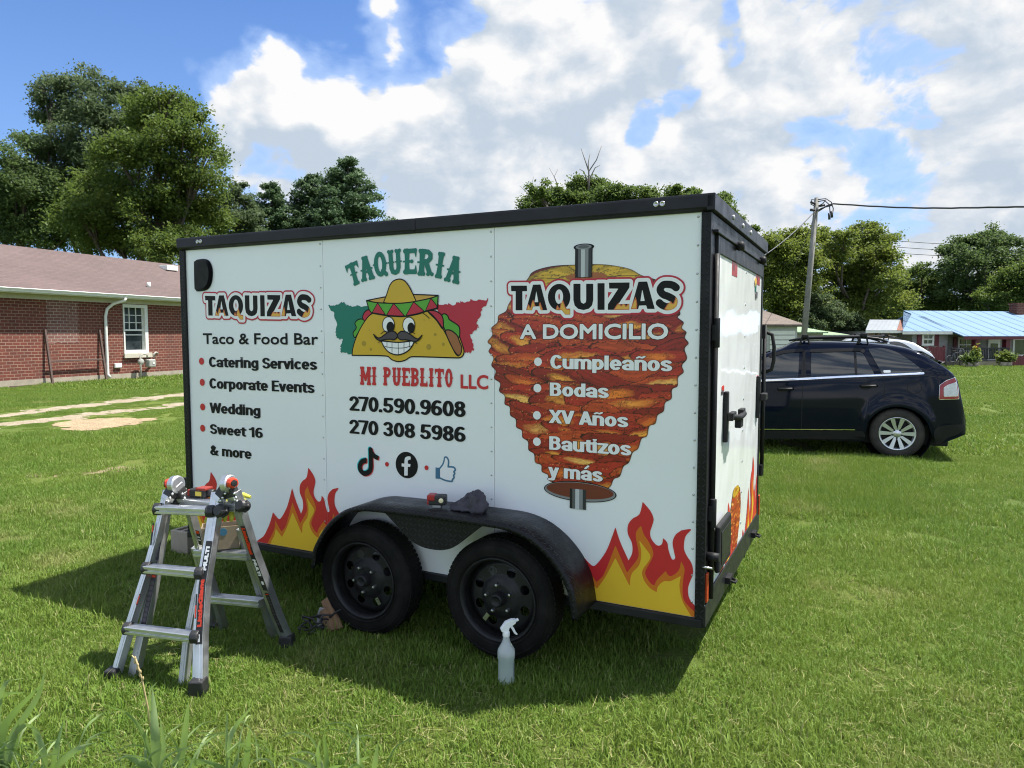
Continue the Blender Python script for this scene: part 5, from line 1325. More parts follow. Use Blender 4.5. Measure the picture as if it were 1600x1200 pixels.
rear_map = lambda y, z, l: (XR+.0062+l, y, z)
GRAPH = []
def P_(fn, pts): return [fn(*p) for p in pts]

# flames: one tongue traced once, repeated along the bottom edge
FZ_ = zoomed(880, 770, 4.706)
red_ = [(-75, 790), (-40, 730), (30, 690), (75, 630), (115, 560), (150, 470), (215, 535), (250, 520), (310, 440), (350, 350), (385, 250), (420, 360), (482, 497), (508, 440), (506, 370), (476, 300), (478, 235), (510, 190), (562, 155), (585, 65), (640, 130), (665, 190), (655, 240), (640, 290), (650, 340), (690, 385), (725, 378), (735, 332), (765, 365), (775, 420), (800, 487), (824, 480), (815, 430), (805, 365), (825, 310), (870, 275), (942, 268), (900, 320), (888, 400), (905, 455), (945, 520), (955, 590), (930, 660), (918, 710), (930, 780), (985, 850), (990, 960), (205, 800)]
or_ = [(60, 790), (95, 730), (130, 680), (165, 620), (175, 548), (245, 655), (300, 600), (385, 385), (470, 585), (545, 490), (556, 440), (535, 300), (575, 240), (592, 300), (630, 360), (662, 430), (655, 480), (612, 560), (605, 600), (640, 660), (672, 682), (690, 640), (755, 573), (772, 604), (800, 610), (850, 570), (868, 500), (893, 560), (885, 620), (878, 720), (890, 790), (940, 850), (985, 885), (990, 960), (205, 800)]
ye_ = [(100, 790), (130, 730), (160, 690), (180, 625), (250, 705), (310, 620), (385, 478), (490, 685), (505, 595), (560, 530), (576, 440), (558, 345), (600, 400), (642, 460), (630, 500), (588, 560), (582, 600), (600, 650), (640, 700), (690, 730), (697, 690), (740, 650), (790, 648), (866, 610), (856, 690), (880, 800), (935, 895), (960, 960), (205, 800)]
SH_R = (5, 10, 12, 19, 27, 35, 45, 46, 0); SH_O = (4, 5, 7, 8, 12, 20, 22, 26, 32, 33, 0); SH_Y = (3, 4, 6, 7, 11, 19, 23, 27, 28, 0)
def flame(name, parent, fmap, shift, x0, x1, zb, scale=1.0, extra=None, flip=False, base=None):
    o = np.array(FZ_(585, 65)); fl = []
    for pts, sh in ((red_, SH_R), (or_, SH_O), (ye_, SH_Y)):
        q = np.array(P_(FZ_, pts)); q = (q-o)*scale
        if flip: q[:, 0] *= -1
        fl.append(cr(list(q), seg=5, sharp=sh))
    zmin = zb
    a = Art(fmap)
    for k, inkk in enumerate((I_RED, I_ORANGE, I_YELLOW)):
        g = Grid(x0, x1, zmin, max((q+np.array(s))[:, 1].max() for q in fl for s in shift)+.01, .004); f = g.full()
        for s in shift: f = np.minimum(f, g.poly(segs_of(fl[k]+np.array(s))))
        a.layer(g, f, inkk)
    o_ = a.build(name, parent); GRAPH.append(o_); return o_
pk = np.array(FZ_(585, 65)); pk2 = np.array(pan(482, 730.5)); pk3 = np.array(pan(329.5, 737))
flame('flame_graphic', panels[2], side_map, [pk], pan(905, 880)[0]-.04, XL-.006, ZB+.003)
fz = 1.0*(pk2[1]-ZB)/(pk[1]-ZB)
xm_ = (pk3[0]+pk2[0])/2-.02
flame('flame_graphic', panels[0], side_map, [pk3], .006, pk3[0]+.62, ZB+.003, fz)
flame('flame_graphic', panels[0], lambda x, z, l: (x, -.0024-l*1.3, z), [pk2], .3, xs3[1]-.002, ZB+.003, fz)
flame('flame_graphic', panels[1], side_map, [pk2], xs3[1]+.002, 1.50, ZB+.003, fz)

def arc(cx, cy, rx, ry, a0, a1, n=14): return [(cx+rx*math.cos(R(a0+(a1-a0)*k/n)), cy+ry*math.sin(R(a0+(a1-a0)*k/n))) for k in range(n+1)]
ST = [(.095, 0), (.095, .76)]; BOWL = arc(.27, .37, .175, .295, 0, 360, 24)
GLY = {   # advance width, pen strokes; capital height 1, x height .74
 'a': (.57, [arc(.26, .49, .175, .175, 165, 0)+[(.435, .0)], arc(.26, .215, .17, .14, 0, 360, 20)]), 'b': (.58, [[(.095, 0), (.095, 1.1)], BOWL]), 'c': (.53, [arc(.27, .37, .175, .295, 50, 310, 22)]), 'd': (.58, [[(.445, 0), (.445, 1.1)], BOWL]),
 'e': (.57, [[(.13, .36), (.445, .36)], arc(.27, .37, .175, .295, 0, 308, 24)]), 'g': (.58, [BOWL, [(.445, .76), (.445, -.02)]+arc(.27, -.03, .175, .14, 0, -150)]), 'i': (.25, [ST, [(.095, .945), (.095, 1.1)]]), 'l': (.25, [[(.095, 0), (.095, 1.1)]]),
 'm': (.87, [ST, arc(.255, .49, .16, .175, 180, 0)+[(.415, 0)], arc(.575, .49, .16, .175, 180, 0)+[(.735, 0)]]), 'n': (.58, [ST, arc(.27, .49, .175, .175, 180, 0)+[(.445, 0)]]), 'o': (.58, [BOWL]), 'p': (.58, [[(.095, -.30), (.095, .76)], BOWL]),
 'r': (.40, [ST, arc(.28, .44, .185, .225, 180, 65)]), 's': (.51, [arc(.25, .525, .150, .135, 30, 265), arc(.25, .21, .155, .135, 88, -150)]), 't': (.38, [[(.17, .95), (.17, .2)]+arc(.27, .2, .10, .125, 180, 285), [(.02, .665), (.33, .665)]]), 'u': (.58, [[(.095, .76), (.095, .25)]+arc(.27, .25, .175, .175, 180, 360), [(.445, 0), (.445, .76)]]),
 'v': (.53, [[(.065, .80), (.26, .03), (.455, .80)]]), 'w': (.80, [[(.06, .80), (.22, .03), (.385, .70), (.55, .03), (.71, .80)]]), 'y': (.53, [[(.065, .80), (.27, .03)], [(.465, .80), (.22, -.15), (.06, -.16)]]), 'z': (.48, [[(.06, .665), (.40, .665), (.08, .075), (.43, .075)]]),
 'A': (.63, [[(.055, -.06), (.30, .96), (.55, -.06)], [(.16, .27), (.45, .27)]]), 'B': (.62, [[(.095, -.05), (.095, 1.05)], [(.095, .925), (.27, .925)]+arc(.28, .735, .165, .19, 90, -90)+[(.095, .545)], [(.095, .545), (.28, .545)]+arc(.29, .31, .185, .235, 90, -90)+[(.095, .075)]]),
 'C': (.61, [arc(.31, .5, .215, .425, 48, 312, 24)]), 'E': (.54, [[(.095, -.05), (.095, 1.05)], [(.095, .925), (.45, .925)], [(.095, .51), (.42, .51)], [(.095, .075), (.46, .075)]]), 'S': (.60, [arc(.29, .715, .19, .21, 22, 268), arc(.29, .285, .20, .21, 88, -158)]),
 'V': (.61, [[(.055, 1.06), (.30, .04), (.55, 1.06)]]), 'W': (.90, [[(.05, 1.06), (.23, .04), (.44, .93), (.65, .04), (.83, 1.06)]]), 'X': (.61, [[(.05, 1.06), (.56, -.06)], [(.56, 1.06), (.05, -.06)]]),
 '0': (.60, [arc(.29, .5, .19, .425, 0, 360, 28)]), '1': (.46, [[(.05, .76), (.20, .80), (.30, .95)], [(.29, -.05), (.29, 1.05)]]), '2': (.59, [arc(.28, .70, .185, .225, 168, -28)+[(.10, .075), (.51, .075)]]), '3': (.60, [arc(.27, .72, .175, .205, 155, -88), arc(.27, .295, .19, .22, 88, -158)]),
 '5': (.60, [[(.48, .925), (.15, .925), (.12, .50)], arc(.27, .31, .20, .235, 128, -158)]), '6': (.60, [arc(.29, .31, .19, .235, 0, 360, 24), [(.10, .33)]+arc(.33, .50, .23, .425, 178, 62)]), '7': (.54, [[(.03, .925), (.46, .925), (.19, -.06)]]), '8': (.60, [arc(.29, .735, .17, .19, 0, 360, 22), arc(.29, .29, .19, .215, 0, 360, 22)]),
 '9': (.60, [arc(.29, .69, .19, .235, 0, 360, 24), [(.48, .67)]+arc(.25, .50, .23, .425, -2, -118)]), '.': (.25, [[(.095, .04), (.095, .13)]]), '&': (.74, [[(.64, -.03), (.21, .60), (.165, .78), (.28, .925), (.40, .80), (.34, .62), (.13, .38), (.10, .22), (.23, .075), (.40, .10), (.60, .45)]]), ' ': (.27, [])}
GLY['\u00f1'] = (.58, GLY['n'][1]+[('thin', [(.11, .87), (.20, .94), (.33, .88), (.43, .96)])]); GLY['\u00e1'] = (.57, GLY['a'][1]+[('thin', [(.22, .86), (.36, 1.05)])])
def pen_text(body, A, B, cap, weight=.103, k=1.27, pad=.012, step=.0020):
    """grid and signed distance of a line in the drawn type, ink running from A to B on the baseline"""
    tot = sum(GLY[c][0] for c in body)-.07; kx = (B[0]-A[0])/tot
    g = Grid(A[0]-pad, B[0]+pad, A[1]-.30*cap-pad, A[1]+1.08*cap+pad, step); f = g.full(); x = 0.0
    for c in body:
        adv, strokes = GLY[c]; m = (g.P[:, 0] > A[0]+(x-.12)*kx-pad) & (g.P[:, 0] < A[0]+(x+adv+.08)*kx+pad); G = np.stack([(g.P[m, 0]-A[0])/kx-x, (g.P[m, 1]-A[1])/cap], 1); d = np.full(len(G), 9.)
        body_d = np.full(len(G), 9.)
        for s_ in strokes:
            w = weight
            if s_[0] == 'thin': w = weight*.62; s_ = s_[1]
            q = np.array(s_, float); q2 = q*[1, k]; dd = seg_dist(G*[1, k], segs_of(q2, False))-w
            if w < weight: d = np.minimum(d, dd)
            else: body_d = np.minimum(body_d, dd)
        lo = 0.0 if c not in 'gpy' else -.24; hi = .745 if c in 'acegmnopqrsuvwxyz\u00f1\u00e1' else (.90 if c == 't' else 1.0)
        body_d = np.maximum(body_d, np.maximum((lo-G[:, 1])*k, (G[:, 1]-hi)*k)); d = np.minimum(d, body_d)
        f[m] = np.minimum(f[m], d*kx); x += adv
    return g, f
def lettering(name, lines, parent, fmap=side_map, step=.0022):
    """lines: (text, px baseline start, px baseline end, px top of a capital, bold, ink); bold None = heavy drawn type"""
    for body, p, q, top, bold, inkk in lines:
        a = Art(fmap); A, B = np.array(pan(*p)), np.array(pan(*q)); cap = pan(p[0], top)[1]-A[1]; B[1] = (A[1]+B[1])/2; A[1] = B[1]
        if bold is None: g, f = pen_text(body, A, B, cap)
        else: sg = fit_text(body, A, B, cap, bold); g = bbox_grid(sg, bold+.008, step); f = g.poly(sg, .03)-bold
        a.layer(g, f, inkk, .0012); a.build(name, parent)
def dots(name, pts, r, inkk, parent, lift=.0012):
    for p in pts:
        a = Art(side_map); c = pan(*p); g = Grid(c[0]-r-.004, c[0]+r+.004, c[1]-r-.004, c[1]+r+.004, .003); a.layer(g, g.circ(c, r), inkk, lift); a.build(name, parent)
lettering('subtitle_lettering', [('Taco & Food Bar', (317.8, 534.5), (497.7, 542), 517.8, .0022, I_BLACK)], panels[0])
lettering('menu_lettering', [('Catering Services', (327.3, 571), (494.6, 580.5), 555, None, I_BLACK), ('Corporate Events', (328, 606), (490.7, 615), 590, None, I_BLACK),
    ('Wedding', (329, 645), (406.7, 650), 629, None, I_BLACK), ('Sweet 16', (329, 678), (410.2, 684), 662.7, None, I_BLACK), ('& more', (329, 711.5), (392.7, 716.5), 696, None, I_BLACK)], panels[0])
dots('bullet', [(315.3, 564.4), (316.4, 597.3), (317.1, 635.8), (317.1, 669)], .025, I_RED, panels[0])
lettering('phone_lettering', [('270.590.9608', (546.6, 642.5), (726.3, 650.5), 620, None, I_BLACK), ('270 308 5986', (546.6, 678.5), (726.3, 689), 656.8, None, I_BLACK)], panels[1])
lettering('company_suffix_lettering', [('LLC', (720, 607), (763.3, 608.5), 585, .003, I_RED)], panels[1])
# western lettering built from bone shaped strokes
def west(ch):
    B = []
    def cap(a, b, r0, r1=None): B.append(('c', a, b, r0, r0 if r1 is None else r1))
    def cir(c, r): cap(c, c, r)
    def bone(x, lo=True, hi=True, spur=True, r=.115):
        cap((x, .12), (x, .5), r*1.08, r*.86); cap((x, .5), (x, .88), r*.86, r*1.08)
        if hi: cir((x-.095, .93), .075); cir((x+.095, .93), .075); cap((x-.07, .9), (x+.07, .9), .08)
        if lo: cir((x-.095, .07), .075); cir((x+.095, .07), .075); cap((x-.07, .1), (x+.07, .1), .08)
        if spur: cap((x-.17, .5), (x+.17, .5), .034)
    def path(pts, r):
        for p, q in zip(pts[:-1], pts[1:]): cap(p, q, r)
    w = .68
    if ch == 'I': w = .42; bone(.21)
    elif ch == 'T': bone(.34, hi=False); cap((.08, .89), (.60, .89), .085); cap((.07, .9), (.03, .66), .075, .012); cap((.61, .9), (.65, .66), .075, .012); cap((.03, .95), (.1, .9), .03, .06); cap((.65, .95), (.58, .9), .03, .06)
    elif ch == 'A':
        cap((.31, .88), (.15, .12), .10); cap((.37, .88), (.55, .12), .12); [cir(c, .078) for c in ((.25, .93), (.43, .93), (.06, .07), (.22, .07), (.46, .07), (.64, .07))]
        cap((.22, .36), (.48, .36), .05); cap((.06, .46), (.2, .46), .034); cap((.5, .46), (.64, .46), .034); cap((.28, .92), (.4, .92), .08)
    elif ch in 'QO':
        B.append(('r', (.34, .5), (.31, .5), (.105, .30))); cap((.0, .5), (.1, .5), .034); cap((.58, .5), (.68, .5), .034)
        if ch == 'Q': cap((.45, .22), (.62, .07), .09); cir((.64, .06), .07)
        else: cap((.2, .5), (.24, .5), .03); cap((.44, .5), (.48, .5), .03)
    elif ch == 'U':
        cap((.16, .88), (.17, .28), .10); cap((.52, .88), (.51, .28), .10); path([(.17, .28), (.22, .13), (.34, .09), (.46, .13), (.51, .28)], .095)
        for x in (.16, .52): cir((x-.085, .93), .07); cir((x+.085, .93), .07); cap((x-.06, .9), (x+.06, .9), .075)
        cap((.02, .5), (.3, .5), .03); cap((.38, .5), (.66, .5), .03)
    elif ch in 'EL':
        bone(.2, hi=ch == 'L', lo=False); cap((.1, .1), (.56, .1), .09); cap((.60, .08), (.62, .34), .08, .012); cir((.1, .07), .07)
        if ch == 'E': cap((.1, .9), (.56, .9), .09); cap((.60, .92), (.62, .66), .08, .012); cir((.1, .93), .07); cap((.2, .5), (.42, .5), .05); cir((.43, .5), .075)
    elif ch in 'RPB':
        bone(.18, hi=False); cir((.08, .93), .07); cap((.1, .91), (.3, .91), .085); path([(.2, .90), (.42, .89), (.53, .80), (.53, .66), (.42, .54), (.25, .52)], .09)
        if ch == 'R': cap((.36, .5), (.52, .13), .10); [cir(c, .075) for c in ((.46, .07), (.63, .07))]
        if ch == 'B': path([(.25, .50), (.44, .47), (.55, .36), (.55, .22), (.42, .10), (.2, .09)], .09)
    elif ch == 'M': w = .86; bone(.16); bone(.70); path([(.2, .86), (.43, .30), (.66, .86)], .09)
    return w, B
def western(name, glyphs, inkk, parent, step=.0022):
    """glyphs: (letter, bottom centre, top centre, width) in panel metres"""
    a = Art(side_map)
    for ch, bo, to, wd in glyphs:
        w, B = west(ch); bo, to = np.array(bo), np.array(to); ev = to-bo; h = np.linalg.norm(ev); eu = np.array([ev[1], -ev[0]])/h*wd; m = max(h, wd)*.8; c = (bo+to)/2
        g = Grid(c[0]-m, c[0]+m, c[1]-m, c[1]+m, step); d = g.P-bo; V = d@ev/h**2; U = (d@eu/wd**2+.5)*w; kx = wd/w; Q = np.stack([U*kx/h, V], 1); f = g.full()
        for s in B:
            if s[0] == 'c':
                p, q, r0, r1 = np.array(s[1])*[kx/h, 1], np.array(s[2])*[kx/h, 1], s[3], s[4]; dd = q-p; L = dd@dd+1e-12; t_ = np.clip(((Q-p)@dd)/L, 0, 1)
                v_ = (Q-p-t_[:, None]*dd)*np.array([min(1.25, h/kx), 1]); f = np.minimum(f, np.linalg.norm(v_, axis=1)-(r0+(r1-r0)*t_))
            else:
                q = (np.stack([U, V], 1)-np.array(s[1])); fo = (np.linalg.norm(q/np.array(s[2]), axis=1)-1)*.3; fi = (np.linalg.norm(q/np.array(s[3]), axis=1)-1)*.12; f = np.minimum(f, np.maximum(fo, -fi))
        a.layer(g, f*h, inkk, .0012)
    o = a.build(name, parent); GRAPH.append(o); return o
Z5 = zoomed(535, 380, 8.421)
western('name_lettering', [(c, Z5(*b), Z5(*t_), abs(Z5(b[0]+w, b[1])[0]-Z5(*b)[0])) for c, b, t_, w in (('T', (195, 548), (112, 255), 172), ('A', (342, 492), (290, 172), 172), ('Q', (512, 440), (485, 112), 178), ('U', (702, 415), (680, 80), 188), ('E', (892, 410), (892, 68), 188), ('R', (1090, 430), (1108, 75), 212), ('I', (1262, 462), (1312, 118), 118), ('A', (1432, 520), (1502, 172), 196))], I_GREEN, panels[1])
Z6 = zoomed(555, 570, 7.619); gl_ = []
for c, xa, xb in (('M', 62, 190), ('I', 198, 258), ('P', 335, 432), ('U', 443, 548), ('E', 557, 656), ('B', 662, 764), ('L', 772, 866), ('I', 876, 940), ('T', 950, 1058), ('O', 1070, 1164)):
    x = (xa+xb)/2; s = (x-62)/1100; gl_.append((c, Z6(x, 238+s*32), Z6(x, 20+s*25), Z6(xb, 100)[0]-Z6(xa, 100)[0]))
western('name_lettering', gl_, I_RED, panels[1])
# smiling taco emblem
Z2 = zoomed(500, 340, 2.7286); Z8 = zoomed(560, 380, 6.0)
def emblem():
    a = Art(side_map, .00012); LW = .0075
    x0, z1 = Z2(20, 250); x1, z0 = Z2(735, 640); G = Grid(x0, x1, z0-.01, z1+.03, .0030)
    def fill(pts, inkk, line=True, fn=Z2, sharp=(), seg=4):
        f = G.poly(segs_of(cr(P_(fn, pts), seg=seg, sharp=sharp)))
        if line: a.layer(G, f-LW/2, I_BLACK); a.layer(G, f+LW/2, inkk)
        else: a.layer(G, f, inkk)
        return f
    def line(pts, w=LW, fn=Z8, closed=False, inkk=I_BLACK): a.layer(G, G.stroke(cr(P_(fn, pts), closed, 4), w), inkk)
    rs = np.random.RandomState(5)
    def torn(pts, inkk):
        q = cr(P_(Z2, pts), seg=7, sharp=range(len(pts))); q = q+rs.normal(size=q.shape)*.0045; a.layer(G, G.poly(segs_of(q)), inkk)
    torn([(36, 372), (58, 376), (75, 370), (100, 362), (120, 378), (165, 378), (215, 376), (230, 420), (160, 470), (142, 582), (92, 578), (86, 560), (100, 520), (74, 512), (66, 488), (74, 448), (60, 420), (64, 402), (42, 392)], I_GREEN)
    torn([(490, 372), (545, 366), (570, 372), (600, 360), (622, 362), (650, 350), (690, 354), (718, 350), (714, 370), (692, 384), (684, 420), (664, 448), (678, 470), (650, 490), (638, 500), (652, 530), (656, 560), (640, 576), (605, 570), (590, 480), (520, 430)], I_DRED)
    fill([(150, 512), (142, 492), (156, 470), (150, 450), (166, 434), (190, 436), (195, 460), (165, 490)], I_LIME)
    fill([(184, 432), (188, 408), (206, 393), (232, 398), (232, 420), (205, 445)], I_DRED)
    fill([(138, 587), (142, 555), (158, 505), (188, 448), (225, 408), (300, 385), (430, 385), (485, 402), (535, 450), (582, 480), (604, 530), (615, 570), (607, 592), (588, 598), (392, 593), (366, 607), (338, 614), (310, 607), (285, 590)], I_TACO, sharp=(0,))
    fill([(520, 420), (530, 410), (545, 418), (552, 434), (590, 460), (597, 480), (592, 512), (560, 500), (532, 475)], I_LIME)
    fill([(536, 486), (556, 480), (584, 500), (596, 528), (606, 556), (600, 582), (588, 586), (566, 556)], I_BROWN)
    fill([(462, 400), (492, 398), (518, 414), (527, 440), (524, 474), (498, 438)], I_DRED)
    line([(455, 395), (490, 425), (528, 478), (556, 535), (578, 578), (590, 590)], LW, Z2)
    for (x, y, r) in ((55, 940, .011), (120, 995, .006), (663, 972, .011), (800, 948, .0065), (723, 856, .006), (620, 720, .0025), (108, 815, .0025)):
        c = Z8(x, y); a.layer(G, G.circ(c, r*1.55), I_SPOT)
    # hat
    fill([(80, 538), (250, 505), (385, 490), (530, 482), (752, 490), (600, 560), (380, 575), (200, 562)], I_TAN, True, Z8, (0, 4))
    fill([(240, 556), (270, 480), (297, 400), (332, 355), (385, 337), (432, 350), (472, 395), (512, 470), (548, 550), (400, 580)], I_TACO, True, Z8, (0, 8))
    band = [(80, 538), (185, 558), (335, 564), (440, 560), (545, 545), (685, 515), (752, 490), (745, 612), (630, 642), (560, 665), (443, 686), (350, 686), (262, 678), (130, 655), (106, 622)]
    fb = fill(band, I_LIME, True, Z8, (0, 6, 7, 13))
    for t3 in ([(130, 658), (185, 560), (264, 680)], [(264, 682), (335, 564), (445, 690)], [(445, 690), (523, 550), (630, 645)], [(630, 645), (685, 516), (760, 612)]):
        f = np.maximum(G.poly(segs_of(P_(Z8, t3))), fb+LW/2); a.layer(G, f-.0025, I_BLACK); a.layer(G, np.maximum(f+.0025, fb+LW*.7), I_DRED)
    def oval(c, rx, ry, inkk, ol=True):
        p = np.array(Z8(*c)); hx = abs(Z8(c[0]+rx, c[1])[0]-p[0]); hz = abs(Z8(c[0], c[1]+ry)[1]-p[1]); f = G.ell(p, hx, hz)
        if ol: a.layer(G, f-LW*.35, I_BLACK); a.layer(G, f+LW*.35, inkk)
        else: a.layer(G, f, inkk)
    oval((287, 765), 56, 74, I_WHITE); oval((478, 768), 56, 74, I_WHITE); oval((306, 786), 37, 50, I_BLACK, False); oval((500, 794), 34, 50, I_BLACK, False)
    fill([(220, 916), (300, 924), (380, 930), (470, 922), (532, 912), (508, 965), (460, 1016), (380, 1046), (300, 1026), (250, 975)], I_WHITE, True, Z8, (0, 4))
    for l in ([(275, 925), (275, 985)], [(322, 928), (322, 1025)], [(380, 930), (382, 1042)], [(435, 926), (434, 1020)], [(487, 922), (484, 975)], [(256, 968), (320, 980), (380, 983), (440, 980), (505, 962)]): line(l, .004)
    fill([(150, 855), (185, 885), (215, 885), (250, 860), (300, 828), (345, 830), (371, 860), (365, 886), (340, 905), (300, 900), (250, 905), (205, 912), (170, 890)], I_GREY, True, Z8, (0,))
    fill([(602, 864), (570, 895), (540, 890), (500, 860), (450, 830), (405, 828), (377, 855), (380, 886), (405, 905), (450, 905), (500, 915), (540, 922), (580, 900)], I_GREY, True, Z8, (0,))
    for l in ([(218, 850), (250, 826), (290, 826)], [(470, 826), (505, 830), (535, 850)], [(196, 930), (225, 915)], [(530, 925), (555, 940)], [(610, 655), (645, 680), (672, 706)]): line(l, .0045)
    o = a.build('taco_emblem', panels[1]); GRAPH.append(o)
emblem()
# social marks
Z7 = zoomed(540, 690, 8.421)
def socials():
    a = Art(side_map); x0, z1 = Z7(140, 50); x1, z0 = Z7(460, 480); G = Grid(x0, x1, z0, z1, .0022)
    bowl = [(272, 246), (222, 262), (192, 315), (202, 380), (252, 418), (312, 395), (335, 340), (335, 220), (332, 105)]; k = abs(Z7(52, 0)[0]-Z7(0, 0)[0])
    def note(dx, dy):
        s = lambda q: [(x+dx, y+dy) for x, y in q]
        return np.minimum(np.maximum(G.stroke(cr(P_(Z7, s(bowl)), False, 5), k), -G.poly(segs_of(P_(Z7, s([(280, 200), (308, 200), (308, 300), (280, 282)]))))), G.poly(segs_of(cr(P_(Z7, s([(308, 82), (352, 82), (368, 130), (400, 168), (440, 188), (434, 240), (395, 230), (352, 198), (308, 150)])), seg=4, sharp=(0, 1, 4, 5, 8)))))
    a.layer(G, note(-11, -9), I_CYAN); a.layer(G, note(10, 9), I_RED); a.layer(G, note(0, 0), I_BLACK); GRAPH.append(a.build('social_icon', panels[1]))
    a = Art(side_map); c = np.array(Z7(806, 308)); r = (abs(Z7(806+146, 308)[0]-c[0])+abs(Z7(806, 308+174)[1]-c[1]))/2; G = Grid(c[0]-.09, c[0]+.09, c[1]-.09, c[1]+.09, .0025); a.layer(G, G.circ(c, r), I_BLACK)
    a.layer(G, G.poly(segs_of(cr(P_(Z7, [(775, 446), (775, 330), (740, 325), (742, 285), (778, 290), (778, 250), (790, 208), (830, 192), (860, 198), (858, 238), (836, 238), (822, 256), (822, 290), (858, 295), (852, 333), (822, 330), (820, 446)]), seg=3, sharp=(0, 1, 2, 3, 4, 8, 9, 12, 13, 14, 15, 16)))), I_WHITE); GRAPH.append(a.build('social_icon', panels[1]))
    a = Art(side_map); x0, z1 = Z7(1160, 180); x1, z0 = Z7(1480, 550); G = Grid(x0, x1, z0, z1, .0022)
    th = cr(P_(Z7, [(1238, 358), (1280, 305), (1300, 250), (1308, 210), (1332, 208), (1354, 250), (1350, 333), (1420, 338), (1444, 368), (1425, 395), (1436, 420), (1420, 445), (1428, 470), (1408, 495), (1398, 520), (1310, 505), (1240, 472)]), seg=4, sharp=(0, 6, 16))
    f = G.poly(segs_of(th)); a.layer(G, f-.006, I_BLUE); a.layer(G, f+.004, I_WHITE); a.layer(G, G.poly(segs_of(P_(Z7, [(1187, 338), (1240, 345), (1240, 488), (1187, 485)]))), I_BLUE); GRAPH.append(a.build('social_icon', panels[1]))
    dots('bullet', [(540+548/8.421, 690+297/8.421), (540+1068/8.421, 690+343/8.421)], .0145, I_RED, panels[1])
socials()

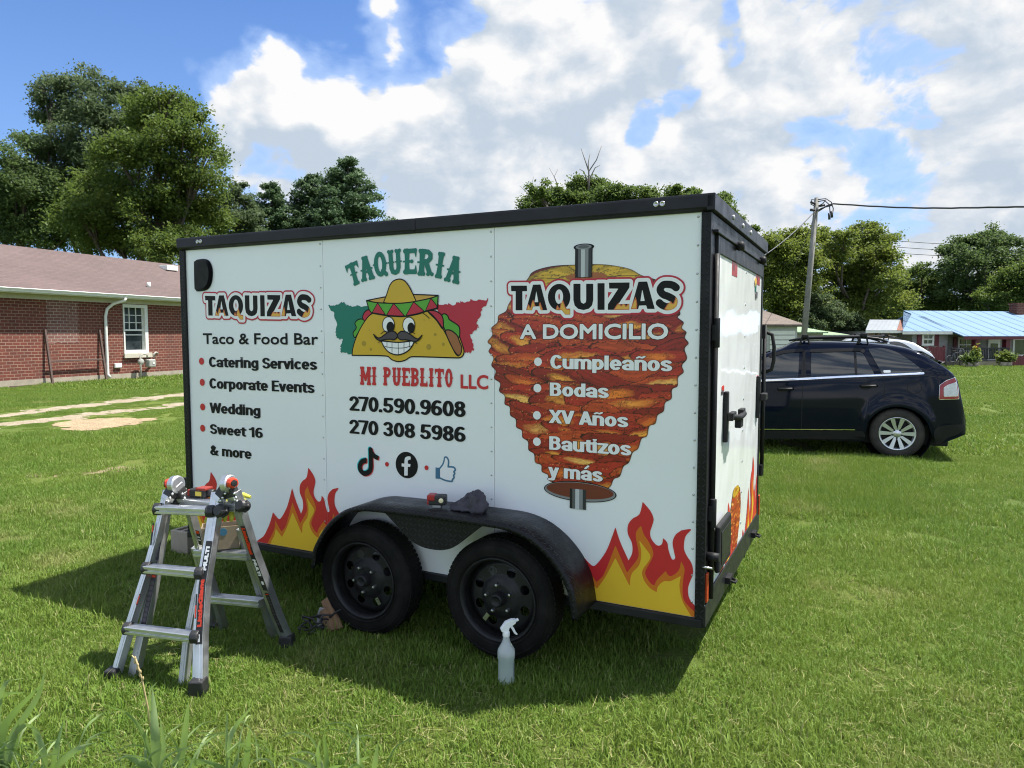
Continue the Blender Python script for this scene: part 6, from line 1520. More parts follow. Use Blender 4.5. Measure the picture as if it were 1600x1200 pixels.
# spit of layered meat: a painted picture on vinyl, colours worked out slice by slice
Z3 = zoomed(760, 300, 2.3077)
def meat_art():
    out = [(150, 312), (165, 290), (200, 275), (255, 265), (325, 262), (400, 260), (460, 265), (520, 278), (560, 300), (640, 330), (690, 410), (700, 440), (690, 452), (712, 470), (705, 490), (722, 505), (716, 525), (730, 545), (715, 565), (724, 600), (706, 625), (712, 650), (692, 668), (690, 700), (670, 712), (668, 745), (645, 760), (640, 790), (618, 805), (610, 835), (588, 845), (580, 880), (560, 890), (548, 925), (528, 940), (515, 975), (495, 990), (482, 1025), (460, 1035), (448, 1062), (420, 1075), (340, 1078), (300, 1062), (255, 1052), (225, 1040), (222, 1020), (200, 1008), (198, 985), (176, 975), (172, 945), (152, 930), (150, 900), (130, 885), (128, 860), (108, 848), (106, 820), (86, 805), (84, 775), (66, 765), (66, 735), (46, 718), (50, 690), (28, 672), (34, 645), (18, 625), (26, 598), (8, 575), (18, 555), (4, 540), (22, 515), (18, 490), (40, 470), (44, 445), (70, 430), (80, 405), (110, 360)]
    q = cr(P_(Z3, out), seg=4); sg = segs_of(q); g = bbox_grid(sg, .02, .0045); f = g.poly(sg, 2.0); nx, nz = g.nx, g.nz
    # work in the units of the tracing
    c0 = np.array(Z3(360, 300)); c1 = np.array(Z3(360, 1060)); kz = 760/(c0[1]-c1[1]); kx = 710/(Z3(725, 560)[0]-Z3(15, 560)[0])
    U = (g.P[:, 0]-c0[0])*kx; Vv = (c0[1]-g.P[:, 1])*kz+300
    rs = np.random.RandomState(19)
    def fb(s, sd): return .6*vnoise(U*s+500, Vv*s+500, sd)+.3*vnoise(U*s*2.3+500, Vv*s*2.3+500, sd+1)+.15*vnoise(U*s*5+500, Vv*s*5+500, sd+2)
    n1 = fb(.05, 3); n2 = fb(.16, 9); n3 = vnoise(U*.5+300, Vv*.5+300, 14)
    col = np.tile(np.array([.16, .014, .010]), (len(U), 1))
    width = lambda v: np.interp(v, [330, 420, 560, 640, 760, 900, 1060], [300, 345, 360, 352, 305, 225, 110])
    for v in np.arange(385, 1085, 27):
        w = width(v); u = -w-rs.uniform(0, 80)
        while u < w+50:
            L = rs.uniform(70, 175)*(.55+.45*w/350); h = rs.uniform(19, 39); cx, cv_ = u+L*.8, v+rs.uniform(-13, 13); side = np.clip(cx/max(w, 60), -1, 1); tilt = -.34*side+rs.normal(0, .13)+(.10 if cx > 0 else -.06)
            dx, dv = U-cx, Vv-cv_; A_ = (dx*math.cos(tilt)+dv*math.sin(tilt))/L; B_ = (-dx*math.sin(tilt)+dv*math.cos(tilt))/h
            bend = rs.uniform(-.5, .5); wv = B_+bend*A_*A_+.40*(n1-.5); rr = A_*A_+np.abs(wv)**2.0; ins = rr < 1
            base = np.array([(.42, .026, .015), (.47, .036, .016), (.28, .016, .011), (.52, .065, .018), (.34, .020, .013)][rs.randint(5)])
            hi = np.array([(.85, .36, .05), (.78, .20, .025), (.88, .50, .12)][rs.choice(3, p=[.5, .3, .2])]); s_ = rs.uniform(.55, 1.25)*(rs.rand() < .46)
            glow = np.clip(1-((A_-rs.uniform(-.25, .25))/.62)**2-((wv+rs.uniform(-.1, .25))/.62)**2, 0, 1)**.8*s_*np.clip(.35+1.1*vnoise(A_*6+cx, wv*9+cv_, 8), 0, 1.2)
            fibre = .62+.62*vnoise(A_*3.5+60+cx, wv*9+80+cv_, 7); glow = np.clip(glow, 0, 1)
            cc = (base[None]*fibre[:, None])*(1-glow[:, None])+hi[None]*(.6+.5*fibre)[:, None]*glow[:, None]
            low = np.clip((wv-.35)/.6, 0, 1); cc = cc*(1-.55*low)[:, None]
            edge = np.clip((rr-.84)/.10, 0, 1); cc = cc*(1-edge*.95)[:, None]
            col[ins] = cc[ins]; u += L*1.18
    char = np.clip((n1-.64)*7, 0, 1)*np.clip((n3-.5)*4, 0, 1); col *= (1-.8*char)[:, None]
    sp = vnoise(U*.9+100, Vv*.9+900, 31); col *= np.where(sp > .90, .3, 1)[:, None]; sp2 = vnoise(U*.7+400, Vv*.7+100, 33); col[(sp2 > .955) & (Vv > 400)] = (.75, .30, .10)
    # pineapple-yellow top with radial cuts
    top = (((U+5)/222)**2+((Vv-322)/62)**2 < 1) & (Vv < 372)
    ang = np.arctan2((Vv-312)*3.2, U); rad = np.hypot(U/220, (Vv-318)/62); st = vnoise(ang*14+60, rad*3+60, 41); st2 = vnoise(ang*34+90, rad*5+20, 43)
    cy = np.array([.72, .46, .04])[None]*(.55+.6*st[:, None])*np.array([1, .95, .8])[None]; cy[(st2 > .70)] *= .22; cy[rad > .9] *= .55
    core = np.hypot(U/75, (Vv-305)/16) < 1; cy[core] = np.array([.34, .10, .02])
    col[top] = cy[top]
    ed = np.clip(1-(-f)/.0085, 0, 1); col *= (1-.95*ed)[:, None]
    a = Art(side_map); Vx, Fc = g.tris(f)
    ix = np.clip(((Vx[:, 0]-g.x[0])/g.step).round().astype(int), 0, nx-1); iz = np.clip(((Vx[:, 1]-g.z[0])/g.step).round().astype(int), 0, nz-1); vc = col.reshape(nz, nx, 3)[iz, ix]
    m = bpy.data.materials.new('printed meat'); m.use_nodes = True; n = NT(m.node_tree); p = m.node_tree.nodes['Principled BSDF']
    at_ = n.n.new('ShaderNodeVertexColor'); at_.layer_name = 'print'; n.put(p.inputs['Base Color'], at_.outputs[0]); p.inputs['Roughness'].default_value = .3
    def make(name, fmap, T, parent):
        me = bpy.data.meshes.new(name); vs = [fmap(*T(x, z), .0) for x, z in Vx]; me.from_pydata(vs, [], Fc); me.materials.append(m)
        ca = me.color_attributes.new('print', 'FLOAT_COLOR', 'POINT'); ca.data.foreach_set('color', np.hstack([vc, np.ones((len(vc), 1))]).astype(np.float32).ravel()); me.update()
        o = bpy.data.objects.new(name, me); C.objects.link(o); o.parent = parent; return o
    make('meat_graphic', side_map, lambda x, z: (x, z), panels[2])
    # steel spit and drip plate drawn as flat shades
    STEEL = [ink('spit grey %d' % i, c, .3) for i, c in enumerate([(.02, .02, .022), (.10, .105, .11), (.50, .52, .53), (.22, .23, .24), (.04, .042, .045)])]
    a = Art(side_map)
    def rod(u0, u1, v0, v1, cap):
        p0, p1 = Z3(u0, v0), Z3(u1, v1); x0, x1 = p0[0], p1[0]; z1_, z0_ = p0[1], p1[1]; L_ = x1-x0
        G = Grid(x0-.015, x1+.015, z0_-.02, z1_+.03, .003); bx = lambda a_, b_, c_, d_: G.poly(segs_of([(a_, c_), (b_, c_), (b_, d_), (a_, d_)]))
        if cap: a.layer(G, np.minimum(bx(x0, x1, z0_, z1_), G.ell(((x0+x1)/2, z1_), L_/2, .014))-.004, I_BLACK)
        for k, (s0, s1) in enumerate(((0, .16), (.16, .34), (.34, .58), (.58, .80), (.80, 1))): a.layer(G, bx(x0+L_*s0, x0+L_*s1, z0_, z1_), STEEL[k], .0030)
        if cap: a.layer(G, G.ell(((x0+x1)/2, z1_), L_/2, .013), STEEL[3], .0036); a.layer(G, G.ell(((x0+x1)/2, z1_+.001), L_*.33, .008), STEEL[1], .0042)
    x, z = Z3(336, 1080); pc = np.array(Z3(336, 1080)); hx = abs(Z3(470, 1080)[0]-pc[0]); G = Grid(pc[0]-hx-.02, pc[0]+hx+.02, pc[1]-.08, pc[1]+.08, .003)
    a.layer(G, G.ell(pc, hx, .056), I_BLACK, .0007); a.layer(G, G.ell(pc, hx-.006, .051), STEEL[3], .0014); a.layer(G, G.ell(pc+np.array([0, .005]), hx-.016, .043), ink('drip plate red', (.16, .035, .022)), .0021)
    rod(302, 360, 1068, 1146, False); a.build('spit_graphic', panels[2]); a = Art(side_map); rod(323, 380, 200, 306, True); a.build('spit_graphic', panels[2])
    # small copy of the same picture on the rear door
    y0, z0 = rear(1137, 885); y1, z1 = rear(1157, 742); mn = Vx.min(0); mx = Vx.max(0)
    ky = (y1-y0)*1.0/(mx[0]-mn[0]); kz_ = (z1-z0)*.93/(mx[1]-mn[1])
    make('meat_graphic', rear_map, lambda x, z: (y0+(x-mn[0])*ky, z0+(z-mn[1])*kz_), dr)
meat_art()
flame('flame_graphic', dr, rear_map, [(.62, .86)], D0+.05, 1.1, Z0+.042, 1.25)
flame('flame_graphic', dr, lambda y, z, l: (XR+.0064+l*1.3, y, z), [(1.62, .98)], .9, D1-.05, Z0+.042, 1.25)
# red warning label and small logo on the rear door
def rear_marks():
    a = Art(rear_map)
    for px, py, w, h, inkk in ((1128, 607, .04, .018, I_RED), (1127, 613, .04, .012, I_GREY), (1182, 590, .045, .018, I_RED), (1182, 596, .05, .012, I_GREY), (1179, 442, .05, .045, I_YELLOW), (1179, 450, .035, .045, I_GREEN), (1180, 461, .05, .025, I_GREY)):
        y, z = rear(px, py); G = Grid(y-w, y+w, z-h, z+h, .006); a.layer(G, G.poly(segs_of([(y-w*.9, z-h*.9), (y+w*.9, z-h*.9), (y+w*.9, z+h*.9), (y-w*.9, z+h*.9)])) if inkk in (I_RED, I_GREY) else G.ell((y, z), w*.8, h*.8), inkk)
    a.build('warning_label', dr)
rear_marks()

# TAQUIZAS headline with burning letters
Z4 = zoomed(785, 420, 5.4237)
HEAD = [[(75, 143), (210, 143), (212, 190), (172, 190), (172, 352), (115, 352), (115, 190), (78, 190)], [(262, 135), (325, 133), (382, 350), (327, 352), (317, 318), (262, 320), (253, 352), (203, 350)],
        [(808, 122), (868, 122), (868, 348), (808, 348)], [(905, 118), (1080, 116), (1078, 160), (985, 300), (1078, 297), (1078, 347), (895, 348), (897, 300), (985, 168), (907, 168)],
        [(1155, 110), (1228, 108), (1293, 340), (1230, 340), (1220, 310), (1160, 312), (1152, 342), (1090, 342)],
        [(604, 127), (664, 127), (664, 262), (668, 284), (690, 297), (709, 284), (712, 262), (712, 127), (772, 127), (772, 265), (762, 310), (735, 338), (690, 350), (645, 340), (615, 312), (604, 265)], [(470, 300), (520, 285), (545, 338), (577, 338), (577, 388), (535, 388), (505, 350)]]
HOLE = [[(290, 190), (307, 282), (274, 284)], [(1187, 172), (1208, 272), (1171, 274)]]
ESS = [(1474, 160), (1446, 140), (1405, 132), (1362, 138), (1338, 178), (1362, 216), (1410, 236), (1452, 264), (1448, 304), (1400, 322), (1356, 308), (1332, 288)]
FIRE = [[(205, 352), (222, 300), (240, 330), (262, 262), (282, 312), (292, 354)], [(303, 354), (320, 282), (336, 320), (345, 354)], [(455, 352), (468, 308), (486, 340), (508, 258), (530, 305), (547, 338), (580, 340), (580, 392), (530, 392), (495, 352)],
        [(942, 350), (985, 288), (1008, 312), (1030, 290), (1050, 315), (1082, 288), (1080, 350)], [(1086, 344), (1108, 285), (1131, 236), (1144, 290), (1142, 344)], [(1372, 345), (1400, 300), (1428, 272), (1450, 292), (1475, 222), (1504, 265), (1500, 315), (1455, 350), (1400, 355)]]
def headline(parent, T, k, step=.0024):
    """T maps the tracing to panel metres, k = metres per tracing unit"""
    a = Art(side_map); pts = np.array([T(*p) for l in HEAD for p in l]+[T(1505, 100), T(1505, 360)]); G = Grid(pts[:, 0].min()-.06, pts[:, 0].max()+.05, pts[:, 1].min()-.05, pts[:, 1].max()+.07, step); f = G.full()
    for l in HEAD: f = np.minimum(f, G.poly(segs_of(P_(T, l))))
    def ring(c, ro, ri):
        t = np.linspace(0, 2*PI, 41)[:-1]; o = [T(c[0]+ro[0]*math.cos(q), c[1]+ro[1]*math.sin(q)) for q in t]; i = [T(c[0]+ri[0]*math.cos(q), c[1]-3+ri[1]*math.sin(q)) for q in t]; return np.vstack([segs_of(o), segs_of(i)])
    f = np.minimum(f, G.poly(ring((483, 240), (95, 112), (34, 62)))); f = np.minimum(f, G.stroke(cr(P_(T, ESS), False, 5), 50*k))
    for h in HOLE: f = np.maximum(f, -G.poly(segs_of(P_(T, h))))
    a.layer(G, f-38*k, I_DRED, .0010); a.layer(G, f-25*k, I_WHITE, .0014); a.layer(G, f, I_BLACK, .0018)
    for l in FIRE:
        q = G.poly(segs_of(cr(P_(T, l), seg=3, sharp=range(0, len(l), 2)))); a.layer(G, np.maximum(f, q), I_FIRE, .0022); a.layer(G, np.maximum(f+3*k, q+7*k), I_GLOW, .0026)
    GRAPH.append(a.build('headline_lettering', parent))
headline(panels[2], Z4, abs(Z4(101, 250)[0]-Z4(1, 250)[0])/100)
Z3L = zoomed(310, 445, 8.421)
src = np.array([[*Z4(75, 143), 1], [*Z4(115, 352), 1], [*Z4(1293, 340), 1]]); dst = np.array([Z3L(92, 145), Z3L(137, 405), Z3L(1293, 414)]); AFF = np.linalg.solve(src, dst)
TL = lambda u, v: tuple(np.array([*Z4(u, v), 1])@AFF)
headline(panels[0], TL, abs(TL(101, 250)[0]-TL(1, 250)[0])/100, .002)
I_OUT = ink('dark outline vinyl', (.05, .008, .006))
def over(name, lines):
    for body, p, q, top, bold in lines:
        a = Art(side_map); A, B = np.array(pan(*p)), np.array(pan(*q)); cap = pan(p[0], top)[1]-A[1]; B[1] = (A[1]+B[1])/2; A[1] = B[1]
        if bold is None: g, f = pen_text(body, A, B, cap)
        else: sg = fit_text(body, A, B, cap, bold); g = bbox_grid(sg, bold+.012, .0022); f = g.poly(sg, .03)-bold
        a.layer(g, f-.0034, I_OUT, .0010); a.layer(g, f, I_WHITE, .0015); a.build(name, panels[2])
over('subtitle_lettering', [('A DOMICILIO', (812.9, 528.6), (1044.2, 531.5), 505.8, .0038)])
over('menu_lettering', [('Cumplea\u00f1os', (860.5, 575.3), (1048.1, 580.8), 553.8, None), ('Bodas', (859.7, 618.7), (949.3, 621.5), 598, None), ('XV A\u00f1os', (858.8, 661), (979.7, 667.3), 640.3, None), ('Bautizos', (858.8, 703.3), (984.4, 710.6), 682.3, None), ('y m\u00e1s', (857.5, 747), (939.8, 750.5), 726, None)])
dots('bullet', [(760+x/2.3077, 300+y/2.3077) for x, y in ((187, 612), (185, 707), (183, 805), (183, 900))], .0235, I_WHITE, panels[2], .0015)
# ================================================================== LADDER
ALU = worn((.66, .67, .68), (.50, .51, .52), 9, (.28, .45), metal=.92, bump=.05, bscale=120)('brushed aluminium'); ALU2 = worn((.40, .41, .40), (.50, .51, .50), 6, (.38, .55), metal=.9)('duller aluminium')
NYLON = worn((.012, .012, .013), (.025, .025, .026), 16, (.4, .6))('black nylon'); REDP = material('orange red plastic', (.62, .05, .015), .35)
LB = (ground(180, 1062)+ground(305, 1088)+ground(447, 1008)+ground(345, 985))/4
LD = empty('step_ladder', LB, 0, 'folding aluminium ladder standing as an A frame on the grass at left of the wheels', 'ladder')
HL, HR = at(275, 757, 4.00), at(357, 756, 3.86)
def plane3(a, b, c): n = np.cross(b-a, c-a); return a, n/np.linalg.norm(n)
FP = plane3((HL+HR)/2, ground(180, 1062), ground(305, 1088)); RP = plane3((HL+HR)/2, ground(447, 1008), ground(345, 985))
if FP[1][1] > 0: FP = (FP[0], -FP[1])
if RP[1][1] > 0: RP = (RP[0], -RP[1])
def lz(u, v, pl, off=0.0): return on_plane(150+u/3.076, 720+v/3.076, pl[0]+pl[1]*off, pl[1])-LB
def rail(name, pts, pl, w, d, off, mat, taper=1.0):
    m = MB(); P = [Vector(lz(*p, pl, off)) for p in pts]
    nv = Vector(pl[1])
    # one continuous channel: web plus two flanges
    for i in range(len(P)-1):
        a, b = P[i], P[i+1]; dd = (b-a).normalized(); b = b+dd*.004; s = dd.cross(nv).normalized()
        m.bar(a, b, w, d*.30, nv); m.bar(a-nv*d*.4+s*(w*.5-.003), b-nv*d*.4+s*(w*.5-.003), .006, d*.62, nv); m.bar(a-nv*d*.4-s*(w*.5-.003), b-nv*d*.4-s*(w*.5-.003), .006, d*.62, nv)
        m.bar(a+nv*d*.155, b+nv*d*.155, w*.42, .004, nv)
    return m.build(name, mat, LD, .0025)
rFL = [(338, 140), (295, 330), (242, 520), (152, 803), (84, 1035)]; rFR = [(580, 150), (545, 380), (508, 600), (494, 840), (491, 1090)]
rails = [rail('rail', rFL, FP, .034, .055, .0, ALU), rail('rail', rFR, FP, .062, .055, .0, ALU),
         rail('rail', [(330, 200), (300, 400), (255, 660), (218, 830), (166, 1068)], FP, .050, .05, -.055, ALU2), rail('rail', [(560, 230), (520, 480), (478, 640), (432, 880), (408, 1108)], FP, .036, .05, -.055, ALU2)]
rRR = [(655, 150), (700, 300), (742, 430), (795, 570), (858, 740), (912, 868)]; rRL = [(418, 150), (452, 280), (495, 430), (560, 640), (612, 830)]
rails += [rail('rail', rRR, RP, .055, .055, .0, ALU), rail('rail', rRL, RP, .034, .055, .0, ALU2), rail('rail', [(690, 330), (735, 480), (780, 620), (852, 860)], RP, .045, .05, -.055, ALU2), rail('rail', [(470, 420), (510, 560), (565, 810)], RP, .04, .05, -.055, ALU2)]
def boot(p, pl, w):
    c = Vector(lz(*p, pl, 0)); m = MB(); m.prism([(-.035, -.03), (.035, -.03), (.042, .0), (.036, .055), (-.036, .055), (-.042, 0)], lambda a, b: (c.x+a*w, c.y-.035, c.z+b), lambda a, b: (c.x+a*w, c.y+.04, c.z+b)); return m.build('foot', NYLON, LD, .008)
boot((80, 1045), FP, .8); boot((491, 1100), FP, 1.0); boot((918, 880), RP, 1.0); boot((566, 820), RP, .8)
def rung(p, q, pl, off, h, d, mat=ALU):
    a, b = Vector(lz(*p, pl, off)), Vector(lz(*q, pl, off)); m = MB(); nv = Vector((pl[1][0], pl[1][1], 0)).normalized(); dd = (b-a).normalized(); s = dd.cross(Vector((0, 0, 1))).normalized()
    pr = [(-d/2, h*.42), (-d*.42, h*.5), (d*.42, h*.5), (d/2, h*.42), (d/2, h*.10), (d*.40, h*.06), (d*.40, -h*.06), (d/2, -h*.10), (d/2, -h*.42), (d*.42, -h*.5), (-d*.42, -h*.5), (-d/2, -h*.42)]
    m.prism(pr, lambda u, v: tuple(a+s*u+Vector((0, 0, v))), lambda u, v: tuple(b+s*u+Vector((0, 0, v))))
    for k in range(-2, 3): m.bar(a+s*(d*.16*k)+Vector((0, 0, h*.5+.001)), b+s*(d*.16*k)+Vector((0, 0, h*.5+.001)), .004, .002)
    o = m.build('rung', mat, LD, .002); return a, b, s
for p, q in (((300, 232), (552, 243)), ((245, 516), (500, 540)), ((155, 806), (478, 846))):
    a, b, s = rung(p, q, FP, .012, .042, .062)
    for e, sd in ((a, -1), (b, 1)):
        k = MB(); k.tube([e+Vector((-.022*1, 0, 0)), e+Vector((.022, 0, 0))], [.036, .036], 8); k.tube([e+Vector((-.03, 0, 0)), e+Vector((.03, 0, 0))], [.020, .020], 8); k.build('rung_cap', NYLON, LD, .006)
for p, q in (((425, 196), (690, 222)), ((490, 440), (745, 455)), ((560, 660), (800, 682))): rung(p, q, RP, .0, .045, .07)
for p in ((602, 240), (706, 215), (392, 188)):
    c = Vector(lz(*p, FP if p[0] < 650 and p[0] > 400 else RP, .0)); k = MB(); k.lathe([(.0, .035), (.026, .034), (.034, .022), (.036, -.01), (.03, -.03), (0, -.03)], c, FP[1], 14, smooth=False); 
    for j in range(6): t_ = j*PI/3; k.sphere((c.x+.03*math.cos(t_), c.y-.01, c.z+.03*math.sin(t_)), .011, 8, 6)
    k.build('lock_knob', NYLON, LD)
for H_, sd in ((HL, -1), (HR, 1)):
    c = Vector(H_-LB); axd = Vector((HR-HL)/np.linalg.norm(HR-HL)); m = MB(); m.lathe([(0, -.022), (.042, -.022), (.050, -.016), (.050, .016), (.042, .022), (0, .022)], c, axd, 28, smooth=False); m.build('hinge', ALU, LD)
    m = MB(); p1 = Vector(lz(338 if sd < 0 else 588, 190, FP, 0)); p2 = Vector(lz(425 if sd < 0 else 668, 190, RP, 0))
    m.bar(c+Vector((0, 0, 0)), p1, .052, .05, axd); m.bar(c, p2, .052, .05, axd); 
    for e in (p1, p2):
        for t_ in (.55, .8, 1.0): m.lathe([(.008, 0), (.006, .004), (0, .005)], c.lerp(e, t_)+axd*.026+Vector((0, -.02, 0)), (axd*.6+Vector((0, -.8, 0))), 8)
    m.build('hinge_bracket', ALU, LD, .004)
    m = MB(); q1 = c.lerp(p1, .45); q2 = c.lerp(p2, .45); m.bar(c.lerp(p1, .22), c.lerp(p1, .78), .054, .054, axd); m.bar(c.lerp(p2, .22), c.lerp(p2, .78), .054, .054, axd); m.build('hinge_guard', NYLON, LD, .006)
    f = axd*.03*(1 if sd > 0 else -1)+Vector((.0, -.012, .008)); m = MB(); m.lathe([(0, -.01), (.029, -.01), (.031, .012), (.026, .028), (0, .028)], c+f, axd*sd+Vector((0, -.55, 0)), 8, smooth=False); kn = m.build('hinge_button', REDP, LD, .003)
    m = MB(); m.lathe([(0, .026), (.020, .026), (.018, .034), (0, .036)], c+f, axd*sd+Vector((0, -.55, 0)), 6, smooth=False); m.build('button_centre', NYLON, kn)
I_WARN = ink('ladder warning print', (.03, .03, .032), .35); I_LRED = ink('ladder red print', (.70, .045, .012), .35)
def rail_decal(pts, pl, s0, s1, w, words, off, down=False, small=False):
    P = [np.array(lz(*p, pl, off)) for p in pts]; L = np.cumsum([0]+[np.linalg.norm(P[i+1]-P[i]) for i in range(len(P)-1)]); nv = pl[1]
    def fmap(s, t, l):
        i = min(max(0, int(np.searchsorted(L, s))-1), len(P)-2); d = (P[i+1]-P[i])/(L[i+1]-L[i]); sd = np.cross(d, nv); return tuple(P[i]+d*(s-L[i])+sd*t+nv*(l))
    a = Art(fmap, .0006); G = Grid(s0-.01, s1+.01, -w, w, .004); a.layer(G, G.poly(segs_of([(s0, -w/2), (s1, -w/2), (s1, w/2), (s0, w/2)])), I_WARN)
    for body, b0, b1, cap, inkk, bold in words:
        # along-rail coordinate s runs downwards; text may read up or down the rail
        if body:
            sg = fit_text(body, (0, 0), (abs(b1-b0), 0), cap, bold); X = sg[:, [0, 2]].copy(); Y = sg[:, [1, 3]].copy()
            if down: S_, T_ = b0+X, -(Y-cap/2)
            else: S_, T_ = b1-X, (Y-cap/2)
            if down: T_ = T_
            q = np.stack([S_[:, 0], T_[:, 0], S_[:, 1], T_[:, 1]], 1); g = bbox_grid(q, bold+.004, .0016); a.layer(g, g.poly(q, .02)-bold, inkk, .0012)
        else: g = Grid(b0, b1, -cap/2, cap/2, .003); a.layer(g, G_box(g, b0, b1, cap), inkk, .0012)
    o = a.build('decal', LD); return o
def G_box(g, b0, b1, cap): return g.poly(segs_of([(b0+.001, -cap/2+.001), (b1-.001, -cap/2+.001), (b1-.001, cap/2-.001), (b0+.001, cap/2-.001)]))
LF = .0195
rail_decal(rFR, FP, .262, .785, .040, [('MULTI', .29, .415, .026, I_WHITE, .003), ('LittleGiant', .46, .70, .028, I_LRED, .003), ('', .735, .775, .018, I_WHITE, 0)], LF)
rail_decal(rRR, RP, .215, .64, .036, [('LittleGiant', .225, .40, .027, I_LRED, .0028), ('MULTI', .43, .54, .024, I_WHITE, .003), ('', .575, .60, .02, I_WHITE, 0)], LF, True)
rail_decal(rRR, RP, .655, .93, .030, [('', .66, .668, .028, I_LRED, 0)]+[('', .685+.022*k, .697+.022*k, .016+.006*(k % 3), I_GREY, 0) for k in range(9)], LF, True)
rail_decal([(318, 262), (290, 470)], FP, .0, .245, .034, [('', .004, .022, .03, I_LRED, 0)]+[('', .04+.022*k, .05+.022*k, .022-.004*(k % 2), I_GREY, 0) for k in range(9)], -.030)
rail_decal([(280, 545), (232, 765)], FP, .0, .28, .034, [('', .004, .018, .03, I_LRED, 0)]+[('', .035+.028*k, .058+.028*k, .026, I_GREY, 0) for k in range(8)], -.030)
rail_decal([(276, 300), (264, 400)], FP, .0, .12, .012, [('', .01, .05, .010, I_LRED, 0)], .020)
rail_decal([(484, 640), (478, 745)], FP, .0, .125, .011, [('', .055, .12, .010, I_LRED, 0)], .0205)
rail_decal([(212, 640), (196, 690)], FP, .0, .06, .012, [('', .004, .056, .010, I_LRED, 0)], .020)
rail_decal([(486, 335), (508, 420)], RP, .0, .10, .030, [('', .003, .022, .028, I_LRED, 0), ('', .04, .05, .022, I_WHITE, 0), ('', .06, .07, .022, I_WHITE, 0)], .0195)

# ================================================================== SMALL THINGS
def soft(name, mb_, mat, parent, lvl=2): return mb_.build(name, mat, parent, sub=lvl)
# spray bottle
def build_spray():
    g = ground(791, 1066); o = empty('spray_bottle', g, .25, 'clear white spray bottle standing on the grass before the rear trailer wheel', 'spray bottle'); k = 3.78/FPX*3.404**-1
    PLA = bpy.data.materials.new('milky plastic'); PLA.use_nodes = True; n = NT(PLA.node_tree); p = PLA.node_tree.nodes['Principled BSDF']; z = n.xyz(n.co())[2]
    n.put(p.inputs['Base Color'], n.mix(n.mapr(z, .150, .156), (.66, .76, .70), (.78, .83, .82))); p.inputs['Roughness'].default_value = .28; p.inputs['Transmission Weight'].default_value = .55; p.inputs['IOR'].default_value = 1.35; p.inputs['Subsurface Weight'].default_value = .3; p.inputs['Subsurface Radius'].default_value = (.03, .03, .03)
    WP = material('white sprayer plastic', (.80, .82, .82), .35)
    MB().lathe([(0, .0), (.042, .002), (.046, .008), (.046, .02), (.0425, .03), (.042, .125), (.0455, .135), (.0465, .165), (.044, .180), (.030, .205), (.020, .225), (.016, .245), (.0145, .262), (0, .262)], (0, 0, 0), (0, 0, 1), 28).build('bottle', PLA, o)
    c = MB(); c.lathe([(.018, .250), (.019, .254), (.019, .274), (.014, .278), (0, .279)], (0, 0, 0), (0, 0, 1), 20)
    c.prism([(-.026, .278), (.010, .276), (.016, .296), (.050, .318), (.052, .338), (.030, .340), (-.004, .330), (-.032, .294)], lambda a, b: (a, -.012, b), lambda a, b: (a, .012, b)); c.cyl((.050, 0, .329), (.066, 0, .334), .0085, 10); hd = c.build('spray_head', WP, o, .003)
    t_ = MB(); t_.prism([(.018, .302), (.030, .308), (.042, .29), (.052, .268), (.062, .256), (.054, .252), (.042, .262), (.030, .284)], lambda a, b: (a, -.006, b), lambda a, b: (a, .006, b)); t_.build('trigger', WP, hd, .002)
    a = Art(lambda u, v, l: (.0432*math.cos(u)+l*0, .0432*math.sin(u), v)); G = Grid(-.75, .35, .035, .12, .02); a.layer(G, G.poly(segs_of([(-.7, .04), (.3, .04), (.3, .115), (-.7, .115)])), ink('bottle label', (.25, .27, .28), .4)); a.build('bottle_label', o, True)
build_spray()
